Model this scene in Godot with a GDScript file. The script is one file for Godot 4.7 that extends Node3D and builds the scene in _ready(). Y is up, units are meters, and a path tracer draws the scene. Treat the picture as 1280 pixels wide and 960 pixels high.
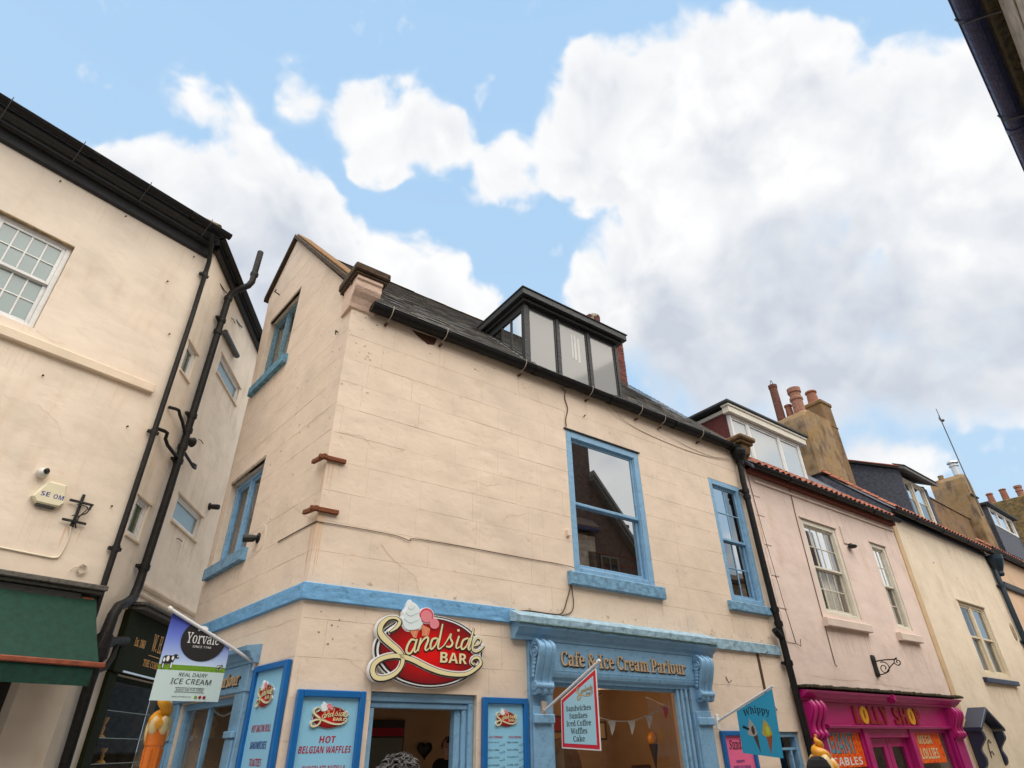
extends Node3D
# A street corner with an ice cream cafe. Every facade has its own frame:
# x runs along the wall, y up, z out of the wall towards the street.

var rng := RandomNumberGenerator.new()
var MT := {}
var TX := {}
var used_names := {}
var fonts := {}
var FA: Transform3D      # cafe, street front
var FB: Transform3D      # cafe, gable side (x runs to the left, so u = -x)
var FC: Transform3D      # left building, front
var FD: Transform3D      # left building, alley side
var FE: Transform3D      # pink house
var FF: Transform3D      # cream house
var FG: Transform3D      # far house
var B2A: Transform3D     # gable frame seen from the cafe's own frame
var D2C: Transform3D

# ---------------------------------------------------------------- mesh builder
class MB:
	var v := PackedVector3Array()
	var n := PackedVector3Array()
	var t := PackedVector2Array()
	var xf := Transform3D.IDENTITY

	func tri(a: Vector3, b: Vector3, c: Vector3, na: Vector3, nb = null, nc = null, ta := Vector2.ZERO, tb := Vector2.ZERO, tc := Vector2.ZERO) -> void:
		var pb: Vector3 = na if nb == null else nb
		var pc: Vector3 = na if nc == null else nc
		var flip := (b - a).cross(c - a).dot(na + pb + pc) > 0.0
		a = xf * a; b = xf * b; c = xf * c
		var bi := xf.basis.inverse().transposed()
		na = (bi * na).normalized(); pb = (bi * pb).normalized(); pc = (bi * pc).normalized()
		if flip:
			v.append_array([a, c, b]); n.append_array([na, pc, pb]); t.append_array([ta, tc, tb])
		else:
			v.append_array([a, b, c]); n.append_array([na, pb, pc]); t.append_array([ta, tb, tc])

	func quad(a: Vector3, b: Vector3, c: Vector3, d: Vector3, out: Vector3) -> void:
		var m := (b - a).cross(c - a)
		if m.length_squared() < 1e-16:
			m = (c - a).cross(d - a)
		if m.length_squared() < 1e-16:
			return
		m = m.normalized()
		if m.dot(out) < 0.0:
			m = -m
		tri(a, b, c, m); tri(a, c, d, m)

	func quad_uv(a: Vector3, b: Vector3, c: Vector3, d: Vector3, out: Vector3) -> void:
		tri(a, b, c, out, null, null, Vector2(0, 1), Vector2(1, 1), Vector2(1, 0))
		tri(a, c, d, out, null, null, Vector2(0, 1), Vector2(1, 0), Vector2(0, 0))

	func box(x0: float, x1: float, y0: float, y1: float, z0: float, z1: float, b := 0.0) -> void:
		b = minf(b, 0.45 * minf(absf(x1 - x0), minf(absf(y1 - y0), absf(z1 - z0))))
		var lo := Vector3(minf(x0, x1), minf(y0, y1), minf(z0, z1))
		var hi := Vector3(maxf(x0, x1), maxf(y0, y1), maxf(z0, z1))
		var c := (lo + hi) / 2.0
		var h := (hi - lo) / 2.0
		for ax in 3:
			var e1 := (ax + 1) % 3
			var e2 := (ax + 2) % 3
			for s: float in [-1.0, 1.0]:
				var q := []
				for k: Vector2 in [Vector2(-1, -1), Vector2(1, -1), Vector2(1, 1), Vector2(-1, 1)]:
					var p := c
					p[ax] += s * h[ax]
					p[e1] += k.x * (h[e1] - b)
					p[e2] += k.y * (h[e2] - b)
					q.append(p)
				var nn := Vector3.ZERO
				nn[ax] = s
				tri(q[0], q[1], q[2], nn); tri(q[0], q[2], q[3], nn)
		if b <= 0.0:
			return
		for ax in 3:
			var e1 := (ax + 1) % 3
			var e2 := (ax + 2) % 3
			for s1: float in [-1.0, 1.0]:
				for s2: float in [-1.0, 1.0]:
					var a0 := c
					var a1 := c
					a0[e1] += s1 * h[e1]; a0[e2] += s2 * (h[e2] - b)
					a1[e1] += s1 * (h[e1] - b); a1[e2] += s2 * h[e2]
					var b0 := a0
					var b1 := a1
					a0[ax] -= h[ax] - b; a1[ax] -= h[ax] - b
					b0[ax] += h[ax] - b; b1[ax] += h[ax] - b
					var nn := Vector3.ZERO
					nn[e1] = s1; nn[e2] = s2
					nn = nn.normalized()
					tri(a0, a1, b1, nn); tri(a0, b1, b0, nn)
		for sx: float in [-1.0, 1.0]:
			for sy: float in [-1.0, 1.0]:
				for sz: float in [-1.0, 1.0]:
					var s := Vector3(sx, sy, sz)
					tri(c + s * h - Vector3(0, sy * b, sz * b), c + s * h - Vector3(sx * b, 0, sz * b), c + s * h - Vector3(sx * b, sy * b, 0), s.normalized())

	# a closed outline in the xy plane, pushed from z0 to z1 with a chamfer of b round the front
	func prism(poly: PackedVector2Array, z0: float, z1: float, b := 0.0, back := true) -> void:
		var m := poly.size()
		if m < 3:
			return
		var area := 0.0
		for i in m:
			area += poly[i].cross(poly[(i + 1) % m])
		if area < 0.0:
			poly = poly.duplicate()
			poly.reverse()
		var inner := poly.duplicate()
		var s := signf(z1 - z0)
		if b > 0.0:
			for i in m:
				var d0 := (poly[i] - poly[(i + m - 1) % m]).normalized()
				var d1 := (poly[(i + 1) % m] - poly[i]).normalized()
				var n0 := Vector2(-d0.y, d0.x)
				var n1 := Vector2(-d1.y, d1.x)
				var q := n0 + n1
				var den := 1.0 + n0.dot(n1)
				inner[i] = poly[i] + (q * (b / den) if den > 0.3 else n0 * b)
		var idx := Geometry2D.triangulate_polygon(inner)
		for k in range(0, idx.size(), 3):
			var p := inner[idx[k]]
			var q := inner[idx[k + 1]]
			var r := inner[idx[k + 2]]
			tri(Vector3(p.x, p.y, z1), Vector3(q.x, q.y, z1), Vector3(r.x, r.y, z1), Vector3(0, 0, s))
		if back:
			var ib := Geometry2D.triangulate_polygon(poly)
			for k in range(0, ib.size(), 3):
				var p := poly[ib[k]]
				var q := poly[ib[k + 1]]
				var r := poly[ib[k + 2]]
				tri(Vector3(p.x, p.y, z0), Vector3(q.x, q.y, z0), Vector3(r.x, r.y, z0), Vector3(0, 0, -s))
		for i in m:
			var p := poly[i]
			var q := poly[(i + 1) % m]
			var d := (q - p).normalized()
			var out := Vector3(d.y, -d.x, 0)
			quad(Vector3(p.x, p.y, z0), Vector3(q.x, q.y, z0), Vector3(q.x, q.y, z1 - s * b), Vector3(p.x, p.y, z1 - s * b), out)
			if b > 0.0:
				var pi := inner[i]
				var qi := inner[(i + 1) % m]
				quad(Vector3(p.x, p.y, z1 - s * b), Vector3(q.x, q.y, z1 - s * b), Vector3(qi.x, qi.y, z1), Vector3(pi.x, pi.y, z1), out + Vector3(0, 0, s))

	# profile of (z, y) points, pulled along x
	func mould(prof: Array, x0: float, x1: float, caps := true) -> void:
		var poly := PackedVector2Array(prof)
		var m := poly.size()
		var area := 0.0
		for i in m:
			area += poly[i].cross(poly[(i + 1) % m])
		for i in m:
			var p := poly[i]
			var q := poly[(i + 1) % m]
			var d := q - p
			var out := Vector3(0, -d.x, d.y) * signf(area)
			quad(Vector3(x0, p.y, p.x), Vector3(q.x * 0 + x0, q.y, q.x), Vector3(x1, q.y, q.x), Vector3(x1, p.y, p.x), out)
		if caps:
			var idx := Geometry2D.triangulate_polygon(poly)
			for k in range(0, idx.size(), 3):
				var a := poly[idx[k]]
				var b := poly[idx[k + 1]]
				var c := poly[idx[k + 2]]
				for e in [[x0, -1.0], [x1, 1.0]]:
					tri(Vector3(e[0], a.y, a.x), Vector3(e[0], b.y, b.x), Vector3(e[0], c.y, c.x), Vector3(e[1] * signf(x1 - x0), 0, 0))

	# round tube through points; radii a number or one per point
	func tube(pts: Array, radii, seg := 8, caps := true) -> void:
		var m := pts.size()
		var rings := []
		var up := Vector3(0.31, 0.87, 0.38).normalized()
		var ctrs := []
		for i in m:
			var d: Vector3
			if i == 0:
				d = pts[1] - pts[0]
			elif i == m - 1:
				d = pts[i] - pts[i - 1]
			else:
				d = (pts[i] - pts[i - 1]).normalized() + (pts[i + 1] - pts[i]).normalized()
			d = d.normalized()
			var sd := up.cross(d)
			if sd.length() < 0.05:
				sd = Vector3(1, 0, 0.2).cross(d)
			sd = sd.normalized()
			up = d.cross(sd).normalized()
			var r: float = radii if (radii is float or radii is int) else radii[i]
			var ring := []
			var nr := []
			for k in seg:
				var a := TAU * k / seg
				var o := sd * cos(a) + up * sin(a)
				ring.append(pts[i] + o * r)
				nr.append(o)
			rings.append([ring, nr, d])
		for i in m - 1:
			for k in seg:
				var k2 := (k + 1) % seg
				tri(rings[i][0][k], rings[i][0][k2], rings[i + 1][0][k2], rings[i][1][k], rings[i][1][k2], rings[i + 1][1][k2])
				tri(rings[i][0][k], rings[i + 1][0][k2], rings[i + 1][0][k], rings[i][1][k], rings[i + 1][1][k2], rings[i + 1][1][k])
		if caps:
			for e in [[0, -1.0], [m - 1, 1.0]]:
				var g = rings[e[0]]
				var nn: Vector3 = g[2] * e[1]
				for k in range(1, seg - 1):
					tri(g[0][0], g[0][k], g[0][k + 1], nn)

	# profile of (radius, height) turned round the y axis
	func lathe(prof: Array, seg := 16) -> void:
		for i in prof.size() - 1:
			var p: Vector2 = prof[i]
			var q: Vector2 = prof[i + 1]
			var d := (q - p).normalized()
			var nn := Vector2(d.y, -d.x)
			for k in seg:
				var a := TAU * k / seg
				var b := TAU * (k + 1) / seg
				var ca := Vector3(cos(a), 0, sin(a))
				var cb := Vector3(cos(b), 0, sin(b))
				var n0 := ca * nn.x + Vector3(0, nn.y, 0)
				var n1 := cb * nn.x + Vector3(0, nn.y, 0)
				var A := ca * p.x + Vector3(0, p.y, 0)
				var B := cb * p.x + Vector3(0, p.y, 0)
				var C := cb * q.x + Vector3(0, q.y, 0)
				var D := ca * q.x + Vector3(0, q.y, 0)
				if p.x > 1e-5:
					tri(A, B, C, n0, n1, n1)
				if q.x > 1e-5:
					tri(A, C, D, n0, n1, n0)

	func ball(c: Vector3, r: Vector3, seg := 12, rows := 8) -> void:
		for i in rows:
			for k in seg:
				var q := []
				for e in [[i, k], [i, k + 1], [i + 1, k + 1], [i + 1, k]]:
					var th: float = PI * e[0] / rows
					var ph: float = TAU * e[1] / seg
					q.append(Vector3(sin(th) * cos(ph), cos(th), sin(th) * sin(ph)))
				if i > 0:
					tri(c + q[0] * r, c + q[1] * r, c + q[2] * r, q[0] / r, q[1] / r, q[2] / r)
				if i < rows - 1:
					tri(c + q[0] * r, c + q[2] * r, c + q[3] * r, q[0] / r, q[2] / r, q[3] / r)

	func add_mesh(m: MB, at := Transform3D.IDENTITY) -> void:
		var bi := at.basis.inverse().transposed()
		for i in m.v.size():
			v.append(xf * (at * m.v[i]))
			n.append((bi * m.n[i]).normalized())
			t.append(m.t[i])

	func mesh() -> ArrayMesh:
		var a := []
		a.resize(Mesh.ARRAY_MAX)
		a[Mesh.ARRAY_VERTEX] = v
		a[Mesh.ARRAY_NORMAL] = n
		a[Mesh.ARRAY_TEX_UV] = t
		var m := ArrayMesh.new()
		m.add_surface_from_arrays(Mesh.PRIMITIVE_TRIANGLES, a)
		return m

func R(x0: float, y0: float, x1: float, y1: float) -> PackedVector2Array:
	return PackedVector2Array([Vector2(x0, y0), Vector2(x1, y0), Vector2(x1, y1), Vector2(x0, y1)])

# ---------------------------------------------------------------- things and parts
func numbered(called: String) -> String:
	var k: int = used_names.get(called, 0)
	used_names[called] = k + 1
	return called if k == 0 else "%s_%03d" % [called, k]

func thing(called: String, label: String, category: String, frame: Transform3D, group := "") -> Node3D:
	var o := Node3D.new()
	o.name = numbered(called)
	o.transform = frame
	add_child(o)
	o.set_meta("label", label)
	o.set_meta("category", category)
	if group != "":
		o.set_meta("group", group)
	return o

func part(parent: Node3D, called: String, mb, m: Material, at := Transform3D.IDENTITY) -> MeshInstance3D:
	var o := MeshInstance3D.new()
	o.name = called
	o.mesh = mb.mesh() if mb is MB else mb
	o.material_override = m
	o.transform = at
	parent.add_child(o, true)
	return o

func single(called: String, mb, m: Material, frame: Transform3D, label: String, category: String, group := "") -> MeshInstance3D:
	var o := part(self, numbered(called), mb, m, frame)
	o.set_meta("label", label)
	o.set_meta("category", category)
	if group != "":
		o.set_meta("group", group)
	return o

func struct(called: String, mb, m: Material, frame := Transform3D.IDENTITY) -> MeshInstance3D:
	var o := part(self, called, mb, m, frame)
	o.set_meta("kind", "structure")
	return o

func stuff(o: MeshInstance3D) -> MeshInstance3D:
	o.set_meta("kind", "stuff")
	return o

func boxed(x0: float, x1: float, y0: float, y1: float, z0: float, z1: float, b := 0.0) -> MB:
	var m := MB.new()
	m.box(x0, x1, y0, y1, z0, z1, b)
	return m

func slab(poly: PackedVector2Array, z0: float, z1: float, b := 0.0) -> MB:
	var m := MB.new()
	m.prism(poly, z0, z1, b)
	return m

func piped(pts: Array, r, seg := 8) -> MB:
	var m := MB.new()
	m.tube(pts, r, seg)
	return m

func frame_at(p: Vector3, yaw_deg: float) -> Transform3D:
	var y := deg_to_rad(yaw_deg)
	var d := Vector3(sin(y), 0, -cos(y))
	return Transform3D(Basis(d, Vector3.UP, d.cross(Vector3.UP)), p)

# ---------------------------------------------------------------- walls with openings
# rectangles of an area left after the holes are taken out
func pieces(x0: float, y0: float, x1: float, y1: float, holes: Array) -> Array:
	var xs := [x0, x1]
	for h: Rect2 in holes:
		for x in [h.position.x, h.end.x]:
			if x > x0 + 1e-4 and x < x1 - 1e-4:
				xs.append(x)
	xs.sort()
	var out := []
	for i in xs.size() - 1:
		if xs[i + 1] - xs[i] < 1e-4:
			continue
		var mx: float = (xs[i] + xs[i + 1]) / 2.0
		var cuts := []
		for h: Rect2 in holes:
			if h.position.x < mx and h.end.x > mx:
				cuts.append([h.position.y, h.end.y])
		cuts.sort()
		var y := y0
		for c in cuts:
			if c[0] > y + 1e-4 and y < y1:
				out.append([xs[i], y, xs[i + 1], minf(c[0], y1)])
			y = maxf(y, c[1])
		if y < y1 - 1e-4:
			out.append([xs[i], y, xs[i + 1], y1])
	return out

func wall(mb: MB, outline: PackedVector2Array, holes: Array, z0: float, z1: float) -> void:
	var b := Rect2(outline[0], Vector2.ZERO)
	for p in outline:
		b = b.expand(p)
	for q in pieces(b.position.x, b.position.y, b.end.x, b.end.y, holes):
		for g in Geometry2D.intersect_polygons(R(q[0], q[1], q[2], q[3]), outline):
			var idx := Geometry2D.triangulate_polygon(g)
			for k in range(0, idx.size(), 3):
				for z in [[z0, -1.0], [z1, 1.0]]:
					var a := []
					for j in 3:
						a.append(Vector3(g[idx[k + j]].x, g[idx[k + j]].y, z[0]))
					mb.tri(a[0], a[1], a[2], Vector3(0, 0, z[1]))
	var area := 0.0
	var m := outline.size()
	for i in m:
		area += outline[i].cross(outline[(i + 1) % m])
	for i in m:
		var p := outline[i]
		var q := outline[(i + 1) % m]
		var d := (q - p) * signf(area)
		mb.quad(Vector3(p.x, p.y, z0), Vector3(q.x, q.y, z0), Vector3(q.x, q.y, z1), Vector3(p.x, p.y, z1), Vector3(d.y, -d.x, 0))
	for h: Rect2 in holes:
		var a := h.position
		var e := h.end
		mb.quad(Vector3(a.x, a.y, z0), Vector3(e.x, a.y, z0), Vector3(e.x, a.y, z1), Vector3(a.x, a.y, z1), Vector3.UP)
		mb.quad(Vector3(a.x, e.y, z0), Vector3(e.x, e.y, z0), Vector3(e.x, e.y, z1), Vector3(a.x, e.y, z1), Vector3.DOWN)
		mb.quad(Vector3(a.x, a.y, z0), Vector3(a.x, e.y, z0), Vector3(a.x, e.y, z1), Vector3(a.x, a.y, z1), Vector3.RIGHT)
		mb.quad(Vector3(e.x, a.y, z0), Vector3(e.x, e.y, z0), Vector3(e.x, e.y, z1), Vector3(e.x, a.y, z1), Vector3.LEFT)

# scored courses: each block a thin piece of its own in front of the wall's core
func block_facing(parent: Node3D, outline: PackedVector2Array, holes: Array, courses: Array, length: float, mats: Array, at: Transform3D, x_from: float, x_to: float) -> void:
	for ci in courses.size() - 1:
		var row0: float = courses[ci]
		var row1: float = courses[ci + 1]
		var x := x_from - rng.randf() * length
		while x < x_to:
			var w := length * rng.randf_range(0.82, 1.18)
			# joints open and close: many are painted over
			var y0 := row0 + 0.0002 + 0.003 * pow(rng.randf(), 1.5)
			var y1 := row1 - 0.0002 - 0.001 * rng.randf()
			var x0 := maxf(x, x_from) + 0.0002 + 0.0018 * pow(rng.randf(), 3.0)
			var x1 := minf(x + w, x_to) - 0.0002 - 0.001 * pow(rng.randf(), 3.0)
			x += w
			if x1 - x0 < 0.03:
				continue
			var mb := MB.new()
			var zt := rng.randf_range(-0.001, 0.0015)
			for q in pieces(x0, y0, x1, y1, holes):
				if q[2] - q[0] < 0.012 or q[3] - q[1] < 0.012:
					continue
				for g in Geometry2D.intersect_polygons(R(q[0], q[1], q[2], q[3]), outline):
					mb.prism(g, -0.008, zt, 0.0012, false)
			if mb.v.size():
				part(parent, "block", mb, mats[rng.randi() % mats.size()], at)

# ---------------------------------------------------------------- lettering
func font(kind: String, bold := false) -> SystemFont:
	var key := kind + str(bold)
	if not fonts.has(key):
		var f := SystemFont.new()
		f.font_names = PackedStringArray([kind])
		f.font_weight = 700 if bold else 400
		fonts[key] = f
	return fonts[key]

# a line of letters as a mesh, fitted to a width and a height, centred on x = 0 with its base at y = 0
func letters(s: String, f: Font, w: float, h: float, depth := 0.0, shear := 0.0, arc := 0.0, grow := 0.0) -> MB:
	var tm := TextMesh.new()
	tm.text = s
	tm.font = f
	tm.font_size = 48
	tm.pixel_size = 0.01
	tm.depth = 0.0
	tm.curve_step = 2.0
	var a := tm.get_mesh_arrays()
	var p: PackedVector3Array = a[Mesh.ARRAY_VERTEX]
	var ix: PackedInt32Array = a[Mesh.ARRAY_INDEX]
	var b := AABB(p[0], Vector3.ZERO)
	for q in p:
		b = b.expand(q)
	var sx := w / b.size.x
	var sy := h / b.size.y
	var pts := PackedVector3Array()
	for q in p:
		var x := (q.x - b.get_center().x) * sx
		var y := (q.y - b.position.y) * sy
		x += y * shear
		if arc != 0.0:
			y += -x * x * arc
		pts.append(Vector3(x, y, 0))
	var mb := MB.new()
	var edges := {}
	for k in range(0, ix.size(), 3):
		var t := [pts[ix[k]], pts[ix[k + 1]], pts[ix[k + 2]]]
		if (t[1] - t[0]).cross(t[2] - t[0]).length_squared() < 1e-16:
			continue
		mb.tri(t[0] + Vector3(0, 0, depth), t[1] + Vector3(0, 0, depth), t[2] + Vector3(0, 0, depth), Vector3(0, 0, 1))
		if depth > 0.0:
			for j in 3:
				var e0: Vector3 = t[j]
				var e1: Vector3 = t[(j + 1) % 3]
				var k0 := Vector2i(roundi(e0.x * 1e5), roundi(e0.y * 1e5))
				var k1 := Vector2i(roundi(e1.x * 1e5), roundi(e1.y * 1e5))
				var key := [k0, k1] if (k0.x < k1.x or (k0.x == k1.x and k0.y < k1.y)) else [k1, k0]
				if edges.has(key):
					edges.erase(key)
				else:
					edges[key] = [e0, e1, t[(j + 2) % 3]]
	for key in edges:
		var e: Array = edges[key]
		var d: Vector3 = (e[1] - e[0]).normalized()
		var out := Vector3(d.y, -d.x, 0)
		if out.dot(e[2] - e[0]) > 0.0:
			out = -out
		mb.quad(e[0], e[1], e[1] + Vector3(0, 0, depth), e[0] + Vector3(0, 0, depth), out)
	return mb

func write(parent: Node3D, called: String, s: String, f: Font, m: Material, x: float, y: float, z: float, w: float, h: float, depth := 0.0, shear := 0.0, arc := 0.0, at := Transform3D.IDENTITY) -> MeshInstance3D:
	return part(parent, called, letters(s, f, w, h, depth, shear, arc), m, at * Transform3D(Basis.IDENTITY, Vector3(x, y, z)))

# smooth curve through points
func curve(pts: Array, steps := 6) -> Array:
	var out := []
	var m := pts.size()
	for i in m - 1:
		var p0 = pts[maxi(i - 1, 0)]
		var p1 = pts[i]
		var p2 = pts[i + 1]
		var p3 = pts[mini(i + 2, m - 1)]
		for k in steps:
			out.append(p1.cubic_interpolate(p2, p0, p3, float(k) / steps))
	out.append(pts[m - 1])
	return out

# a brush stroke: points are (x, y, half width); grow widens it for an outline
func stroke(mb: MB, raw: Array, z0: float, z1: float, grow := 0.0, steps := 5) -> void:
	var pts := curve(raw, steps)
	var m := pts.size()
	var l := []
	var r := []
	for i in m:
		var a: Vector3 = pts[maxi(i - 1, 0)]
		var b: Vector3 = pts[mini(i + 1, m - 1)]
		var d := Vector2(b.x - a.x, b.y - a.y).normalized()
		var e: Vector2 = Vector2(-d.y, d.x) * (pts[i].z + grow)
		var c := Vector2(pts[i].x, pts[i].y)
		if i == 0:
			c -= d * (grow + pts[i].z * 0.4)
		if i == m - 1:
			c += d * (grow + pts[i].z * 0.4)
		l.append(c + e)
		r.append(c - e)
	for i in m - 1:
		mb.quad(Vector3(l[i].x, l[i].y, z1), Vector3(r[i].x, r[i].y, z1), Vector3(r[i + 1].x, r[i + 1].y, z1), Vector3(l[i + 1].x, l[i + 1].y, z1), Vector3(0, 0, 1))
		if z0 < z1:
			mb.quad(Vector3(l[i].x, l[i].y, z0), Vector3(l[i + 1].x, l[i + 1].y, z0), Vector3(l[i + 1].x, l[i + 1].y, z1), Vector3(l[i].x, l[i].y, z1), Vector3(l[i].x - r[i].x, l[i].y - r[i].y, 0))
			mb.quad(Vector3(r[i].x, r[i].y, z0), Vector3(r[i + 1].x, r[i + 1].y, z0), Vector3(r[i + 1].x, r[i + 1].y, z1), Vector3(r[i].x, r[i].y, z1), Vector3(r[i].x - l[i].x, r[i].y - l[i].y, 0))

func ellipse(cx: float, cy: float, rx: float, ry: float, seg := 40) -> PackedVector2Array:
	var p := PackedVector2Array()
	for k in seg:
		p.append(Vector2(cx + rx * cos(TAU * k / seg), cy + ry * sin(TAU * k / seg)))
	return p

# ---------------------------------------------------------------- textures and materials
func noise_tex(seed_: int, freq: float, oct: int, lo: float, hi: float, kind := FastNoiseLite.TYPE_SIMPLEX_SMOOTH, mid := 0.5) -> NoiseTexture2D:
	var f := FastNoiseLite.new()
	f.seed = seed_
	f.noise_type = kind
	f.frequency = freq
	f.fractal_octaves = oct
	f.fractal_gain = 0.55
	var t := NoiseTexture2D.new()
	t.width = 512
	t.height = 512
	t.seamless = true
	t.noise = f
	var g := Gradient.new()
	g.offsets = PackedFloat32Array([0.0, mid, 1.0])
	g.colors = PackedColorArray([Color(lo, lo, lo), Color((lo + hi) / 2, (lo + hi) / 2, (lo + hi) / 2).lerp(Color(hi, hi, hi), 0.3), Color(hi, hi, hi)])
	t.color_ramp = g
	return t

func stain_tex(seed_: int, freq: float, cols: Array, offs: Array, oct := 5) -> NoiseTexture2D:
	var t := noise_tex(seed_, freq, oct, 0, 1)
	var g := Gradient.new()
	g.offsets = PackedFloat32Array(offs)
	g.colors = PackedColorArray(cols)
	t.color_ramp = g
	return t

func make_textures() -> void:
	TX.soft = noise_tex(11, 0.006, 6, 0.90, 1.0)
	TX.rough = noise_tex(12, 0.02, 6, 0.6, 1.0)
	TX.bump = noise_tex(13, 0.012, 6, 0.0, 1.0)
	TX.fine = noise_tex(14, 0.06, 4, 0.0, 1.0)
	TX.pits = noise_tex(15, 0.035, 2, 0.0, 1.0, FastNoiseLite.TYPE_CELLULAR)
	# marks on old masonry paint: rain streaks and rusty, grey or bare patches
	TX.streak = stain_tex(16, 0.01, [Color(0.94, 0.91, 0.87), Color(0.982, 0.972, 0.96), Color(1, 1, 1), Color(1, 1, 1)], [0.0, 0.22, 0.40, 1.0])
	TX.marks = stain_tex(17, 0.022, [Color(0.84, 0.79, 0.74), Color(0.965, 0.95, 0.93), Color(1, 1, 1), Color(1, 1, 1)], [0.0, 0.12, 0.20, 1.0], 6)
	TX.moss = stain_tex(18, 0.014, [Color(0.55, 0.50, 0.46), Color(0.95, 0.90, 0.85), Color(0.98, 0.87, 0.68), Color(0.74, 0.72, 0.60)], [0.1, 0.42, 0.66, 0.92])
	TX.worn = stain_tex(19, 0.018, [Color(0.72, 0.70, 0.68), Color(0.95, 0.955, 0.96), Color(1, 1, 1), Color(1, 1, 1)], [0.05, 0.27, 0.36, 1.0], 6)

# lin: real-world base colour, linear
func mat(lin: Color, rough := 0.8, tex := "", scale := 0.5, bump := "", bump_cm := 0.0, over := "", over_scale := Vector3(0.3, 0.3, 0.3), spec := 0.5, metal := 0.0) -> StandardMaterial3D:
	var m := StandardMaterial3D.new()
	m.albedo_color = lin.linear_to_srgb()
	m.roughness = rough
	m.metallic = metal
	m.metallic_specular = spec
	if tex != "":
		m.albedo_texture = TX[tex]
	if bump != "":
		m.heightmap_enabled = true
		m.heightmap_texture = TX[bump]
		m.heightmap_scale = bump_cm
	if tex != "" or bump != "":
		m.uv1_triplanar = true
		m.uv1_world_triplanar = true
		m.uv1_scale = Vector3.ONE * scale
	if over != "":
		m.detail_enabled = true
		m.detail_blend_mode = BaseMaterial3D.BLEND_MODE_MUL
		m.detail_albedo = TX[over]
		m.detail_uv_layer = BaseMaterial3D.DETAIL_UV_2
		m.uv2_triplanar = true
		m.uv2_world_triplanar = true
		m.uv2_scale = over_scale
	return m

func glass(alpha := 0.06, tint := Color(0.8, 0.85, 0.85), spec := 0.7) -> StandardMaterial3D:
	var m := StandardMaterial3D.new()
	m.transparency = BaseMaterial3D.TRANSPARENCY_ALPHA
	m.albedo_color = Color(tint.r, tint.g, tint.b, alpha)
	m.roughness = 0.02
	m.metallic_specular = spec
	return m

func mirror_glass(lin: Color, rough := 0.015) -> StandardMaterial3D:
	var m := mat(lin, rough)
	m.metallic = 1.0
	return m

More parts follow.
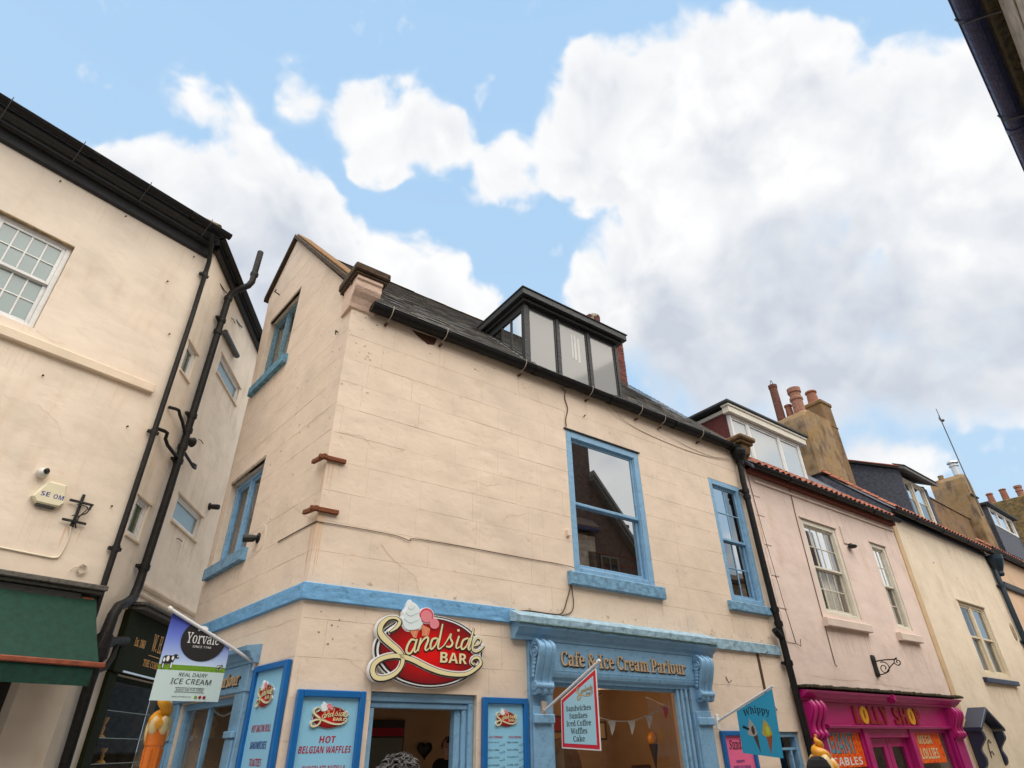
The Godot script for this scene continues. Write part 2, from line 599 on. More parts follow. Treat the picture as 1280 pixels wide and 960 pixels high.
func make_materials() -> void:
	make_textures()
	var sv := Vector3(0.55, 0.1, 0.55)
	var even := Vector3(0.37, 0.37, 0.37)
	for k in 4:
		var f: float = [1.0, 0.985, 0.993, 1.006][k]
		MT["cream_%d" % k] = mat(Color(0.82 * f, 0.67 * f, 0.54 * f * f), 0.75, "soft", 0.45, "bump", 0.9, "marks", even, 0.35)
		MT["gable_%d" % k] = mat(Color(0.80 * f, 0.65 * f, 0.525 * f * f), 0.85, "soft", 0.45, "rough", 1.5, "marks", even, 0.3)
	MT.cream_core = mat(Color(0.76, 0.61, 0.475), 0.9, "soft", 0.45, "bump", 1.5, "marks", even, 0.3)
	MT.left_cream = mat(Color(0.83, 0.71, 0.585), 0.75, "soft", 0.35, "bump", 0.9, "streak", sv, 0.3)
	MT.left_trim = mat(Color(0.80, 0.66, 0.51), 0.7, "soft", 0.35, "bump", 0.7, "streak", sv, 0.3)
	MT.pink = mat(Color(0.83, 0.67, 0.595), 0.8, "soft", 0.3, "bump", 1.2, "streak", sv, 0.3)
	MT.pink_trim = mat(Color(0.76, 0.62, 0.53), 0.75, "soft", 0.5, "bump", 0.6)
	MT.yellow_cream = mat(Color(0.83, 0.71, 0.555), 0.8, "soft", 0.3, "bump", 1.2, "streak", sv, 0.3)
	MT.cream_trim = mat(Color(0.70, 0.60, 0.43), 0.6, "soft", 0.6)
	MT.orange_cream = mat(Color(0.72, 0.5, 0.33), 0.85, "soft", 0.3, "bump", 1.0)
	MT.brown_render = mat(Color(0.27, 0.21, 0.165), 0.95, "soft", 0.5, "rough", 2.5, "moss", Vector3(0.3, 0.12, 0.3), 0.2)
	MT.stack_render = mat(Color(0.36, 0.295, 0.225), 0.95, "soft", 0.4, "rough", 2.5, "moss", Vector3(0.3, 0.12, 0.3), 0.2)
	MT.blue = mat(Color(0.22, 0.42, 0.63), 0.45, "soft", 0.8, "bump", 0.8, "worn", Vector3(0.9, 0.7, 0.9), 0.5)
	MT.blue_sill = mat(Color(0.23, 0.46, 0.68), 0.5, "rough", 0.8, "rough", 1.5, "worn", Vector3(1.1, 1.1, 1.1), 0.45)
	MT.blue_band = mat(Color(0.17, 0.40, 0.67), 0.6, "soft", 0.8, "bump", 1.5, "worn", Vector3(0.8, 0.8, 0.8), 0.4)
	MT.blue_weathered = mat(Color(0.19, 0.40, 0.55), 0.75, "rough", 0.8, "rough", 3.0, "marks", Vector3(0.8, 0.8, 0.8), 0.35)
	MT.lead_blue = mat(Color(0.42, 0.63, 0.77), 0.55, "rough", 0.7, "bump", 2.0, "worn", Vector3(0.7, 0.7, 0.7), 0.4)
	MT.old_blue = mat(Color(0.22, 0.37, 0.45), 0.8, "rough", 1.2, "rough", 2.0, "marks", Vector3(1.5, 1.5, 1.5), 0.3)
	MT.board_blue = mat(Color(0.006, 0.13, 0.40), 0.3, "soft", 1.0)
	MT.board_face = mat(Color(0.25, 0.54, 0.74), 0.35)
	MT.pale_board = mat(Color(0.36, 0.60, 0.72), 0.35)
	MT.black = mat(Color(0.013, 0.012, 0.0115), 0.5, "rough", 1.0, "bump", 0.8, "", Vector3.ONE, 0.35)
	MT.black_wood = mat(Color(0.018, 0.0175, 0.018), 0.55, "rough", 1.4, "bump", 0.8)
	MT.iron = mat(Color(0.013, 0.012, 0.011), 0.6, "rough", 2.0, "rough", 1.0)
	MT.pipe = mat(Color(0.024, 0.021, 0.019), 0.55, "rough", 1.2, "bump", 0.6, "", Vector3.ONE, 0.35)
	MT.grey_plastic = mat(Color(0.07, 0.07, 0.075), 0.5)
	MT.rust = mat(Color(0.28, 0.085, 0.03), 0.9, "rough", 3.0, "rough", 2.0)
	MT.rust_dark = mat(Color(0.12, 0.05, 0.025), 0.9, "rough", 3.0, "rough", 2.0)
	MT.navy = mat(Color(0.02, 0.028, 0.075), 0.55, "rough", 0.8, "bump", 1.5)
	MT.lead_navy = mat(Color(0.125, 0.135, 0.17), 0.7, "rough", 0.8, "rough", 2.0, "marks", Vector3(0.9, 0.3, 0.9), 0.4)
	MT.navy_paint = mat(Color(0.016, 0.025, 0.06), 0.4, "soft", 1.0)
	MT.teal_pipe = mat(Color(0.012, 0.035, 0.06), 0.4, "rough", 1.0)
	MT.nb_gutter = mat(Color(0.04, 0.05, 0.15), 0.4, "rough", 2.0, "bump", 1.0)
	for k in 4:
		var c: Color = [Color(0.25, 0.24, 0.23), Color(0.29, 0.275, 0.255), Color(0.20, 0.198, 0.198), Color(0.31, 0.275, 0.235)][k]
		MT["slate_%d" % k] = mat(c, 0.75, "rough", 2.0, "rough", 1.0, "marks", Vector3(0.5, 0.5, 0.5))
	MT.ridge_tile = mat(Color(0.22, 0.145, 0.075), 0.9, "rough", 1.0, "rough", 2.0, "moss", even)
	for k in 3:
		var c: Color = [Color(0.38, 0.10, 0.045), Color(0.31, 0.08, 0.04), Color(0.42, 0.13, 0.06)][k]
		MT["pantile_%d" % k] = mat(c, 0.8, "rough", 1.5, "rough", 1.5)
	MT.terracotta = mat(Color(0.40, 0.15, 0.085), 0.8, "rough", 1.2, "bump", 1.0, "marks", Vector3(0.8, 0.8, 0.8))
	MT.terracotta_pale = mat(Color(0.44, 0.20, 0.13), 0.8, "rough", 1.2, "bump", 1.0, "marks", Vector3(0.8, 0.8, 0.8))
	MT.brick_a = mat(Color(0.27, 0.07, 0.045), 0.9, "rough", 3.0, "rough", 2.0)
	MT.brick_b = mat(Color(0.19, 0.055, 0.04), 0.9, "rough", 3.0, "rough", 2.0)
	MT.mortar = mat(Color(0.4, 0.36, 0.31), 0.95, "rough", 2.0)
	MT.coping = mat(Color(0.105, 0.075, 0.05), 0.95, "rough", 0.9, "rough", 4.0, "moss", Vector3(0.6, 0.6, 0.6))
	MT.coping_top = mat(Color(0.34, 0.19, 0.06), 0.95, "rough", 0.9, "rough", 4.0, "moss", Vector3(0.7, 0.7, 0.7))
	MT.kneeler = mat(Color(0.72, 0.52, 0.41), 0.85, "soft", 0.9, "bump", 2.0, "marks", even)
	MT.stone_corbel = mat(Color(0.28, 0.19, 0.10), 0.9, "rough", 1.2, "rough", 4.0, "moss", Vector3(0.8, 0.8, 0.8))
	MT.white = mat(Color(0.78, 0.77, 0.75), 0.4, "soft", 0.8)
	MT.off_white = mat(Color(0.74, 0.69, 0.58), 0.5, "soft", 0.8, "bump", 0.4)
	MT.cream_wood = mat(Color(0.72, 0.62, 0.45), 0.5, "soft", 0.8, "bump", 0.4)
	MT.stone_sill = mat(Color(0.50, 0.40, 0.30), 0.85, "rough", 0.8, "bump", 1.5, "marks", even)
	MT.tan_reveal = mat(Color(0.48, 0.34, 0.19), 0.8, "rough", 0.7, "bump", 1.5)
	MT.grey_band = mat(Color(0.045, 0.05, 0.055), 0.7, "rough", 0.8)
	MT.magenta = mat(Color(0.50, 0.014, 0.18), 0.3, "soft", 0.7, "bump", 0.5, "", Vector3.ONE, 0.55)
	MT.magenta_dark = mat(Color(0.42, 0.008, 0.17), 0.35, "soft", 0.7)
	MT.lolly_red = mat(Color(0.30, 0.008, 0.02), 0.4)
	MT.gold_yellow = mat(Color(0.78, 0.40, 0.02), 0.4)
	MT.moss_stone = mat(Color(0.09, 0.085, 0.06), 0.95, "rough", 1.2, "rough", 4.0, "moss", Vector3.ONE)
	MT.green_cloth = mat(Color(0.002, 0.052, 0.032), 0.85, "rough", 0.9, "fine", 0.3)
	MT.green_cloth.rim_enabled = true
	MT.green_cloth.rim = 0.08
	MT.red_bar = mat(Color(0.36, 0.085, 0.035), 0.6, "rough", 1.0)
	MT.grey_wood = mat(Color(0.16, 0.145, 0.125), 0.85, "rough", 1.5, "rough", 2.5, "marks", Vector3(0.4, 2.5, 0.4))
	MT.shop_green = mat(Color(0.022, 0.026, 0.011), 0.75, "soft", 1.0, "", 0.0, "", Vector3.ONE, 0.2)
	MT.gilt = mat(Color(0.75, 0.38, 0.07), 0.5)
	MT.aluminium = mat(Color(0.62, 0.63, 0.64), 0.3, "", 1.0, "", 0.0, "", Vector3.ONE, 0.5, 0.7)
	MT.pole_white = mat(Color(0.66, 0.66, 0.68), 0.35)
	MT.clear = glass(0.05)
	MT.shop_glass = glass(0.07, Color(0.3, 0.31, 0.31), 0.71)
	MT.alley_glass = glass(0.12, Color(0.10, 0.095, 0.08), 0.16)
	MT.mirror = mirror_glass(Color(0.60, 0.60, 0.59))
	MT.half_mirror = mirror_glass(Color(0.78, 0.80, 0.80), 0.03)
	MT.dim_mirror = mirror_glass(Color(0.30, 0.30, 0.295), 0.02)
	MT.dark_pane = mat(Color(0.02, 0.02, 0.02), 0.03, "", 1.0, "", 0.0, "", Vector3.ONE, 0.8)
	MT.frosted = mat(Color(0.165, 0.235, 0.235), 0.3, "", 1.0, "", 0.0, "", Vector3.ONE, 0.6)
	MT.hazy_pane = mat(Color(0.27, 0.27, 0.265), 0.06, "", 1.0, "", 0.0, "", Vector3.ONE, 0.42)
	MT.frosted.clearcoat_enabled = true
	MT.frosted.clearcoat = 0.5
	MT.frosted.clearcoat_roughness = 0.02
	MT.hazy_pane.clearcoat_enabled = true
	MT.hazy_pane.clearcoat = 0.15
	MT.hazy_pane.clearcoat_roughness = 0.02
	MT.room = mat(Color(0.20, 0.15, 0.10), 0.9, "rough", 0.6)
	MT.room_warm = mat(Color(0.46, 0.31, 0.18), 0.9, "soft", 0.6)
	MT.room_dark = mat(Color(0.04, 0.035, 0.03), 0.9)
	MT.curtain = mat(Color(0.72, 0.69, 0.62), 0.9, "soft", 1.0)
	MT.brown_curtain = mat(Color(0.26, 0.2, 0.15), 0.9, "soft", 1.0)
	MT.wire = mat(Color(0.10, 0.065, 0.045), 0.7)
	MT.wire_pale = mat(Color(0.55, 0.47, 0.38), 0.7)
	MT.rust_stain = mat(Color(0.70, 0.50, 0.345), 0.85)
	MT.dirt_stain = mat(Color(0.73, 0.585, 0.455), 0.85)
	MT.lifted_alley_cream = mat(Color(0.88, 0.77, 0.64), 0.75, "soft", 0.35, "bump", 0.9, "streak", sv, 0.3)  # left_cream made lighter and warmer, making up for dim light in the alley
	MT.left_stain = mat(Color(0.76, 0.635, 0.51), 0.85)
	MT.pink_stain = mat(Color(0.73, 0.58, 0.51), 0.85)
	MT.crack = mat(Color(0.22, 0.155, 0.11), 0.9)
	MT.crack_pale = mat(Color(0.56, 0.42, 0.31), 0.9)
	MT.conduit = mat(Color(0.74, 0.66, 0.52), 0.5)
	MT.cam_white = mat(Color(0.72, 0.70, 0.66), 0.35)
	MT.alarm = mat(Color(0.79, 0.72, 0.52), 0.4, "soft", 1.0)
	MT.ink_blue = mat(Color(0.02, 0.03, 0.22), 0.4)
	MT.ink_black = mat(Color(0.012, 0.012, 0.014), 0.45)
	MT.ink_red = mat(Color(0.36, 0.01, 0.035), 0.4)
	MT.sign_red = mat(Color(0.62, 0.006, 0.008), 0.3)
	MT.sign_dark_red = mat(Color(0.23, 0.006, 0.012), 0.3)
	MT.sign_cream = mat(Color(0.76, 0.67, 0.38), 0.35)
	MT.sign_white = mat(Color(0.78, 0.78, 0.78), 0.35)
	MT.sign_gold = mat(Color(0.75, 0.48, 0.06), 0.35)
	MT.ice_white = mat(Color(0.72, 0.80, 0.82), 0.35)
	MT.ice_pink = mat(Color(0.74, 0.24, 0.28), 0.35)
	MT.ice_rose = mat(Color(0.62, 0.07, 0.12), 0.35)
	MT.wafer = mat(Color(0.70, 0.22, 0.10), 0.4)
	MT.letter_tan = mat(Color(0.70, 0.50, 0.30), 0.5, "rough", 2.0)
	MT.flag_teal = mat(Color(0.03, 0.30, 0.50), 0.45)
	MT.hot_pink = mat(Color(0.80, 0.14, 0.30), 0.4)
	MT.cone_orange = mat(Color(0.66, 0.16, 0.015), 0.3, "soft", 2.0)
	MT.cone_cream = mat(Color(0.74, 0.55, 0.27), 0.3, "soft", 2.0)
	MT.cone_yellow = mat(Color(0.78, 0.34, 0.02), 0.28, "soft", 2.0)
	MT.hair = mat(Color(0.11, 0.10, 0.095), 0.6, "rough", 8.0)
	MT.hair_dark = mat(Color(0.012, 0.010, 0.010), 0.6)
	MT.hat = mat(Color(0.006, 0.006, 0.007), 0.95)
	MT.skin = mat(Color(0.52, 0.27, 0.17), 0.55)
	MT.coat_dark = mat(Color(0.012, 0.012, 0.015), 0.9)
	MT.coat_blue = mat(Color(0.03, 0.045, 0.09), 0.9)
	MT.cow_black = MT.ink_black
	MT.paving = mat(Color(0.30, 0.28, 0.255), 0.9, "rough", 0.4, "rough", 3.0)
	MT.nb_wall = mat(Color(0.55, 0.46, 0.36), 0.85, "rough", 0.5, "rough", 2.5, "marks", even)
	MT.nb_dark = mat(Color(0.12, 0.075, 0.055), 0.9, "rough", 0.6)
	MT.bulb = mat(Color(1, 0.85, 0.6), 0.5)
	MT.bulb.emission_enabled = true
	MT.bulb.emission = Color(1, 0.78, 0.5)
	MT.bulb.emission_energy_multiplier = 4.0
	MT.swirl_grey = mat(Color(0.42, 0.52, 0.56), 0.4)
	MT.hot_pale = mat(Color(0.74, 0.42, 0.28), 0.4)
	var g := GradientTexture2D.new()
	g.width = 256
	g.height = 256
	g.fill = GradientTexture2D.FILL_RADIAL
	g.fill_from = Vector2(0.5, 0.5)
	g.fill_to = Vector2(1.0, 0.5)
	g.gradient = Gradient.new()
	g.gradient.offsets = PackedFloat32Array([0.0, 0.45, 1.0])
	g.gradient.colors = PackedColorArray([Color(0.90, 0.04, 0.05), Color(0.80, 0.03, 0.05), Color(0.46, 0.05, 0.09)])
	MT.red_print = mat(Color(1, 1, 1), 0.3)
	MT.red_print.albedo_texture = g
	var sg := GradientTexture2D.new()
	sg.width = 64
	sg.height = 256
	sg.fill_from = Vector2(0, 0)
	sg.fill_to = Vector2(0, 1)
	sg.gradient = Gradient.new()
	sg.gradient.offsets = PackedFloat32Array([0.0, 0.45, 1.0])
	sg.gradient.colors = PackedColorArray([Color(0.20, 0.24, 0.62), Color(0.42, 0.50, 0.84), Color(0.78, 0.86, 0.95)])
	MT.sky_print = mat(Color(1, 1, 1), 0.35)
	MT.sky_print.albedo_texture = sg
	MT.grass_print = mat(Color(0.22, 0.45, 0.03), 0.4, "rough", 6.0)
	MT.pale_print = mat(Color(0.55, 0.68, 0.68), 0.4)
	MT.fire_print = mat(Color(0.80, 0.10, 0.01), 0.35)
	var fp := stain_tex(31, 0.02, [Color(0.85, 0.08, 0.02), Color(0.95, 0.30, 0.02), Color(1.0, 0.62, 0.05), Color(0.9, 0.2, 0.03)], [0.2, 0.45, 0.6, 0.85], 3)
	MT.fire_print.albedo_color = Color(1.0, 0.95, 0.9)
	MT.fire_print.albedo_texture = fp
	MT.fire_print.uv1_triplanar = true
	MT.fire_print.uv1_world_triplanar = true
	MT.fire_print.uv1_scale = Vector3(1.6, 0.9, 1.6)
	MT.poster_teal = mat(Color(0.10, 0.32, 0.42), 0.4)
	MT.net_white = mat(Color(0.66, 0.66, 0.63), 0.9)
	MT.white_lead = mat(Color(0.50, 0.51, 0.50), 0.7, "rough", 1.5, "rough", 2.0, "marks", Vector3(1.5, 1.5, 1.5))
	MT.verdigris = mat(Color(0.16, 0.26, 0.24), 0.9, "rough", 2.0, "rough", 3.0)
	MT.board_print = mat(Color(0.16, 0.18, 0.16), 0.5)
	MT.wafer_lamp = mat(Color(0.55, 0.30, 0.12), 0.6)
	MT.navy_glassy = mat(Color(0.02, 0.05, 0.10), 0.2)
	MT.pale_pane = mat(Color(0.50, 0.52, 0.51), 0.08, "", 1.0, "", 0.0, "", Vector3.ONE, 0.7)
	MT.pale_pane.clearcoat_enabled = true
	MT.pale_pane.clearcoat_roughness = 0.02
	MT.red_cheek = mat(Color(0.17, 0.025, 0.02), 0.6, "rough", 1.0)
	MT.rust_pot = mat(Color(0.19, 0.07, 0.045), 0.85, "rough", 1.2, "bump", 1.0, "marks", Vector3(0.8, 0.8, 0.8))
	MT.tan_edge = mat(Color(0.62, 0.44, 0.26), 0.85, "soft", 0.5, "bump", 1.0)
	MT.stack_moss = mat(Color(0.30, 0.25, 0.14), 0.95, "rough", 0.4, "rough", 4.0, "moss", Vector3(0.5, 0.5, 0.5))
	MT.olive_pane = mat(Color(0.10, 0.11, 0.06), 0.06, "", 1.0, "", 0.0, "", Vector3.ONE, 0.7)
	MT.shelf_glass = mat(Color(0.25, 0.32, 0.29), 0.08)
	MT.rusty_white = mat(Color(0.62, 0.50, 0.40), 0.7, "rough", 3.0, "", 0.0, "marks", Vector3(4, 4, 4))
	MT.sign_red_print = mat(Color(0.58, 0.012, 0.03), 0.35)
	MT.ink_brown = mat(Color(0.06, 0.03, 0.02), 0.5)
	MT.cone_brown = mat(Color(0.11, 0.06, 0.03), 0.5, "rough", 8.0)
	MT.cone_rust = mat(Color(0.42, 0.10, 0.03), 0.5, "rough", 8.0)
	MT.ice_grey = mat(Color(0.55, 0.50, 0.47), 0.5, "rough", 8.0)
	MT.ice_yellow = mat(Color(0.72, 0.48, 0.06), 0.5, "rough", 8.0)
	MT.ice_green = mat(Color(0.40, 0.55, 0.06), 0.5)
	MT.pennant_red = mat(Color(0.78, 0.07, 0.10), 0.8)
	MT.wood_dark = mat(Color(0.11, 0.05, 0.02), 0.5, "rough", 2.0)
	MT.mouth_pink = mat(Color(0.36, 0.12, 0.10), 0.6)

# ---------------------------------------------------------------- camera, sky, sun
# cloud masses: azimuth, elevation, angular radius (degrees), strength
func cloud_masses() -> Array:
	return [[15.1, 56.3, 4.9, 1.00], [24.1, 56.0, 5.4, 1.00], [31.4, 53.5, 6.1, 1.00], [37.9, 50.3, 5.9, 1.00], [41.2, 44.4, 5.8, 1.00], [47.4, 45.8, 4.5, 1.00], [50.6, 42.8, 4.8, 1.00], [52.9, 39.2, 4.4, 1.00], [11.7, 52.5, 5.2, 1.00], [20.6, 50.1, 6.4, 1.00], [27.6, 46.4, 8.5, 1.10], [34.9, 42.0, 8.7, 1.20], [42.2, 39.0, 7.9, 1.20], [47.8, 35.4, 7.2, 1.20], [23.3, 42.4, 6.2, 1.00], [15.1, 40.6, 5.8, 1.00], [12.3, 38.7, 4.8, 1.00], [19.8, 36.5, 7.8, 1.00], [28.3, 36.0, 8.6, 1.20], [36.1, 33.6, 8.4, 1.20], [42.3, 30.5, 7.6, 1.20], [47.4, 28.3, 6.0, 1.20], [21.2, 31.7, 5.6, 1.00], [26.5, 30.2, 6.4, 1.00], [32.8, 28.9, 6.5, 1.10], [39.4, 26.8, 6.2, 1.00], [45.2, 25.3, 5.6, 1.00], [29.9, 26.5, 4.2, 0.80], [-43.5, 41.7, 3.0, 0.90], [-38.9, 42.7, 4.6, 1.00], [-33.3, 45.9, 4.4, 1.00], [-29.0, 44.1, 5.1, 1.00], [-34.2, 39.4, 6.2, 1.00], [-24.3, 42.7, 4.6, 1.00], [-20.0, 40.6, 4.7, 0.90], [-15.3, 40.9, 4.1, 0.90], [-10.4, 41.1, 4.5, 0.90], [-5.2, 38.2, 3.8, 0.80], [-23.9, 36.2, 6.4, 1.00], [-30.3, 35.4, 6.1, 1.00], [-40.9, 44.3, 2.7, 0.90], [-21.8, 53.6, 3.2, 0.85], [-16.2, 53.8, 4.2, 0.90], [-10.0, 53.3, 3.3, 0.85], [-19.0, 51.1, 3.1, 0.80], [-2.1, 50.6, 3.1, 0.80], [2.1, 49.6, 2.4, 0.70], [-40.9, 49.8, 2.9, 0.42], [-31.0, 53.8, 2.8, 0.50], [-37.0, 49.6, 2.4, 0.38], [36.4, 19.0, 2.5, 0.70], [33.1, 20.9, 2.4, 0.50], [12.5, 51.0, 4.9, 0.70], [0.5, 52.1, 2.8, 0.50]]

func shaded_masses() -> Array:
	return [[27.3, 30.4, 11.0], [20.6, 32.6, 7.7], [36.8, 28.4, 8.2], [33.0, 37.6, 5.7], [-28.9, 38.7, 7.6], [-34.1, 35.1, 6.6], [44.0, 26.5, 6.2]]

func dir_of(az: float, el: float) -> Vector3:
	var a := deg_to_rad(az)
	var e := deg_to_rad(el)
	return Vector3(sin(a) * cos(e), sin(e), -cos(a) * cos(e))

var sky_noise := FastNoiseLite.new()
var sky_fine := FastNoiseLite.new()
var sky_warp := FastNoiseLite.new()
var sky_puff := FastNoiseLite.new()

func sky_colour(d: Vector3, mass: float, dark: float, to_sun: Vector3) -> Color:
	var el := maxf(d.y, 0.0)
	var k := pow(el, 0.55)
	var blue := Color(0.53, 0.67, 0.785).lerp(Color(0.325, 0.515, 0.75), k)
	var w := Vector3(sky_warp.get_noise_3dv(d), sky_warp.get_noise_3d(d.z + 7.0, d.x, d.y), sky_warp.get_noise_3d(d.y + 3.0, d.z, d.x)) * 0.035
	var p := d + w
	var n := sky_noise.get_noise_3dv(p)
	var f := sky_fine.get_noise_3dv(p)
	var puff := -sky_puff.get_noise_3dv(p) - 0.1
	var soft := smoothstep(0.1, 0.9, dark)      # the base of a cloud is hazier than its crown
	var dens := minf(mass, 0.9) * 0.85 + n * 0.46 + f * lerpf(0.46, 0.25, soft) + puff * lerpf(0.30, 0.08, soft) - 0.26 - 0.22 * (1.0 - smoothstep(0.0, 0.2, mass)) + 0.12 * soft
	var a := smoothstep(-0.13, lerpf(0.30, 0.60, soft), dens)
	var veil := smoothstep(0.0, 0.3, mass) * clampf(0.24 + f * 0.9 + n * 0.6, 0.0, 0.6)
	a = maxf(a, veil)
	if a <= 0.0:
		return blue
	var n2 := sky_noise.get_noise_3dv(p + to_sun * 0.05)
	var f2 := sky_fine.get_noise_3dv(p + to_sun * 0.02)
	var p2 := -sky_puff.get_noise_3dv(p + to_sun * 0.016) - 0.1
	var relief := clampf(0.72 + (n - n2) * 0.7 + (f - f2) * 0.6 + (puff - p2) * 0.5 * (1.0 - soft), 0.0, 1.0)
	var thick := smoothstep(0.0, 0.7, dens)
	var broad := sky_warp.get_noise_3dv(p * 1.7 + to_sun)
	var shade := clampf(0.10 + broad * 0.45 * thick + dark * (0.55 + 0.30 * n + 0.16 * f) + (1.0 - relief) * 0.5 * thick, 0.0, 1.0)
	# linear: pale grey base, near white crown
	var c := Color(0.845, 0.84, 0.835).lerp(Color(0.50, 0.54, 0.61), shade)
	a *= lerpf(0.98, 0.86, soft * (1.0 - thick))
	return blue.lerp(c, a)

func make_sky(to_sun: Vector3) -> ImageTexture:
	sky_noise.seed = 21; sky_noise.frequency = 5.0; sky_noise.fractal_octaves = 6; sky_noise.fractal_gain = 0.52
	sky_noise.noise_type = FastNoiseLite.TYPE_SIMPLEX_SMOOTH
	sky_fine.seed = 22; sky_fine.frequency = 13.0; sky_fine.fractal_octaves = 5
	sky_puff.seed = 24; sky_puff.noise_type = FastNoiseLite.TYPE_CELLULAR; sky_puff.frequency = 9.0; sky_puff.fractal_octaves = 3
	sky_puff.cellular_return_type = FastNoiseLite.RETURN_DISTANCE; sky_puff.fractal_gain = 0.5
	sky_warp.seed = 23; sky_warp.frequency = 4.0; sky_warp.fractal_octaves = 3
	var masses := []
	for m in cloud_masses():
		masses.append([dir_of(m[0], m[1]), cos(deg_to_rad(m[2] * 1.08)), 1.0 - cos(deg_to_rad(m[2] * 1.08)), m[3]])
	var r2 := RandomNumberGenerator.new()
	r2.seed = 5
	for i in 120:   # sky out of view, clouded more thickly to brighten light and reflections
		var az := r2.randf_range(78.0, 282.0)
		var el := r2.randf_range(4.0, 62.0)
		var rad := r2.randf_range(5.0, 13.0)
		masses.append([dir_of(az, el), cos(deg_to_rad(rad)), 1.0 - cos(deg_to_rad(rad)), 0.95])
	var darks := []
	for m in shaded_masses():
		darks.append([dir_of(m[0], m[1]), 1.0 - cos(deg_to_rad(m[2] * 1.2))])
	var cw := 512
	var chh := 128
	var mass := Image.create_empty(cw, chh, false, Image.FORMAT_RF)
	var dark := Image.create_empty(cw, chh, false, Image.FORMAT_RF)
	for y in chh:
		var el := 90.0 * (1.0 - (y + 0.5) / chh)
		for x in cw:
			var d := dir_of((x + 0.5) / cw * 360.0 - 180.0, el)
			var keep := 1.0
			var top := 0.0
			for m in masses:
				var c: float = d.dot(m[0])
				if c > m[1]:
					var s: float = m[3] * (1.0 - (1.0 - c) / m[2])
					keep *= 1.0 - clampf(s, 0.0, 1.0) * 0.75
					top = maxf(top, s)
			mass.set_pixel(x, y, Color(maxf(top, 1.0 - keep), 0, 0))
			var k := 0.0
			for m in darks:
				var c2: float = 1.0 - d.dot(m[0])
				if c2 < m[1]:
					k = maxf(k, 1.0 - c2 / m[1])
			dark.set_pixel(x, y, Color(smoothstep(0.0, 0.9, k), 0, 0))
	var full := Image.create_empty(1024, 512, false, Image.FORMAT_RGB8)
	full.fill(Color(0.36, 0.33, 0.30))
	sky_part(full, 0, 0, 1024, 256, 1024, mass, dark, to_sun)
	full.resize(4096, 2048, Image.INTERPOLATE_CUBIC)
	sky_part(full, 1330, 240, 2766, 1024, 4096, mass, dark, to_sun)
	return ImageTexture.create_from_image(full)

func sky_part(im: Image, x0: int, y0: int, x1: int, y1: int, width: int, mass: Image, dark: Image, to_sun: Vector3) -> void:
	var mm := mass.duplicate() as Image
	var dd := dark.duplicate() as Image
	mm.resize(width, width / 4, Image.INTERPOLATE_CUBIC)
	dd.resize(width, width / 4, Image.INTERPOLATE_CUBIC)
	var mv := mm.get_data().to_float32_array()
	var dv := dd.get_data().to_float32_array()
	var out := PackedByteArray()
	out.resize((x1 - x0) * (y1 - y0) * 3)
	var at := 0
	for y in range(y0, y1):
		var th := PI * (y + 0.5) / (width / 2)
		var s := sin(th)
		var c := cos(th)
		for x in range(x0, x1):
			var az := TAU * ((x + 0.5) / width - 0.5)
			var k := y * width + x
			var q := sky_colour(Vector3(sin(az) * s, c, -cos(az) * s), mv[k], dv[k], to_sun)
			q = Color(q.r / 1.5, q.g / 1.5, q.b / 1.5).linear_to_srgb()
			out[at] = int(q.r * 255.0 + 0.5)
			out[at + 1] = int(q.g * 255.0 + 0.5)
			out[at + 2] = int(q.b * 255.0 + 0.5)
			at += 3
	var piece := Image.create_from_data(x1 - x0, y1 - y0, false, Image.FORMAT_RGB8, out)
	im.blit_rect(piece, Rect2i(0, 0, x1 - x0, y1 - y0), Vector2i(x0, y0))

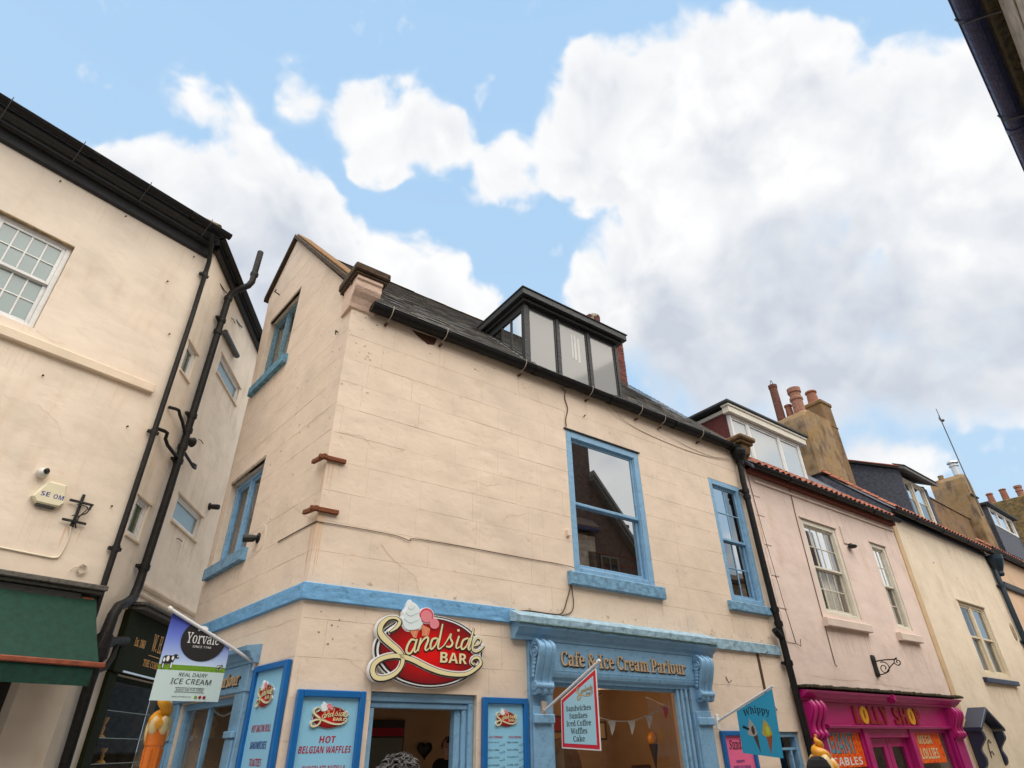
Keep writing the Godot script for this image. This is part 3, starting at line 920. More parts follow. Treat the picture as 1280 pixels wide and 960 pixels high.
# ---------------------------------------------------------------- the cafe sign, drawn as layers of cut board
func logo_strokes() -> Array:
	var strokes := [
		[Vector3(-0.555, 0.200, 0.0061), Vector3(-0.475, 0.257, 0.0183), Vector3(-0.437, 0.323, 0.0195), Vector3(-0.491, 0.361, 0.0146), Vector3(-0.583, 0.350, 0.0171), Vector3(-0.662, 0.286, 0.0268), Vector3(-0.685, 0.206, 0.0317), Vector3(-0.639, 0.138, 0.0342), Vector3(-0.528, 0.063, 0.0317), Vector3(-0.417, -0.006, 0.0293), Vector3(-0.359, -0.089, 0.0244), Vector3(-0.386, -0.187, 0.0207), Vector3(-0.470, -0.260, 0.0220), Vector3(-0.580, -0.297, 0.0244), Vector3(-0.680, -0.291, 0.0268), Vector3(-0.726, -0.231, 0.0293), Vector3(-0.708, -0.152, 0.0268), Vector3(-0.627, -0.094, 0.0244), Vector3(-0.502, -0.060, 0.0244), Vector3(-0.372, -0.057, 0.0244), Vector3(-0.224, -0.086, 0.0268), Vector3(-0.043, -0.148, 0.0268), Vector3(0.154, -0.198, 0.0244), Vector3(0.354, -0.216, 0.0220), Vector3(0.528, -0.202, 0.0207), Vector3(0.661, -0.138, 0.0195), Vector3(0.736, -0.071, 0.0195), Vector3(0.704, -0.008, 0.0171), Vector3(0.628, -0.018, 0.0146), Vector3(0.599, -0.067, 0.0110), Vector3(0.642, -0.097, 0.0073)],
		[Vector3(-0.214, 0.134, 0.0110), Vector3(-0.269, 0.133, 0.0134), Vector3(-0.314, 0.057, 0.0159), Vector3(-0.318, -0.004, 0.0146), Vector3(-0.270, -0.018, 0.0122), Vector3(-0.222, 0.052, 0.0110), Vector3(-0.198, 0.138, 0.0110)],
		[Vector3(-0.191, 0.144, 0.0122), Vector3(-0.217, 0.041, 0.0146), Vector3(-0.204, 0.000, 0.0110), Vector3(-0.163, 0.039, 0.0073)],
		[Vector3(-0.137, 0.160, 0.0110), Vector3(-0.150, 0.102, 0.0134), Vector3(-0.171, 0.020, 0.0146)],
		[Vector3(-0.161, 0.056, 0.0085), Vector3(-0.112, 0.139, 0.0110), Vector3(-0.055, 0.180, 0.0134), Vector3(-0.038, 0.145, 0.0146), Vector3(-0.071, 0.057, 0.0146), Vector3(-0.055, 0.030, 0.0098), Vector3(-0.013, 0.061, 0.0061)],
		[Vector3(0.083, 0.177, 0.0110), Vector3(0.024, 0.161, 0.0134), Vector3(-0.001, 0.090, 0.0146), Vector3(0.013, 0.048, 0.0122), Vector3(0.066, 0.095, 0.0098), Vector3(0.101, 0.178, 0.0098)],
		[Vector3(0.155, 0.348, 0.0098), Vector3(0.129, 0.204, 0.0146), Vector3(0.104, 0.086, 0.0146), Vector3(0.125, 0.058, 0.0098), Vector3(0.174, 0.091, 0.0061)],
		[Vector3(0.178, 0.089, 0.0061), Vector3(0.228, 0.159, 0.0085), Vector3(0.282, 0.242, 0.0110), Vector3(0.277, 0.192, 0.0122), Vector3(0.309, 0.136, 0.0146), Vector3(0.275, 0.092, 0.0134), Vector3(0.217, 0.094, 0.0098)],
		[Vector3(0.402, 0.225, 0.0122), Vector3(0.365, 0.116, 0.0134), Vector3(0.378, 0.082, 0.0098), Vector3(0.429, 0.109, 0.0061)],
		[Vector3(0.534, 0.212, 0.0110), Vector3(0.468, 0.183, 0.0134), Vector3(0.438, 0.110, 0.0146), Vector3(0.460, 0.076, 0.0122), Vector3(0.518, 0.121, 0.0098), Vector3(0.558, 0.214, 0.0098)],
		[Vector3(0.619, 0.334, 0.0098), Vector3(0.581, 0.203, 0.0146), Vector3(0.545, 0.094, 0.0146), Vector3(0.572, 0.077, 0.0098)],
		[Vector3(0.609, 0.122, 0.0085), Vector3(0.698, 0.152, 0.0098), Vector3(0.731, 0.205, 0.0110), Vector3(0.676, 0.223, 0.0110), Vector3(0.620, 0.158, 0.0134), Vector3(0.610, 0.086, 0.0146), Vector3(0.656, 0.061, 0.0122), Vector3(0.733, 0.089, 0.0085), Vector3(0.782, 0.134, 0.0061)]]
	return strokes

# parts of the oval "Sandside BAR" sign under the thing or part given; k scales it
func sandside(parent: Node3D, at: Transform3D, k: float, thick: float, fine := true) -> void:
	var g := at * Transform3D(Basis.IDENTITY.scaled(Vector3(k, k, 1.0)), Vector3.ZERO)
	var steps := 6 if fine else 3
	var seg := 56 if fine else 28
	var step := maxf(0.0022, thick * 0.08)
	var tilt := 0.035
	var layers := [[1.0, "sign_white", "rim"], [0.985, "ink_black", "rim_line"], [0.95, "sign_white", "white_ring"], [0.915, "ink_black", "ring_line"], [0.885, "sign_dark_red", "oval_field"]]
	var z := 0.0
	for i in layers.size():
		var p := PackedVector2Array()
		for q in ellipse(0, 0, 0.76 * layers[i][0], 0.412 * layers[i][0] - 0.012 * (1.0 - layers[i][0]), seg):
			p.append(q.rotated(tilt) + Vector2(0.025, 0.032))
		var z1 := z + (thick if i == 0 else step)
		part(parent, layers[i][2], slab(p, z, z1, 0.002 if i == 0 and fine else 0.0), MT[layers[i][1]], g)
		z = z1
	# the lighter red middle is printed: a soft round gradient
	var mid := MB.new()
	var ring := ellipse(0, 0, 0.76 * 0.88, 0.412 * 0.88, seg)
	for i in seg:
		var a := ring[i].rotated(tilt) + Vector2(0.025, 0.032)
		var b := ring[(i + 1) % seg].rotated(tilt) + Vector2(0.025, 0.032)
		mid.tri(Vector3(0.025, 0.032, z + step), Vector3(a.x, a.y, z + step), Vector3(b.x, b.y, z + step), Vector3(0, 0, 1), null, null, Vector2(0.5, 0.5), Vector2(0.5 + 0.5 * cos(TAU * i / seg), 0.5 - 0.5 * sin(TAU * i / seg)), Vector2(0.5 + 0.5 * cos(TAU * (i + 1) / seg), 0.5 - 0.5 * sin(TAU * (i + 1) / seg)))
	part(parent, "red_print", mid, MT.red_print, g)
	z += step * 2.0
	# white outline behind everything that crosses the rim, then the cones, then the lettering
	var sw := logo_strokes()
	var back := MB.new()
	stroke(back, sw[0], 0.0, z, 0.019, steps)
	back.prism(outline_of(swirl_shape(), 0.02), 0.0, z)
	back.prism(ellipse(-0.076, 0.428, 0.108, 0.098, 20), 0.0, z)
	stroke(back, sw[11], 0.0, z, 0.020, steps)
	part(parent, "white_edge", back, MT.sign_white, g)
	var dark := MB.new()
	for i in sw.size():
		stroke(dark, sw[i], z, z + step, 0.011 if i == 0 else 0.008, steps)
	part(parent, "letter_outline", dark, MT.ink_black, g * Transform3D(Basis.IDENTITY, Vector3(0.004, -0.006, 0)))
	var cone := MB.new()
	for c in [[Vector2(-0.302, 0.238), Vector2(-0.172, 0.260), Vector2(-0.200, 0.155), Vector2(-0.244, 0.163)], [Vector2(-0.139, 0.321), Vector2(-0.016, 0.280), Vector2(-0.033, 0.200), Vector2(-0.123, 0.185)]]:
		cone.prism(PackedVector2Array(c), z, z + step * 1.4)
	part(parent, "wafer_cone", cone, MT.wafer, g)
	part(parent, "pink_scoop", slab(ellipse(-0.076, 0.428, 0.098, 0.088, 20), z, z + step * 1.6), MT.ice_rose, g)
	var pk := MB.new()
	pk.prism(ellipse(-0.080, 0.418, 0.080, 0.073, 20), z, z + step * 2.4)
	pk.prism(ellipse(0.037, 0.343, 0.068, 0.062, 20), z, z + step * 2.6)
	part(parent, "pink_ice_cream", pk, MT.ice_pink, g)
	part(parent, "white_swirl", slab(swirl_shape(), z, z + step * 3.4), MT.ice_white, g)
	if fine:
		var ln := MB.new()
		for l in [[Vector3(-0.385, 0.36, 0.004), Vector3(-0.30, 0.32, 0.006), Vector3(-0.18, 0.37, 0.003)], [Vector3(-0.37, 0.43, 0.004), Vector3(-0.30, 0.40, 0.006), Vector3(-0.20, 0.45, 0.003)], [Vector3(-0.345, 0.495, 0.003), Vector3(-0.30, 0.475, 0.005), Vector3(-0.25, 0.51, 0.003)]]:
			stroke(ln, l, z + step * 3.4, z + step * 3.8, 0.0, 4)
		part(parent, "swirl_shade", ln, MT.swirl_grey, g)
		var wf := MB.new()
		for l in [[Vector2(-0.28, 0.235), Vector2(-0.235, 0.165)], [Vector2(-0.25, 0.24), Vector2(-0.215, 0.16)], [Vector2(-0.215, 0.245), Vector2(-0.235, 0.17)], [Vector2(-0.11, 0.30), Vector2(-0.06, 0.20)], [Vector2(-0.05, 0.28), Vector2(-0.09, 0.20)]]:
			stroke(wf, [Vector3(l[0].x, l[0].y, 0.003), Vector3((l[0].x + l[1].x) / 2, (l[0].y + l[1].y) / 2, 0.003), Vector3(l[1].x, l[1].y, 0.003)], z + step * 1.4, z + step * 1.9, 0.0, 1)
		part(parent, "wafer_lines", wf, MT.hot_pale, g)
	var ink := MB.new()
	for i in range(0, sw.size()):
		stroke(ink, sw[i], z + step, z + step * (2.0 + 0.12 * i), -0.0015, steps)
	ink.prism(ellipse(0.392, 0.294, 0.017, 0.017, 12), z, z + step * 2.0)
	part(parent, "script_lettering", ink, MT.sign_cream, g)
	var f := font("Droid Sans", true)
	var bar := letters("BAR", f, 0.385, 0.118)
	part(parent, "bar_shadow", bar, MT.ink_black, g * Transform3D(Basis.IDENTITY, Vector3(0.345, -0.102, z + step)))
	part(parent, "bar_lettering", bar, MT.sign_cream, g * Transform3D(Basis.IDENTITY, Vector3(0.336, -0.092, z + step * 2.0)))

func swirl_shape() -> PackedVector2Array:
	var p := PackedVector2Array()
	var l := [Vector3(-0.320, 0.573, 0), Vector3(-0.292, 0.549, 0), Vector3(-0.246, 0.533, 0), Vector3(-0.198, 0.487, 0), Vector3(-0.189, 0.43, 0), Vector3(-0.152, 0.367, 0), Vector3(-0.142, 0.307, 0), Vector3(-0.186, 0.262, 0), Vector3(-0.305, 0.240, 0), Vector3(-0.372, 0.266, 0), Vector3(-0.406, 0.341, 0), Vector3(-0.385, 0.40, 0), Vector3(-0.390, 0.435, 0), Vector3(-0.355, 0.485, 0), Vector3(-0.343, 0.533, 0)]
	for q in curve(l, 3):
		p.append(Vector2(q.x, q.y))
	return p

func outline_of(p: PackedVector2Array, d: float) -> PackedVector2Array:
	var o := Geometry2D.offset_polygon(p, d)
	return o[0]

# ---------------------------------------------------------------- windows
func ring_box(mb: MB, x0: float, x1: float, y0: float, y1: float, w: float, z0: float, z1: float, b := 0.006, wb := -1.0) -> void:
	var lo := w if wb < 0.0 else wb
	mb.box(x0, x0 + w, y0, y1, z0, z1, b)
	mb.box(x1 - w, x1, y0, y1, z0, z1, b)
	mb.box(x0 + w, x1 - w, y0, y0 + lo, z0, z1 - 0.001, b)
	mb.box(x0 + w, x1 - w, y1 - w, y1, z0, z1 - 0.001, b)

func sheet(x0: float, x1: float, y0: float, y1: float, z: float) -> MB:
	var m := MB.new()
	m.quad(Vector3(x0, y0, z), Vector3(x1, y0, z), Vector3(x1, y1, z), Vector3(x0, y1, z), Vector3(0, 0, 1))
	return m

# glazed sash: frame, bars, and every pane a piece of its own
func sash(win: Node3D, called: String, x0: float, x1: float, y0: float, y1: float, z: float, fw: float, cols: int, rows: int, m: Material, panes: Array, bar := 0.022, bottom := -1.0) -> void:
	var mb := MB.new()
	ring_box(mb, x0, x1, y0, y1, fw, z - 0.02, z + 0.022, 0.005, bottom)
	var ax := x0 + fw
	var bx := x1 - fw
	var ay := y0 + (fw if bottom < 0.0 else bottom)
	var by := y1 - fw
	for c in range(1, cols):
		var x := lerpf(ax, bx, float(c) / cols)
		mb.box(x - bar / 2, x + bar / 2, ay, by, z - 0.016, z + 0.016, 0.004)
	for r in range(1, rows):
		var y := lerpf(ay, by, float(r) / rows)
		mb.box(ax, bx, y - bar / 2, y + bar / 2, z - 0.015, z + 0.015, 0.004)
	part(win, called, mb, m)
	for c in cols:
		for r in rows:
			var tilt := Vector3(rng.randf_range(-0.004, 0.004), rng.randf_range(-0.004, 0.004), 0)
			var p0x := lerpf(ax, bx, float(c) / cols)
			var p1x := lerpf(ax, bx, float(c + 1) / cols)
			var p0y := lerpf(ay, by, float(r) / rows)
			var p1y := lerpf(ay, by, float(r + 1) / rows)
			var q := MB.new()
			var cx := (p0x + p1x) / 2
			var cy := (p0y + p1y) / 2
			var pts := []
			for k in [[p0x, p0y], [p1x, p0y], [p1x, p1y], [p0x, p1y]]:
				pts.append(Vector3(k[0], k[1], z + (k[0] - cx) * tilt.x + (k[1] - cy) * tilt.y))
			q.quad(pts[0], pts[1], pts[2], pts[3], Vector3(0, 0, 1))
			part(win, "pane", q, panes[(c + r * cols) % panes.size()])

func room(parent: Node3D, x0: float, x1: float, y0: float, y1: float, z0: float, z1: float, m: Material) -> void:
	var mb := MB.new()
	mb.quad(Vector3(x0, y0, z0), Vector3(x1, y0, z0), Vector3(x1, y1, z0), Vector3(x0, y1, z0), Vector3(0, 0, 1))
	mb.quad(Vector3(x0, y0, z0), Vector3(x1, y0, z0), Vector3(x1, y0, z1), Vector3(x0, y0, z1), Vector3.UP)
	mb.quad(Vector3(x0, y1, z0), Vector3(x1, y1, z0), Vector3(x1, y1, z1), Vector3(x0, y1, z1), Vector3.DOWN)
	mb.quad(Vector3(x0, y0, z0), Vector3(x0, y1, z0), Vector3(x0, y1, z1), Vector3(x0, y0, z1), Vector3.RIGHT)
	mb.quad(Vector3(x1, y0, z0), Vector3(x1, y1, z0), Vector3(x1, y1, z1), Vector3(x1, y0, z1), Vector3.LEFT)
	part(parent, "room", mb, m)

func drape(parent: Node3D, x0: float, x1: float, y0: float, y1: float, z: float, m: Material, amp := 0.03, waves := 5.0) -> void:
	var mb := MB.new()
	var k := 24
	for i in k:
		var a := lerpf(x0, x1, float(i) / k)
		var b := lerpf(x0, x1, float(i + 1) / k)
		var za := z + amp * sin(TAU * waves * i / k)
		var zb := z + amp * sin(TAU * waves * (i + 1) / k)
		mb.quad(Vector3(a, y0, za), Vector3(b, y0, zb), Vector3(b, y1, zb), Vector3(a, y1, za), Vector3(0, 0, 1))
	part(parent, "curtain", mb, m)

# a box sash window in its opening, as one part with frame, two sashes, panes, sill
func sash_window(house: Node3D, at: Transform3D, x0: float, x1: float, y0: float, y1: float, fw: float, zf: float, cols: int, ru: int, rl: int, split: float, m: Material, pu: Array, pl: Array, depth := 1.6, room_m: Material = null) -> MeshInstance3D:
	var mb := MB.new()
	ring_box(mb, x0, x1, y0, y1, fw, zf - 0.16, zf, 0.008, fw * 0.6)
	var win := part(house, "window", mb, m, at)
	# staff bead stepping back to the sashes
	var bd := MB.new()
	ring_box(bd, x0 + fw - 0.004, x1 - fw + 0.004, y0 + fw * 0.6 - 0.004, y1 - fw + 0.004, 0.02, zf - 0.07, zf - 0.025, 0.004)
	part(win, "bead", bd, m)
	var ix0 := x0 + fw
	var ix1 := x1 - fw
	var iy0 := y0 + fw * 0.6
	var iy1 := y1 - fw
	var ym := lerpf(iy0, iy1, split)
	var sw := 0.05
	sash(win, "upper_sash", ix0, ix1, ym - 0.02, iy1, zf - 0.075, sw, cols, ru, m, pu)
	sash(win, "lower_sash", ix0, ix1, iy0, ym + 0.02, zf - 0.122, sw, cols, rl, m, pl, 0.022, 0.08)
	room(win, x0 - 0.02, x1 + 0.02, y0 - 0.02, y1 + 0.02, zf - depth, zf - 0.165, room_m if room_m else MT.room)
	return win

func sill(win: Node3D, x0: float, x1: float, y0: float, y1: float, z0: float, z1: float, m: Material) -> void:
	var mb := MB.new()
	mb.mould([Vector2(z0, y0), Vector2(z1 - 0.012, y0), Vector2(z1, y0 + 0.012), Vector2(z1, y1 - 0.03), Vector2(z1 - 0.015, y1 - 0.015), Vector2(z0, y1)], x0, x1)
	part(win, "sill", mb, m)

# a half-round gutter along x
func gutter_shape(x0: float, x1: float, y: float, z: float, r: float, joints := 1.8) -> MB:
	var mb := MB.new()
	var prof := []
	for k in 11:
		var a := PI + PI * k / 10.0
		prof.append(Vector2(z + r * cos(a), y + r * sin(a)))
	for k in range(10, -1, -1):
		var a := PI + PI * k / 10.0
		prof.append(Vector2(z + (r - 0.012) * cos(a), y + (r - 0.012) * sin(a)))
	mb.mould(prof, x0, x1)
	mb.box(x0, x1, y - 0.012, y + 0.008, z + r - 0.008, z + r + 0.01, 0.003)
	var x := x0 + joints * 0.7
	while x < x1 - 0.2:
		var col := []
		for k in 11:
			var a := PI + PI * k / 10.0
			col.append(Vector2(z + (r + 0.012) * cos(a), y + (r + 0.012) * sin(a)))
		for k in range(10, -1, -1):
			var a := PI + PI * k / 10.0
			col.append(Vector2(z + (r + 0.001) * cos(a), y + (r + 0.001) * sin(a)))
		mb.mould(col, x - 0.05, x + 0.05)
		x += joints
	for e in [x0 - 0.006, x1 + 0.006]:
		var cap := PackedVector2Array()
		for k in 11:
			var a := PI + PI * k / 10.0
			cap.append(Vector2(z + r * cos(a), y + r * sin(a)))
		var idx := Geometry2D.triangulate_polygon(cap)
		for k in range(0, idx.size(), 3):
			var q := []
			for j in 3:
				q.append(Vector3(e, cap[idx[k + j]].y, cap[idx[k + j]].x))
			mb.tri(q[0], q[1], q[2], Vector3(-1 if e == x0 - 0.006 else 1, 0, 0))
	return mb

# rows of slates on a slope that rises from (y0, z0) towards -z with pitch k
func slates(house: Node3D, at: Transform3D, x0: float, x1: float, y0: float, z0: float, k: float, rise: float, skip: Array, w := 0.3, course := 0.19) -> void:
	var sl := Vector2(1.0, k).normalized()     # along the slope: (back, up)
	var nrm := Vector3(0, sl.x, sl.y)
	var mbs := [MB.new(), MB.new(), MB.new(), MB.new()]
	var rows := int(rise / sl.y / course)
	for r in rows:
		var d0 := r * course
		var d1 := d0 + course + 0.03
		var x := x0 - (w / 2 if r % 2 else 0.0)
		while x < x1:
			var a := maxf(x, x0) + 0.002
			var b := minf(x + w, x1) - 0.002
			x += w
			if b - a < 0.03:
				continue
			var dep := d0 * sl.x - z0
			var yy := y0 + d0 * sl.y
			var hidden := false
			for s in skip:
				if a > s[0] and b < s[1] and yy < s[2]:
					hidden = true
			if hidden:
				continue
			var th := rng.randf_range(0.008, 0.014)
			var j := rng.randf_range(-0.012, 0.012)
			var p0 := Vector3(0, y0 + (d0 + j) * sl.y, z0 - (d0 + j) * sl.x)
			var p1 := Vector3(0, y0 + d1 * sl.y, z0 - d1 * sl.x)
			var lift := nrm * (th + 0.012)
			var top := nrm * 0.004
			var m: MB = mbs[rng.randi() % 4]
			var A := Vector3(a, 0, 0)
			var B := Vector3(b, 0, 0)
			m.quad(p0 + A + lift, p0 + B + lift, p1 + B + top, p1 + A + top, nrm)
			m.quad(p0 + A + lift, p0 + B + lift, p0 + B + lift - nrm * th, p0 + A + lift - nrm * th, Vector3(0, -sl.y, sl.x))
			m.quad(p0 + A + lift, p1 + A + top, p1 + A, p0 + A + lift - nrm * th, Vector3.LEFT)
			m.quad(p0 + B + lift, p1 + B + top, p1 + B, p0 + B + lift - nrm * th, Vector3.RIGHT)
			m.quad(p0 + A + lift - nrm * th, p0 + B + lift - nrm * th, p1 + B, p1 + A, -nrm)
	for i in 4:
		stuff(part(house, "slates", mbs[i], MT["slate_%d" % i], at))

# a chimney pot standing on y = 0
func pot_shape(r: float, h: float, kind := 0) -> MB:
	var mb := MB.new()
	if kind == 0:
		mb.lathe([Vector2(r * 1.12, 0), Vector2(r * 1.08, h * 0.06), Vector2(r, h * 0.1), Vector2(r * 0.86, h * 0.84), Vector2(r * 1.02, h * 0.87), Vector2(r * 1.05, h * 0.95), Vector2(r * 0.95, h), Vector2(r * 0.72, h), Vector2(r * 0.7, h * 0.6), Vector2(0, h * 0.6)], 14)
	elif kind == 1:
		mb.lathe([Vector2(r, 0), Vector2(r * 0.96, h * 0.5), Vector2(r * 1.12, h * 0.54), Vector2(r * 1.12, h * 0.62), Vector2(r * 0.95, h * 0.66), Vector2(r * 0.95, h * 0.8), Vector2(r * 1.15, h * 0.84), Vector2(r * 1.15, h), Vector2(r * 0.8, h), Vector2(r * 0.75, h * 0.6), Vector2(0, h * 0.6)], 14)
	else:
		mb.lathe([Vector2(r, 0), Vector2(r * 0.92, h * 0.9), Vector2(r * 1.05, h * 0.93), Vector2(r * 1.05, h), Vector2(r * 0.75, h), Vector2(r * 0.7, h * 0.6), Vector2(0, h * 0.6)], 14)
	return mb

func T(x: float, y: float, z: float) -> Transform3D:
	return Transform3D(Basis.IDENTITY, Vector3(x, y, z))

func drain(house: Node3D, called: String, pts: Array, r: float, m: Material, collars: Array, at := Transform3D.IDENTITY) -> MeshInstance3D:
	var o := part(house, called, piped(pts, r, 12), m, at)
	for c in collars:   # point, direction
		var d: Vector3 = c[1].normalized()
		var q := part(o, "collar", piped([c[0] - d * 0.05, c[0] - d * 0.03, c[0] + d * 0.03, c[0] + d * 0.05], [r * 1.12, r * 1.3, r * 1.3, r * 1.12], 12), m)
		if c.size() > 2:   # ears fixed to the wall
			var e := MB.new()
			e.box(c[0].x - r * 2.1, c[0].x + r * 2.1, c[0].y - 0.025, c[0].y + 0.025, c[0].z - r - 0.02, c[0].z - r * 0.3, 0.005)
			part(o, "fixing", e, m)

	return o

# ---------------------------------------------------------------- the cafe building
func build_cafe() -> Node3D:
	var c := thing("cafe_building", "cream painted corner building with blue trim, slate roof and black dormer", "building", FA)
	var k := 1.05
	var eave := 7.45
	# street wall
	var hA := [Rect2(4.12, 3.93, 1.83, 2.49), Rect2(8.05, 3.93, 1.07, 2.49), Rect2(0.93, -0.2, 1.42, 2.366), Rect2(3.52, 0.45, 2.94, 1.95), Rect2(8.53, -0.9, 0.75, 2.68)]
	var outA := R(0.0, -1.3, 9.42, 7.42)
	var mb := MB.new()
	wall(mb, outA, hA, -0.42, -0.007)
	part(c, "front_wall", mb, MT.cream_core)
	var mats := [MT.cream_0, MT.cream_1, MT.cream_2, MT.cream_3, MT.cream_0, MT.cream_2]
	block_facing(c, outA, hA, [0.85, 1.27, 1.68, 2.07, 2.47, 2.87, 3.23, 3.63, 4.0, 4.39, 4.80, 5.2, 5.6, 6.0, 6.38, 6.79, 7.15, 7.42], 0.86, mats, Transform3D.IDENTITY, 0.0, 9.42)
	# gable wall; this frame runs to the left of the corner
	var hB := [Rect2(-3.92, 4.19, 1.50, 1.45), Rect2(-4.02, 7.72, 1.46, 1.58), Rect2(-3.62, 0.4, 2.12, 1.78)]
	var outB := PackedVector2Array([Vector2(0, -1.3), Vector2(0, 7.62), Vector2(-3.55, 11.36), Vector2(-4.62, 10.35), Vector2(-4.27, 7.5), Vector2(-4.16, 3.6), Vector2(-4.14, -1.3)])
	mb = MB.new()
	wall(mb, outB, hB, -0.36, -0.007)
	part(c, "gable_wall", mb, MT.cream_core, B2A)
	var gm := [MT.gable_0, MT.gable_1, MT.gable_2, MT.gable_3]
	block_facing(c, outB, hB, [0.85, 1.27, 1.68, 2.07, 2.47, 2.87, 3.23, 3.63, 3.985, 4.38, 4.83, 5.24, 5.65, 6.06, 6.47, 6.9, 7.34, 7.75, 8.2, 8.65, 9.1, 9.55, 10.0, 10.45, 10.9, 11.36], 0.95, gm, B2A, -4.7, 0.0)
	# back, party wall, floors and roof deck close the house
	mb = MB.new()
	mb.box(-0.1, 9.42, -1.3, 10.2, -4.45, -4.25)
	part(c, "rear_wall", mb, MT.cream_core)
	part(c, "party_wall", slab(PackedVector2Array([Vector2(0.42, -1.3), Vector2(0.42, 7.35), Vector2(3.6, 10.9), Vector2(4.25, 10.2), Vector2(4.25, -1.3)]), 9.2, 9.42), MT.cream_core, Transform3D(Basis(Vector3(0, 0, -1), Vector3.UP, Vector3(1, 0, 0)), Vector3.ZERO))
	mb = MB.new()
	mb.box(0.05, 9.2, 3.15, 3.35, -4.25, -0.43)
	part(c, "upper_floor", mb, MT.room)
	mb = MB.new()
	mb.box(0.05, 9.2, 7.2, 7.3, -4.25, -0.43)
	part(c, "attic_floor", mb, MT.room)
	mb = MB.new()
	var zr := -3.6
	var yr := eave + k * 3.6
	mb.mould([Vector2(0.06, eave - 0.10), Vector2(0.06, eave - 0.02), Vector2(zr, yr - 0.01), Vector2(zr - 1.0, yr - 1.0), Vector2(zr - 1.0, yr - 1.12), Vector2(zr, yr - 0.14)], 0.1, 9.45)
	part(c, "roof", mb, MT.slate_2)
	slates(c, Transform3D.IDENTITY, 0.34, 9.45, eave - 0.02, 0.10, k, 3.78, [[3.6, 5.8, 9.2]])
	var rt := MB.new()
	var x := 0.3
	while x < 9.4:
		var lift := rng.randf_range(-0.008, 0.01)
		var prof := []
		for a in [-58.0, -30.0, 0.0, 30.0, 58.0]:
			prof.append(Vector2(zr - 0.17 * sin(deg_to_rad(a)), yr - 0.10 + 0.17 * cos(deg_to_rad(a)) + lift))
		for a in [58.0, 30.0, 0.0, -30.0, -58.0]:
			prof.append(Vector2(zr - 0.145 * sin(deg_to_rad(a)), yr - 0.10 + 0.145 * cos(deg_to_rad(a)) + lift))
		var one := MB.new()
		one.mould(prof, x + 0.003, minf(x + 0.45, 9.45))
		part(c, "ridge_tile", one, MT.ridge_tile)
		x += 0.452
	# coping and kneeler on the gable
	var cp := slab(PackedVector2Array([Vector2(0.02, 7.66), Vector2(-3.55, 11.38), Vector2(-3.55, 11.50), Vector2(0.02, 7.78)]), -0.30, 0.085, 0.012)
	part(c, "coping", cp, MT.coping, B2A)
	part(c, "coping", slab(PackedVector2Array([Vector2(-3.552, 11.38), Vector2(-4.72, 10.28), Vector2(-4.72, 10.40), Vector2(-3.552, 11.50)]), -0.30, 0.085, 0.012), MT.coping, B2A)
	part(c, "coping_lichen", slab(PackedVector2Array([Vector2(0.0, 7.806), Vector2(-3.53, 11.486), Vector2(-3.53, 11.535), Vector2(0.0, 7.855)]), -0.27, 0.04, 0.01), MT.coping_top, B2A)
	mb = MB.new()
	mb.box(-0.13, 0.44, 7.79, 7.93, -0.42, 0.30, 0.02)
	mb.box(-0.10, 0.41, 7.74, 7.787, -0.40, 0.26, 0.01)
	part(c, "kneeler_cap", mb, MT.coping)
	mb = MB.new()
	var kp := [Vector2(-0.3, 7.25), Vector2(0.0, 7.25), Vector2(0.03, 7.27), Vector2(0.05, 7.33), Vector2(0.10, 7.42), Vector2(0.17, 7.49), Vector2(0.205, 7.56), Vector2(0.21, 7.66), Vector2(0.235, 7.68), Vector2(0.235, 7.738), Vector2(-0.3, 7.738)]
	mb.mould(kp, -0.06, 0.35)
	part(c, "kneeler", mb, MT.kneeler)
	# gutter with its irons
	var gu := part(c, "gutter", gutter_shape(0.26, 9.28, 7.37, 0.115, 0.105, 1.85), MT.black)
	for bx: float in [0.57, 1.53, 3.12, 4.69, 6.02, 6.70, 7.9]:
		var b := MB.new()
		b.tube([Vector3(bx, 7.40, 0.23), Vector3(bx, 7.33, 0.225), Vector3(bx, 7.27, 0.18), Vector3(bx, 7.245, 0.115), Vector3(bx, 7.23, 0.03), Vector3(bx, 7.20, -0.02)], 0.0065, 6)
		part(gu, "gutter_iron", b, MT.wire_pale)
		var s := MB.new()
		s.box(bx - 0.04, bx, 7.155, 7.185, -0.02, 0.09, 0.006)
		part(gu, "rusty_spike", s, MT.rust_dark)
	# stone corbel at the far end of the eaves
	mb = MB.new()
	mb.box(9.10, 9.66, 7.52, 7.64, -0.35, 0.36, 0.03)
	mb.box(9.14, 9.62, 7.45, 7.515, -0.35, 0.30, 0.02)
	part(c, "corbel_cap", mb, MT.stone_corbel)
	mb = MB.new()
	mb.mould([Vector2(-0.3, 7.02), Vector2(0.02, 7.02), Vector2(0.06, 7.10), Vector2(0.13, 7.2), Vector2(0.2, 7.26), Vector2(0.23, 7.36), Vector2(0.24, 7.447), Vector2(-0.3, 7.447)], 9.22, 9.56)
	part(c, "corbel", mb, MT.stone_corbel)
	# string band, blue
	mb = MB.new()
	mb.box(-0.052, 2.93, 3.06, 3.25, -0.03, 0.05, 0.008)
	part(c, "blue_band", mb, MT.blue_band)
	mb = MB.new()
	mb.box(7.14, 9.22, 3.03, 3.205, -0.03, 0.055, 0.008)
	part(c, "blue_band", mb, MT.lead_blue)
	mb = MB.new()
	mb.box(-4.15, 0.0, 3.07, 3.25, -0.03, 0.05, 0.008)
	part(c, "blue_band", mb, MT.blue_band, B2A)
	# windows on the street
	var w := sash_window(c, Transform3D.IDENTITY, 4.12, 5.95, 3.93, 6.42, 0.13, 0.0, 1, 1, 1, 0.475, MT.blue, [MT.mirror], [MT.mirror])
	sill(w, 3.97, 6.10, 3.715, 3.93, -0.12, 0.085, MT.blue_sill)
	var hood := MB.new()
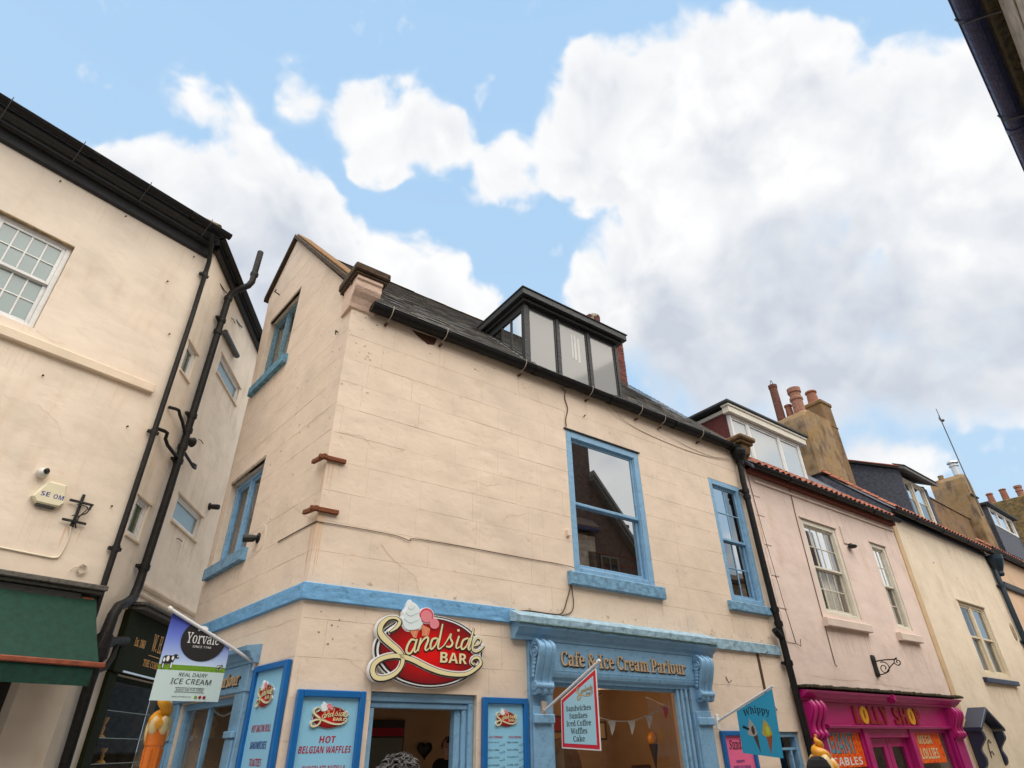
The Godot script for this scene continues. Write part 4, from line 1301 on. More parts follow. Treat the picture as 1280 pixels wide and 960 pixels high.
	hood.box(4.08, 5.99, 6.42, 6.445, -0.02, 0.03, 0.006)
	part(w, "drip_edge", hood, MT.grey_band)
	w = sash_window(c, Transform3D.IDENTITY, 8.05, 9.12, 3.93, 6.42, 0.115, 0.0, 2, 2, 2, 0.5, MT.blue, [MT.mirror, MT.dim_mirror], [MT.dim_mirror, MT.mirror])
	sill(w, 7.90, 9.15, 3.74, 3.92, -0.12, 0.085, MT.blue_sill)
	# casements in the gable: two lights, the outer one open to dim rooms
	for g in [[-3.92, -2.42, 4.19, 5.64, MT.blue, 0.0], [-4.02, -2.56, 7.72, 9.30, MT.old_blue, 0.0]]:
		mb = MB.new()
		ring_box(mb, g[0] + 0.004, g[1] - 0.004, g[2] + 0.002, g[3] - 0.004, 0.09, -0.20, -0.10, 0.008)
		mb.box(lerpf(g[0], g[1], 0.46) - 0.045, lerpf(g[0], g[1], 0.46) + 0.045, g[2] + 0.09, g[3] - 0.09, -0.195, -0.105, 0.008)
		w = part(c, "window", mb, g[4], B2A)
		var xm := lerpf(g[0], g[1], 0.46)
		for s in [[g[0] + 0.09, xm - 0.045], [xm + 0.045, g[1] - 0.09]]:
			sash(w, "casement", s[0], s[1], g[2] + 0.09, g[3] - 0.09, -0.15, 0.045, 1, 1, g[4], [MT.clear])
		room(w, g[0], g[1], g[2], g[3], -1.7, -0.205, MT.room)
		drape(w, g[0] + 0.1, xm - 0.2, g[2] + 0.05, g[3] - 0.05, -0.32, MT.brown_curtain)
		drape(w, xm + 0.25, g[1] - 0.05, g[2] + 0.05, g[3] - 0.05, -0.32, MT.brown_curtain)
		mb = MB.new()
		mb.mould([Vector2(-0.10, g[2] - 0.21), Vector2(0.075, g[2] - 0.21), Vector2(0.085, g[2] - 0.2), Vector2(0.085, g[2] - 0.03), Vector2(-0.10, g[2])], g[0] - 0.06, g[1] + 0.12)
		part(w, "sill", mb, MT.blue_sill if g[4] == MT.blue else MT.blue_weathered)
		mb = MB.new()
		mb.box(g[0] - 0.01, g[1] + 0.02, g[3], g[3] + 0.06, -0.05, 0.012, 0.004)
		part(w, "lintel_edge", mb, MT.stone_sill)
	# dormer
	build_dormer(c, k, eave)
	# brick chimney behind the ridge
	var st := part(c, "chimney", boxed(8.72, 9.86, 10.2, 12.65, -4.1, -3.4), MT.mortar)
	var ba := MB.new()
	var bb := MB.new()
	for r in 31:
		var y := 10.22 + r * 0.078
		for side in 2:
			var off := 0.11 if r % 2 else 0.0
			var p := -off
			var lim := 1.14 if side == 0 else 0.7
			while p < lim:
				var a := maxf(p, 0.0)
				var e := minf(p + 0.215, lim)
				p += 0.225
				if e - a < 0.03:
					continue
				var t: MB = ba if rng.randf() < 0.6 else bb
				var pr := rng.randf_range(0.006, 0.018)
				if side == 0:
					t.box(8.72 + a, 8.72 + e, y, y + 0.066, -3.41, -3.4 + pr, 0.004)
				else:
					t.box(9.85, 9.86 + pr, y, y + 0.066, -3.4 - e, -3.4 - a, 0.004)
	stuff(part(st, "bricks", ba, MT.brick_a))
	stuff(part(st, "bricks", bb, MT.brick_b))
	# the stump of the old flue, patched
	var stump := MB.new()
	var lumps := MB.new()
	for i in 4:
		for s in 7:
			var ang := TAU * (s + 0.5 * (i % 2)) / 7.0
			var b := MB.new()
			b.box(-0.08, 0.08, 0, 0.13, -0.05, 0.05, 0.01)
			var tr := Transform3D(Basis(Vector3.UP, ang + rng.randf_range(-0.1, 0.1)), Vector3(8.92 + 0.19 * sin(ang), 12.86 + i * 0.14, -3.7 + 0.19 * cos(ang)))
			(stump if rng.randf() < 0.62 else lumps).add_mesh(b, tr)
	stuff(part(st, "flue_bricks", stump, MT.brick_b))
	stuff(part(st, "flue_bricks", lumps, MT.stone_sill))
	part(st, "chimney_cap", boxed(8.66, 9.92, 12.65, 12.78, -4.16, -3.34, 0.02), MT.mortar)
	build_shopfront(c)
	build_door(c)
	build_side_shop(c)
	# rusty ties through the corner
	for y: float in [4.80, 4.115]:
		mb = MB.new()
		mb.box(-0.12, 0.24, y - 0.028, y + 0.028, 0.004, 0.05, 0.006)
		part(c, "corner_tie", mb, MT.rust)
		mb = MB.new()
		mb.xf = B2A * Transform3D(Basis(Vector3.BACK, -0.1), Vector3(-0.06, y, 0.0))
		mb.box(-0.20, 0.17, -0.028, 0.028, 0.05, 0.10, 0.006)
		part(c, "corner_tie", mb, MT.rust)
	# downpipe at the join with the pink house
	var dp := drain(c, "drainpipe", [Vector3(9.20, 7.30, 0.13), Vector3(9.18, 7.05, 0.12), Vector3(9.17, 6.6, 0.11), Vector3(9.20, 5.0, 0.11), Vector3(9.24, 3.9, 0.11), Vector3(9.27, 3.2, 0.11), Vector3(9.36, 1.0, 0.11), Vector3(9.38, -0.6, 0.11)], 0.062, MT.black, [[Vector3(9.17, 6.32, 0.11), Vector3.UP, 1], [Vector3(9.175, 6.18, 0.11), Vector3.UP], [Vector3(9.245, 3.86, 0.11), Vector3.UP, 1], [Vector3(9.26, 3.6, 0.11), Vector3.UP], [Vector3(9.29, 2.9, 0.11), Vector3.UP, 1]])
	mb = MB.new()
	mb.lathe([Vector2(0.06, -0.22), Vector2(0.075, -0.12), Vector2(0.15, 0.02), Vector2(0.17, 0.1), Vector2(0.17, 0.16), Vector2(0.14, 0.16), Vector2(0.12, 0.05), Vector2(0, 0.0)], 14)
	part(dp, "hopper", mb, MT.black, T(9.19, 7.14, 0.14))
	part(dp, "tee_joint", piped([Vector3(9.25, 3.35, 0.11), Vector3(9.12, 3.42, 0.12), Vector3(9.05, 3.47, 0.12)], [0.06, 0.065, 0.055], 10), MT.black)
	return c

func build_dormer(c: Node3D, k: float, eave: float) -> void:
	var zf := -0.16
	var x0 := 3.40
	var x1 := 5.92
	var yb := 7.58
	var yt := 9.13
	var mb := MB.new()
	# corner posts, mullions, head and sill of the front
	mb.box(x0, x0 + 0.11, yb, yt, zf - 0.11, zf, 0.008)
	mb.box(x1 - 0.07, x1, yb, yt, zf - 0.11, zf, 0.008)
	mb.box(x0 + 0.11, x1 - 0.07, yt - 0.09, yt, zf - 0.10, zf - 0.002, 0.006)
	mb.box(x0 + 0.11, x1 - 0.07, yb, yb + 0.10, zf - 0.10, zf + 0.01, 0.006)
	for xm: float in [4.245, 5.085]:
		mb.box(xm - 0.035, xm + 0.035, yb + 0.10, yt - 0.09, zf - 0.09, zf - 0.004, 0.006)
	# cheek: sloping sole plate, head, bars
	var d := part(c, "dormer", mb, MT.black_wood)
	mb = MB.new()
	var ck := func(z: float) -> float: return eave + 0.06 - k * z
	for z in [-0.62, -0.93, -1.30]:
		mb.box(x0 + 0.004, x0 + 0.055, ck.call(z) + 0.02, 8.98, z - 0.02, z + 0.02, 0.004)
	mb.box(x0 - 0.004, x0 + 0.06, 8.92, yt, -1.62, zf - 0.11, 0.004)
	var side := Transform3D(Basis(Vector3(0, 0, -1), Vector3.UP, Vector3(1, 0, 0)), Vector3(x0, 0, 0))
	mb.xf = side
	mb.prism(PackedVector2Array([Vector2(0.27, ck.call(-0.27) - 0.04), Vector2(1.66, ck.call(-1.66) - 0.04), Vector2(1.60, ck.call(-1.60) + 0.07), Vector2(0.27, ck.call(-0.27) + 0.10)]), 0.0, 0.056)
	mb.xf = Transform3D.IDENTITY
	part(d, "cheek_frame", mb, MT.black_wood)
	for z in [[-0.27, -0.60], [-0.64, -0.91], [-0.95, -1.28]]:
		mb = MB.new()
		mb.xf = side
		mb.prism(PackedVector2Array([Vector2(-z[0], ck.call(z[0]) + 0.04), Vector2(-z[1], ck.call(z[1]) + 0.04), Vector2(-z[1], 8.95), Vector2(-z[0], 8.95)]), 0.025, 0.029)
		part(d, "side_pane", mb, MT.half_mirror if z[0] > -0.9 else MT.dim_mirror)
	# opening lights, each with its own thin frame and pane
	for s in [[3.51, 4.21], [4.28, 5.05], [5.12, 5.85]]:
		mb = MB.new()
		ring_box(mb, s[0] + 0.003, s[1] - 0.003, yb + 0.105, yt - 0.095, 0.035, zf - 0.065, zf - 0.02, 0.005)
		part(d, "casement", mb, MT.black_wood)
		part(d, "pane", boxed(s[0] + 0.038, s[1] - 0.038, yb + 0.14, yt - 0.13, zf - 0.046, zf - 0.040), MT.hazy_pane)
	mb = MB.new()
	mb.box(4.62, 4.66, 8.25, 8.85, zf - 0.0395, zf - 0.037)
	mb.box(4.69, 4.75, 8.23, 8.85, zf - 0.0395, zf - 0.037)
	mb.box(4.78, 4.84, 8.2, 8.8, zf - 0.0395, zf - 0.037)
	part(d, "paper_strip", mb, MT.net_white)
	# body behind, roof and fascia
	mb = MB.new()
	mb.xf = side
	mb.prism(PackedVector2Array([Vector2(0.35, eave - 0.1), Vector2(1.8, 9.0), Vector2(0.35, 9.0)]), 0.3, 2.45)
	part(d, "dormer_room", mb, MT.net_white)
	mb = MB.new()
	mb.box(3.26, 6.10, yt + 0.02, yt + 0.16, -1.85, 0.0, 0.012)
	mb.box(3.34, 6.02, yt - 0.06, yt + 0.018, -1.80, zf + 0.07, 0.01)
	part(d, "fascia", mb, MT.black_wood)
	mb = MB.new()
	mb.box(3.24, 6.12, yt + 0.163, yt + 0.195, -2.1, 0.02, 0.01)
	part(d, "roof", mb, MT.grey_band)
	# lead flashing up the foot of the cheek
	mb = MB.new()
	for i in 9:
		var za := -0.22 - i * 0.155
		var zb := za - 0.165
		mb.xf = Transform3D.IDENTITY
		var lf := rng.randf_range(0.0, 0.012)
		mb.quad(Vector3(x0 - 0.16 + lf, ck.call(za) - 0.015 + 0.01, za), Vector3(x0 - 0.006, ck.call(za) + 0.05 + lf, za), Vector3(x0 - 0.006, ck.call(zb) + 0.05, zb), Vector3(x0 - 0.15 - lf, ck.call(zb) - 0.015, zb), Vector3(-1, 1, 0))
	part(d, "lead_flashing", mb, MT.white_lead)

func build_shopfront(c: Node3D) -> void:
	# cornice with a lead top
	var mb := MB.new()
	mb.mould([Vector2(-0.02, 2.86), Vector2(0.095, 2.86), Vector2(0.105, 2.90), Vector2(0.125, 2.92), Vector2(0.15, 2.935), Vector2(0.19, 2.985), Vector2(0.21, 2.995), Vector2(0.225, 3.005), Vector2(0.23, 3.05), Vector2(-0.02, 3.09)], 2.88, 7.06)
	var sf := part(c, "shopfront", mb, MT.blue)
	mb = MB.new()
	mb.mould([Vector2(-0.02, 3.092), Vector2(0.233, 3.052), Vector2(0.25, 3.058), Vector2(0.255, 3.135), Vector2(0.242, 3.152), Vector2(-0.02, 3.255)], 2.82, 7.03)
	part(sf, "lead_top", mb, MT.lead_blue)
	mb = MB.new()
	var lip := []
	for i in 47:
		var lx := 2.82 + i * 0.0915
		lip.append(Vector3(lx, 3.048 + rng.randf_range(-0.005, 0.005), 0.246 + rng.randf_range(-0.004, 0.004)))
	mb.tube(lip, 0.012, 6)
	part(sf, "mossy_lip", mb, MT.verdigris)
	# frieze board and lettering
	mb = MB.new()
	mb.box(3.42, 6.62, 2.49, 2.86, -0.02, 0.085, 0.006)
	part(sf, "fascia_board", mb, MT.blue)
	var f := font("Droid Serif", true)
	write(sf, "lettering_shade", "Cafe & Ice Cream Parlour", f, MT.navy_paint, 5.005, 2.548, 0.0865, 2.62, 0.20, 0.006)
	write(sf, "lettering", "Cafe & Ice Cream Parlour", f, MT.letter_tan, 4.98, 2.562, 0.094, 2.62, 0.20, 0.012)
	mb = MB.new()
	mb.mould([Vector2(-0.1, 2.36), Vector2(0.03, 2.36), Vector2(0.04, 2.40), Vector2(0.075, 2.42), Vector2(0.09, 2.46), Vector2(0.095, 2.488), Vector2(-0.1, 2.488)], 3.48, 6.50)
	part(sf, "architrave", mb, MT.blue)
	for s in [[3.14, 3.50, 3.16, 3.44], [6.40, 6.80, 6.50, 6.80]]:
		mb = MB.new()
		mb.box(s[0], s[1], -0.8, 2.86, -0.02, 0.05, 0.006)
		mb.box(s[0] + 0.03, s[1] - 0.02, -0.8, 2.06, 0.05, 0.085, 0.008)
		mb.box(s[0] + 0.02, s[1], 1.86, 1.97, 0.085, 0.13, 0.012)
		if s[0] > 5.0:
			for i in 3:
				mb.box(s[0] - 0.30 + i * 0.09, s[0] - 0.25 + i * 0.09, -0.6, 2.36, -0.06, 0.02 + i * 0.012, 0.01)
		var pl := part(sf, "pilaster", mb, MT.blue)
		console(sf, s[2], s[3], 2.86, 0.05, 0.66, 0.22, MT.blue)
	# window: frame and glass
	mb = MB.new()
	ring_box(mb, 3.52, 6.46, 0.45, 2.40, 0.085, -0.14, -0.03, 0.008)
	part(sf, "window_frame", mb, MT.blue)
	var gp := MB.new()
	gp.quad(Vector3(3.60, 0.53, -0.08), Vector3(6.38, 0.53, -0.08), Vector3(6.38, 2.32, -0.08), Vector3(3.60, 2.32, -0.08), Vector3(0, 0, 1))
	part(sf, "window_pane", gp, MT.shop_glass)

# scrolled bracket: an S seen from the side, with a volute at each end and acanthus ribs down the face
func console(sf: Node3D, x0: float, x1: float, top: float, z: float, h: float, proj: float, m: Material) -> void:
	var mb := MB.new()
	var face := []
	for q in curve([Vector3(z + proj * 0.55, top - 0.005, 0), Vector3(z + proj * 0.93, top - h * 0.10, 0), Vector3(z + proj * 0.99, top - h * 0.24, 0), Vector3(z + proj * 0.80, top - h * 0.46, 0), Vector3(z + proj * 0.55, top - h * 0.66, 0), Vector3(z + proj * 0.46, top - h * 0.78, 0), Vector3(z + proj * 0.58, top - h * 0.88, 0), Vector3(z + proj * 0.48, top - h * 0.99, 0), Vector3(z + proj * 0.2, top - h, 0)], 4):
		face.append(Vector2(q.x, q.y))
	var prof := face.duplicate()
	prof.append(Vector2(z - 0.01, top - h))
	prof.append(Vector2(z - 0.01, top - 0.005))
	mb.mould(prof, x0 + 0.02, x1 - 0.02)
	# raised edges and centre rib follow the curve
	for e in [[x0, x0 + 0.055, 0.012], [x1 - 0.055, x1, 0.012], [(x0 + x1) / 2 - 0.03, (x0 + x1) / 2 + 0.03, 0.014]]:
		var rib := []
		for i in face.size():
			var a: Vector2 = face[maxi(i - 1, 0)]
			var b: Vector2 = face[mini(i + 1, face.size() - 1)]
			var d := (b - a).normalized()
			rib.append(face[i] + Vector2(-d.y, d.x) * e[2])
		var poly := rib.duplicate()
		for i in range(face.size() - 1, -1, -1):
			poly.append(face[i] * 0.9 + Vector2(z, face[i].y) * 0.1)
		mb.mould(poly, e[0], e[1])
	part(sf, "console_bracket", mb, m)
	var vol := MB.new()
	for q in [[Vector2(z + proj * 0.50, top - h * 0.22), proj * 0.42, 1.0], [Vector2(z + proj * 0.40, top - h * 0.86), proj * 0.26, -1.0]]:
		var r: float = q[1]
		vol.tube([Vector3(x0 - 0.02, q[0].y, q[0].x), Vector3(x0 - 0.015, q[0].y, q[0].x), Vector3(x1 + 0.015, q[0].y, q[0].x), Vector3(x1 + 0.02, q[0].y, q[0].x)], [r * 0.25, r * 0.3, r * 0.3, r * 0.25], 12)
		for x: float in [x0 - 0.004, x1 + 0.004]:
			var sp := []
			for i in 26:
				var a := i * 0.55
				var rr := r * (1.0 - i / 30.0)
				sp.append(Vector3(x, q[0].y + rr * sin(a * q[2] + 1.2), q[0].x + rr * cos(a * q[2] + 1.2)))
			vol.tube(sp, 0.012, 6)
		if q[2] < 0.0:
			vol.tube([Vector3(x0 - 0.01, q[0].y, q[0].x + r * 0.5), Vector3(x0 + 0.01, q[0].y, q[0].x + r * 0.5), Vector3(x1 - 0.01, q[0].y, q[0].x + r * 0.5), Vector3(x1 + 0.01, q[0].y, q[0].x + r * 0.5)], [r * 0.6, r * 0.72, r * 0.72, r * 0.6], 14)
	part(sf, "volute", vol, m)
	var leaf := MB.new()
	for i in 6:
		var yy := top - h * (0.30 + 0.075 * i)
		for x: float in [x0 + 0.005, x1 - 0.005]:
			leaf.ball(Vector3(x, yy, z + proj * (0.44 - 0.04 * i)), Vector3(0.018, 0.035, 0.055 - 0.004 * i), 8, 6)
	part(sf, "acanthus", leaf, m)

func build_door(c: Node3D) -> void:
	var mb := MB.new()
	mb.box(0.93, 2.35, 2.07, 2.162, -0.20, -0.06, 0.008)
	mb.box(0.93, 2.30, 2.005, 2.068, -0.18, -0.09, 0.01)
	mb.box(2.27, 2.346, -0.2, 2.07, -0.20, -0.06, 0.008)
	mb.box(2.20, 2.268, -0.2, 2.004, -0.18, -0.10, 0.01)
	mb.box(2.11, 2.198, -0.2, 2.003, -0.24, -0.13, 0.01)
	mb.box(0.934, 1.01, -0.2, 2.0, -0.20, -0.06, 0.008)
	var d := part(c, "doorway", mb, MT.blue)
	# room behind
	mb = MB.new()
	mb.box(0.06, 3.4, -0.3, 2.7, -2.1, -2.0)
	mb.box(0.06, 3.4, 2.62, 2.7, -2.0, -0.43)
	mb.box(0.06, 0.16, -0.3, 2.6, -2.0, -0.43)
	part(d, "cafe_wall", mb, MT.room_warm)
	mb = MB.new()
	mb.box(1.1, 2.37, 1.1, 1.96, -1.995, -1.95, 0.006)
	part(d, "wall_board", mb, MT.room_dark)
	part(d, "board_stripe", boxed(1.12, 2.35, 1.76, 1.86, -1.949, -1.945), MT.ink_red)
	part(d, "board_print", boxed(1.12, 2.35, 1.12, 1.74, -1.949, -1.946), MT.board_print)
	var ht := PackedVector2Array()
	for i in 28:
		var t := TAU * i / 28.0
		ht.append(Vector2(16.0 * pow(sin(t), 3.0), 13.0 * cos(t) - 5.0 * cos(2 * t) - 2.0 * cos(3 * t) - cos(4 * t)) * 0.0075)
	part(d, "heart", slab(ht, -1.99, -1.955, 0.006), MT.ink_black, T(2.73, 1.59, 0))
	part(d, "lamp_strip", boxed(1.05, 2.9, 2.10, 2.15, -1.95, -1.88, 0.006), MT.wafer_lamp)
	# second doorway, dark blue inside
	mb = MB.new()
	mb.box(8.534, 9.276, 1.70, 1.776, -0.16, -0.04, 0.006)
	mb.box(8.534, 8.60, -0.9, 1.70, -0.16, -0.04, 0.006)
	mb.box(9.19, 9.276, -0.9, 1.70, -0.16, -0.04, 0.006)
	mb.box(8.60, 9.19, 1.50, 1.54, -0.14, -0.06, 0.006)
	mb.box(9.0, 9.05, -0.9, 1.50, -0.14, -0.06, 0.006)
	var d2 := part(c, "side_door", mb, MT.blue)
	part(d2, "door_leaf", boxed(8.60, 9.19, -0.9, 1.70, -0.36, -0.30, 0.0), MT.navy_glassy)

func build_side_shop(c: Node3D) -> void:
	# shopfront on the gable side; x runs from the corner (0) to the left (-)
	var mb := MB.new()
	mb.mould([Vector2(-0.02, 2.50), Vector2(0.07, 2.50), Vector2(0.08, 2.54), Vector2(0.10, 2.55), Vector2(0.13, 2.61), Vector2(0.17, 2.63), Vector2(0.18, 2.68), Vector2(-0.02, 2.71)], -4.05, -1.0)
	var sf := part(c, "side_shopfront", mb, MT.blue, B2A)
	mb = MB.new()
	mb.box(-4.0, -1.12, 2.20, 2.50, -0.02, 0.06, 0.006)
	part(sf, "fascia_board", mb, MT.blue)
	var f := font("Droid Serif", true)
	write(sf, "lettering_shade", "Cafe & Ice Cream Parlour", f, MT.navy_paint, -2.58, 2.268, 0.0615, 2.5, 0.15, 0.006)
	write(sf, "lettering", "Cafe & Ice Cream Parlour", f, MT.letter_tan, -2.60, 2.280, 0.069, 2.5, 0.15, 0.01)
	for s in [[-1.46, -1.14], [-4.0, -3.68]]:
		mb = MB.new()
		mb.box(s[0], s[1], -0.8, 2.20, -0.02, 0.05, 0.006)
		mb.box(s[0] + 0.04, s[1] - 0.04, -0.8, 1.72, 0.05, 0.075, 0.006)
		mb.box(s[0] + 0.02, s[1] - 0.02, 1.73, 1.80, 0.05, 0.10, 0.008)
		part(sf, "pilaster", mb, MT.blue)
	mb = MB.new()
	ring_box(mb, -3.62, -1.50, 0.4, 2.18, 0.08, -0.14, -0.03, 0.008)
	mb.box(-2.62, -2.57, 0.48, 2.10, -0.12, -0.05, 0.006)
	part(sf, "window_frame", mb, MT.blue)
	for q in [[-3.54, -2.62], [-2.57, -1.58]]:
		part(sf, "window_pane", sheet(q[0], q[1], 0.48, 2.10, -0.08), MT.shop_glass)
	room(sf, -3.7, -1.45, 0.2, 2.3, -1.8, -0.37, MT.room_warm)

# ---------------------------------------------------------------- the row to the right
# rolls of clay pantiles up a 45 degree slope from the eaves
func pantiles(house: Node3D, at: Transform3D, x0: float, x1: float, y: float, z: float, up: float, skip: Array) -> void:
	var mbs := [MB.new(), MB.new(), MB.new()]
	var s := sqrt(0.5)
	var pitch := 0.235
	var cols := int((x1 - x0) / pitch)
	var rows := int(up / 0.26)
	for c in cols:
		for r in rows:
			var x := x0 + c * pitch
			var d0 := r * 0.26 + rng.randf_range(-0.012, 0.012)
			var yy := y + d0 * s
			var hid := false
			for k in skip:
				if x + pitch > k[0] and x < k[1] and yy > k[2]:
					hid = true
			if hid:
				continue
			var m: MB = mbs[rng.randi() % 3]
			var lift := rng.randf_range(0.0, 0.012)
			var prev := Vector3.ZERO
			var prevb := Vector3.ZERO
			for i in 7:
				var f := i / 6.0
				var h := 0.055 * sin(f * PI * 1.25) if f < 0.8 else -0.012
				var n := Vector3(0, s, s) * (h + lift + 0.02)
				var a := Vector3(x + f * (pitch + 0.02), y + d0 * s, z - d0 * s) + n
				var b := a + Vector3(0, s, -s) * 0.29 - Vector3(0, s, s) * 0.018
				if i > 0:
					var nn := (a - prev).cross(Vector3(0, s, -s))
					if nn.y < 0:
						nn = -nn
					m.quad(prev, a, b, prevb, nn)
					m.quad(prev, a, a - Vector3(0, s, s) * 0.02, prev - Vector3(0, s, s) * 0.02, Vector3(0, -s, s))
				prev = a
				prevb = b
	for i in 3:
		stuff(part(house, "pantiles", mbs[i], MT["pantile_%d" % i], at))

func build_pink() -> void:
	var h := thing("pink_house", "pale pink rendered house over the magenta sweet shop, white dormer and clay tiled eaves", "building", FE)
	var holes := [Rect2(1.95, 4.02, 1.55, 2.16), Rect2(5.22, 4.0, 0.82, 2.13), Rect2(0.75, -1.3, 5.3, 3.16)]
	var mb := MB.new()
	wall(mb, R(0.0, -1.7, 6.94, 6.98), holes, -0.4, 0.0)
	part(h, "front_wall", mb, MT.pink)
	mb = MB.new()
	mb.box(0, 6.94, -1.7, 10.3, -5.2, -5.0)
	mb.box(0, 6.94, 2.95, 3.1, -5.0, -0.4)
	mb.box(0, 6.94, 6.9, 6.98, -5.0, -0.4)
	part(h, "rear_wall", mb, MT.pink)
	for e in [[0.0, 0.2], [6.74, 6.94]]:
		part(h, "end_wall", slab(PackedVector2Array([Vector2(0.4, -1.7), Vector2(0.4, 7.0), Vector2(3.6, 10.4), Vector2(5.0, 9.0), Vector2(5.0, -1.7)]), e[0], e[1]), MT.pink, Transform3D(Basis(Vector3(0, 0, -1), Vector3.UP, Vector3(1, 0, 0)), Vector3.ZERO))
	mb = MB.new()
	mb.mould([Vector2(0.24, 6.90), Vector2(0.24, 6.98), Vector2(-3.6, 10.82), Vector2(-5.1, 9.3), Vector2(-5.1, 9.2), Vector2(-3.6, 10.7)], 0.0, 6.9)
	part(h, "roof", mb, MT.lead_navy)
	pantiles(h, Transform3D.IDENTITY, 0.12, 6.92, 7.0, 0.27, 0.6, [[0.85, 4.2, 7.2]])
	# eaves: dentil bricks, thin moulding, gutter
	mb = MB.new()
	mb.box(0.1, 6.94, 6.86, 6.97, 0.0, 0.13, 0.01)
	part(h, "eaves_course", mb, MT.brick_a)
	mb = MB.new()
	mb.box(0.3, 6.9, 6.70, 6.755, 0.0, 0.045, 0.01)
	part(h, "thin_moulding", mb, MT.pink_trim)
	part(h, "gutter", gutter_shape(0.1, 6.95, 6.98, 0.245, 0.075, 2.0), MT.black)
	# pilaster edge scored into blocks by the downpipe
	for y: float in [3.3, 3.95, 4.6, 5.25, 5.9, 6.35]:
		mb = MB.new()
		mb.box(0.14, 0.42, y, y + 0.60 if y < 5.9 else y + 0.3, 0.0, 0.012, 0.005)
		part(h, "quoin", mb, MT.pink)
	var w := sash_window(h, Transform3D.IDENTITY, 1.95, 3.50, 4.02, 6.18, 0.12, -0.02, 4, 2, 2, 0.5, MT.off_white, [MT.half_mirror, MT.half_mirror, MT.half_mirror, MT.dim_mirror], [MT.clear], 1.4)
	sill(w, 1.72, 3.62, 3.74, 3.93, -0.12, 0.12, MT.pink_trim)
	drape(w, 2.05, 2.35, 4.1, 5.1, -0.30, MT.curtain)
	drape(w, 2.75, 3.40, 4.1, 5.1, -0.32, MT.curtain, 0.02, 4.0)
	part(w, "yellow_parcel", boxed(2.08, 2.2, 4.7, 5.05, -0.27, -0.22, 0.01), MT.gold_yellow)
	part(w, "drip_edge", boxed(1.9, 3.55, 6.18, 6.215, -0.01, 0.03, 0.005), MT.pink_trim)
	w = sash_window(h, Transform3D.IDENTITY, 5.22, 6.04, 4.0, 6.13, 0.10, -0.02, 2, 2, 2, 0.5, MT.off_white, [MT.half_mirror], [MT.clear], 1.4)
	sill(w, 5.02, 6.15, 3.70, 3.89, -0.12, 0.12, MT.pink_trim)
	drape(w, 5.3, 5.95, 4.1, 5.1, -0.32, MT.brown_curtain)
	part(w, "drip_edge", boxed(5.17, 6.09, 6.13, 6.16, -0.01, 0.03, 0.005), MT.pink_trim)
	# dormer with white frames
	var zf := -0.58
	mb = MB.new()
	ring_box(mb, 0.92, 4.12, 7.50, 8.92, 0.06, zf - 0.1, zf, 0.006)
	for x: float in [1.68, 3.10]:
		mb.box(x - 0.04, x + 0.04, 7.56, 8.86, zf - 0.1, zf - 0.003, 0.006)
	var d := part(h, "dormer", mb, MT.white)
	for s in [[0.98, 1.64], [1.72, 3.06], [3.14, 4.06]]:
		mb = MB.new()
		ring_box(mb, s[0], s[1], 7.57, 8.85, 0.045, zf - 0.06, zf - 0.012, 0.005)
		part(d, "casement", mb, MT.white)
		part(d, "pane", boxed(s[0] + 0.045, s[1] - 0.045, 7.61, 8.81, zf - 0.045, zf - 0.04), MT.pale_pane)
	mb = MB.new()
	mb.box(0.80, 4.40, 8.925, 9.13, zf - 0.1, zf + 0.10, 0.008)
	mb.box(0.76, 4.44, 9.10, 9.16, zf - 0.1, zf + 0.13, 0.008)
	part(d, "fascia", mb, MT.off_white)
	part(d, "roof", boxed(0.70, 4.5, 9.163, 9.25, -3.0, zf + 0.17, 0.02), MT.grey_band)
	var side := Transform3D(Basis(Vector3(0, 0, -1), Vector3.UP, Vector3(1, 0, 0)), Vector3.ZERO)
	part(d, "cheek", slab(PackedVector2Array([Vector2(0.69, 7.7), Vector2(2.3, 9.1), Vector2(0.69, 9.1)]), 0.94, 1.0), MT.red_cheek, side)
	part(d, "cheek", slab(PackedVector2Array([Vector2(0.69, 7.7), Vector2(2.3, 9.1), Vector2(0.69, 9.1)]), 4.04, 4.1), MT.red_cheek, side)
	mb = MB.new()
	mb.box(0.88, 0.95, 9.0, 9.10, -2.2, zf - 0.1, 0.005)
	part(d, "cheek_board", mb, MT.off_white)
	# weathered stacks at the party wall
	mb = MB.new()
	var rp := PackedVector2Array()
	for q in [Vector2(6.8, 9.0), Vector2(6.8, 10.9), Vector2(6.83, 11.12), Vector2(6.92, 11.29), Vector2(7.08, 11.40), Vector2(7.3, 11.44), Vector2(8.60, 11.44), Vector2(8.60, 9.0)]:
		rp.append(q)
	mb.prism(rp, -2.62, -1.38, 0.06)
	var st := part(h, "chimney", mb, MT.stack_render)
	part(st, "chimney_pot", pot_shape(0.15, 1.45, 2), MT.rust_pot, T(7.15, 11.38, -2.35))
	var hoop := []
	for i in 13:
		hoop.append(Vector3(7.15 + 0.1 * cos(PI * i / 12.0), 12.83 + 0.22 * sin(PI * i / 12.0), -2.35))
	part(st, "pot_hoop", piped(hoop, 0.012, 6), MT.iron)
	part(st, "chimney_pot", pot_shape(0.13, 0.55, 0), MT.terracotta, T(7.35, 11.40, -2.1))
	part(st, "chimney_pot", pot_shape(0.20, 1.0, 1), MT.terracotta_pale, T(7.3, 11.42, -1.72))
	mb = MB.new()
	mb.box(8.62, 9.32, 8.6, 12.26, -2.45, -1.5, 0.03)
	mb.box(8.58, 9.36, 12.2, 12.36, -2.49, -1.46, 0.03)
	mb.box(8.60, 9.34, 11.3, 11.38, -2.47, -1.48, 0.02)
	var s2 := part(h, "chimney", mb, MT.brown_render)
	part(s2, "chimney_pot", pot_shape(0.20, 0.55, 0), MT.terracotta, T(8.88, 12.36, -1.85))
	build_sweet_shop(h)
	var cb := MB.new()
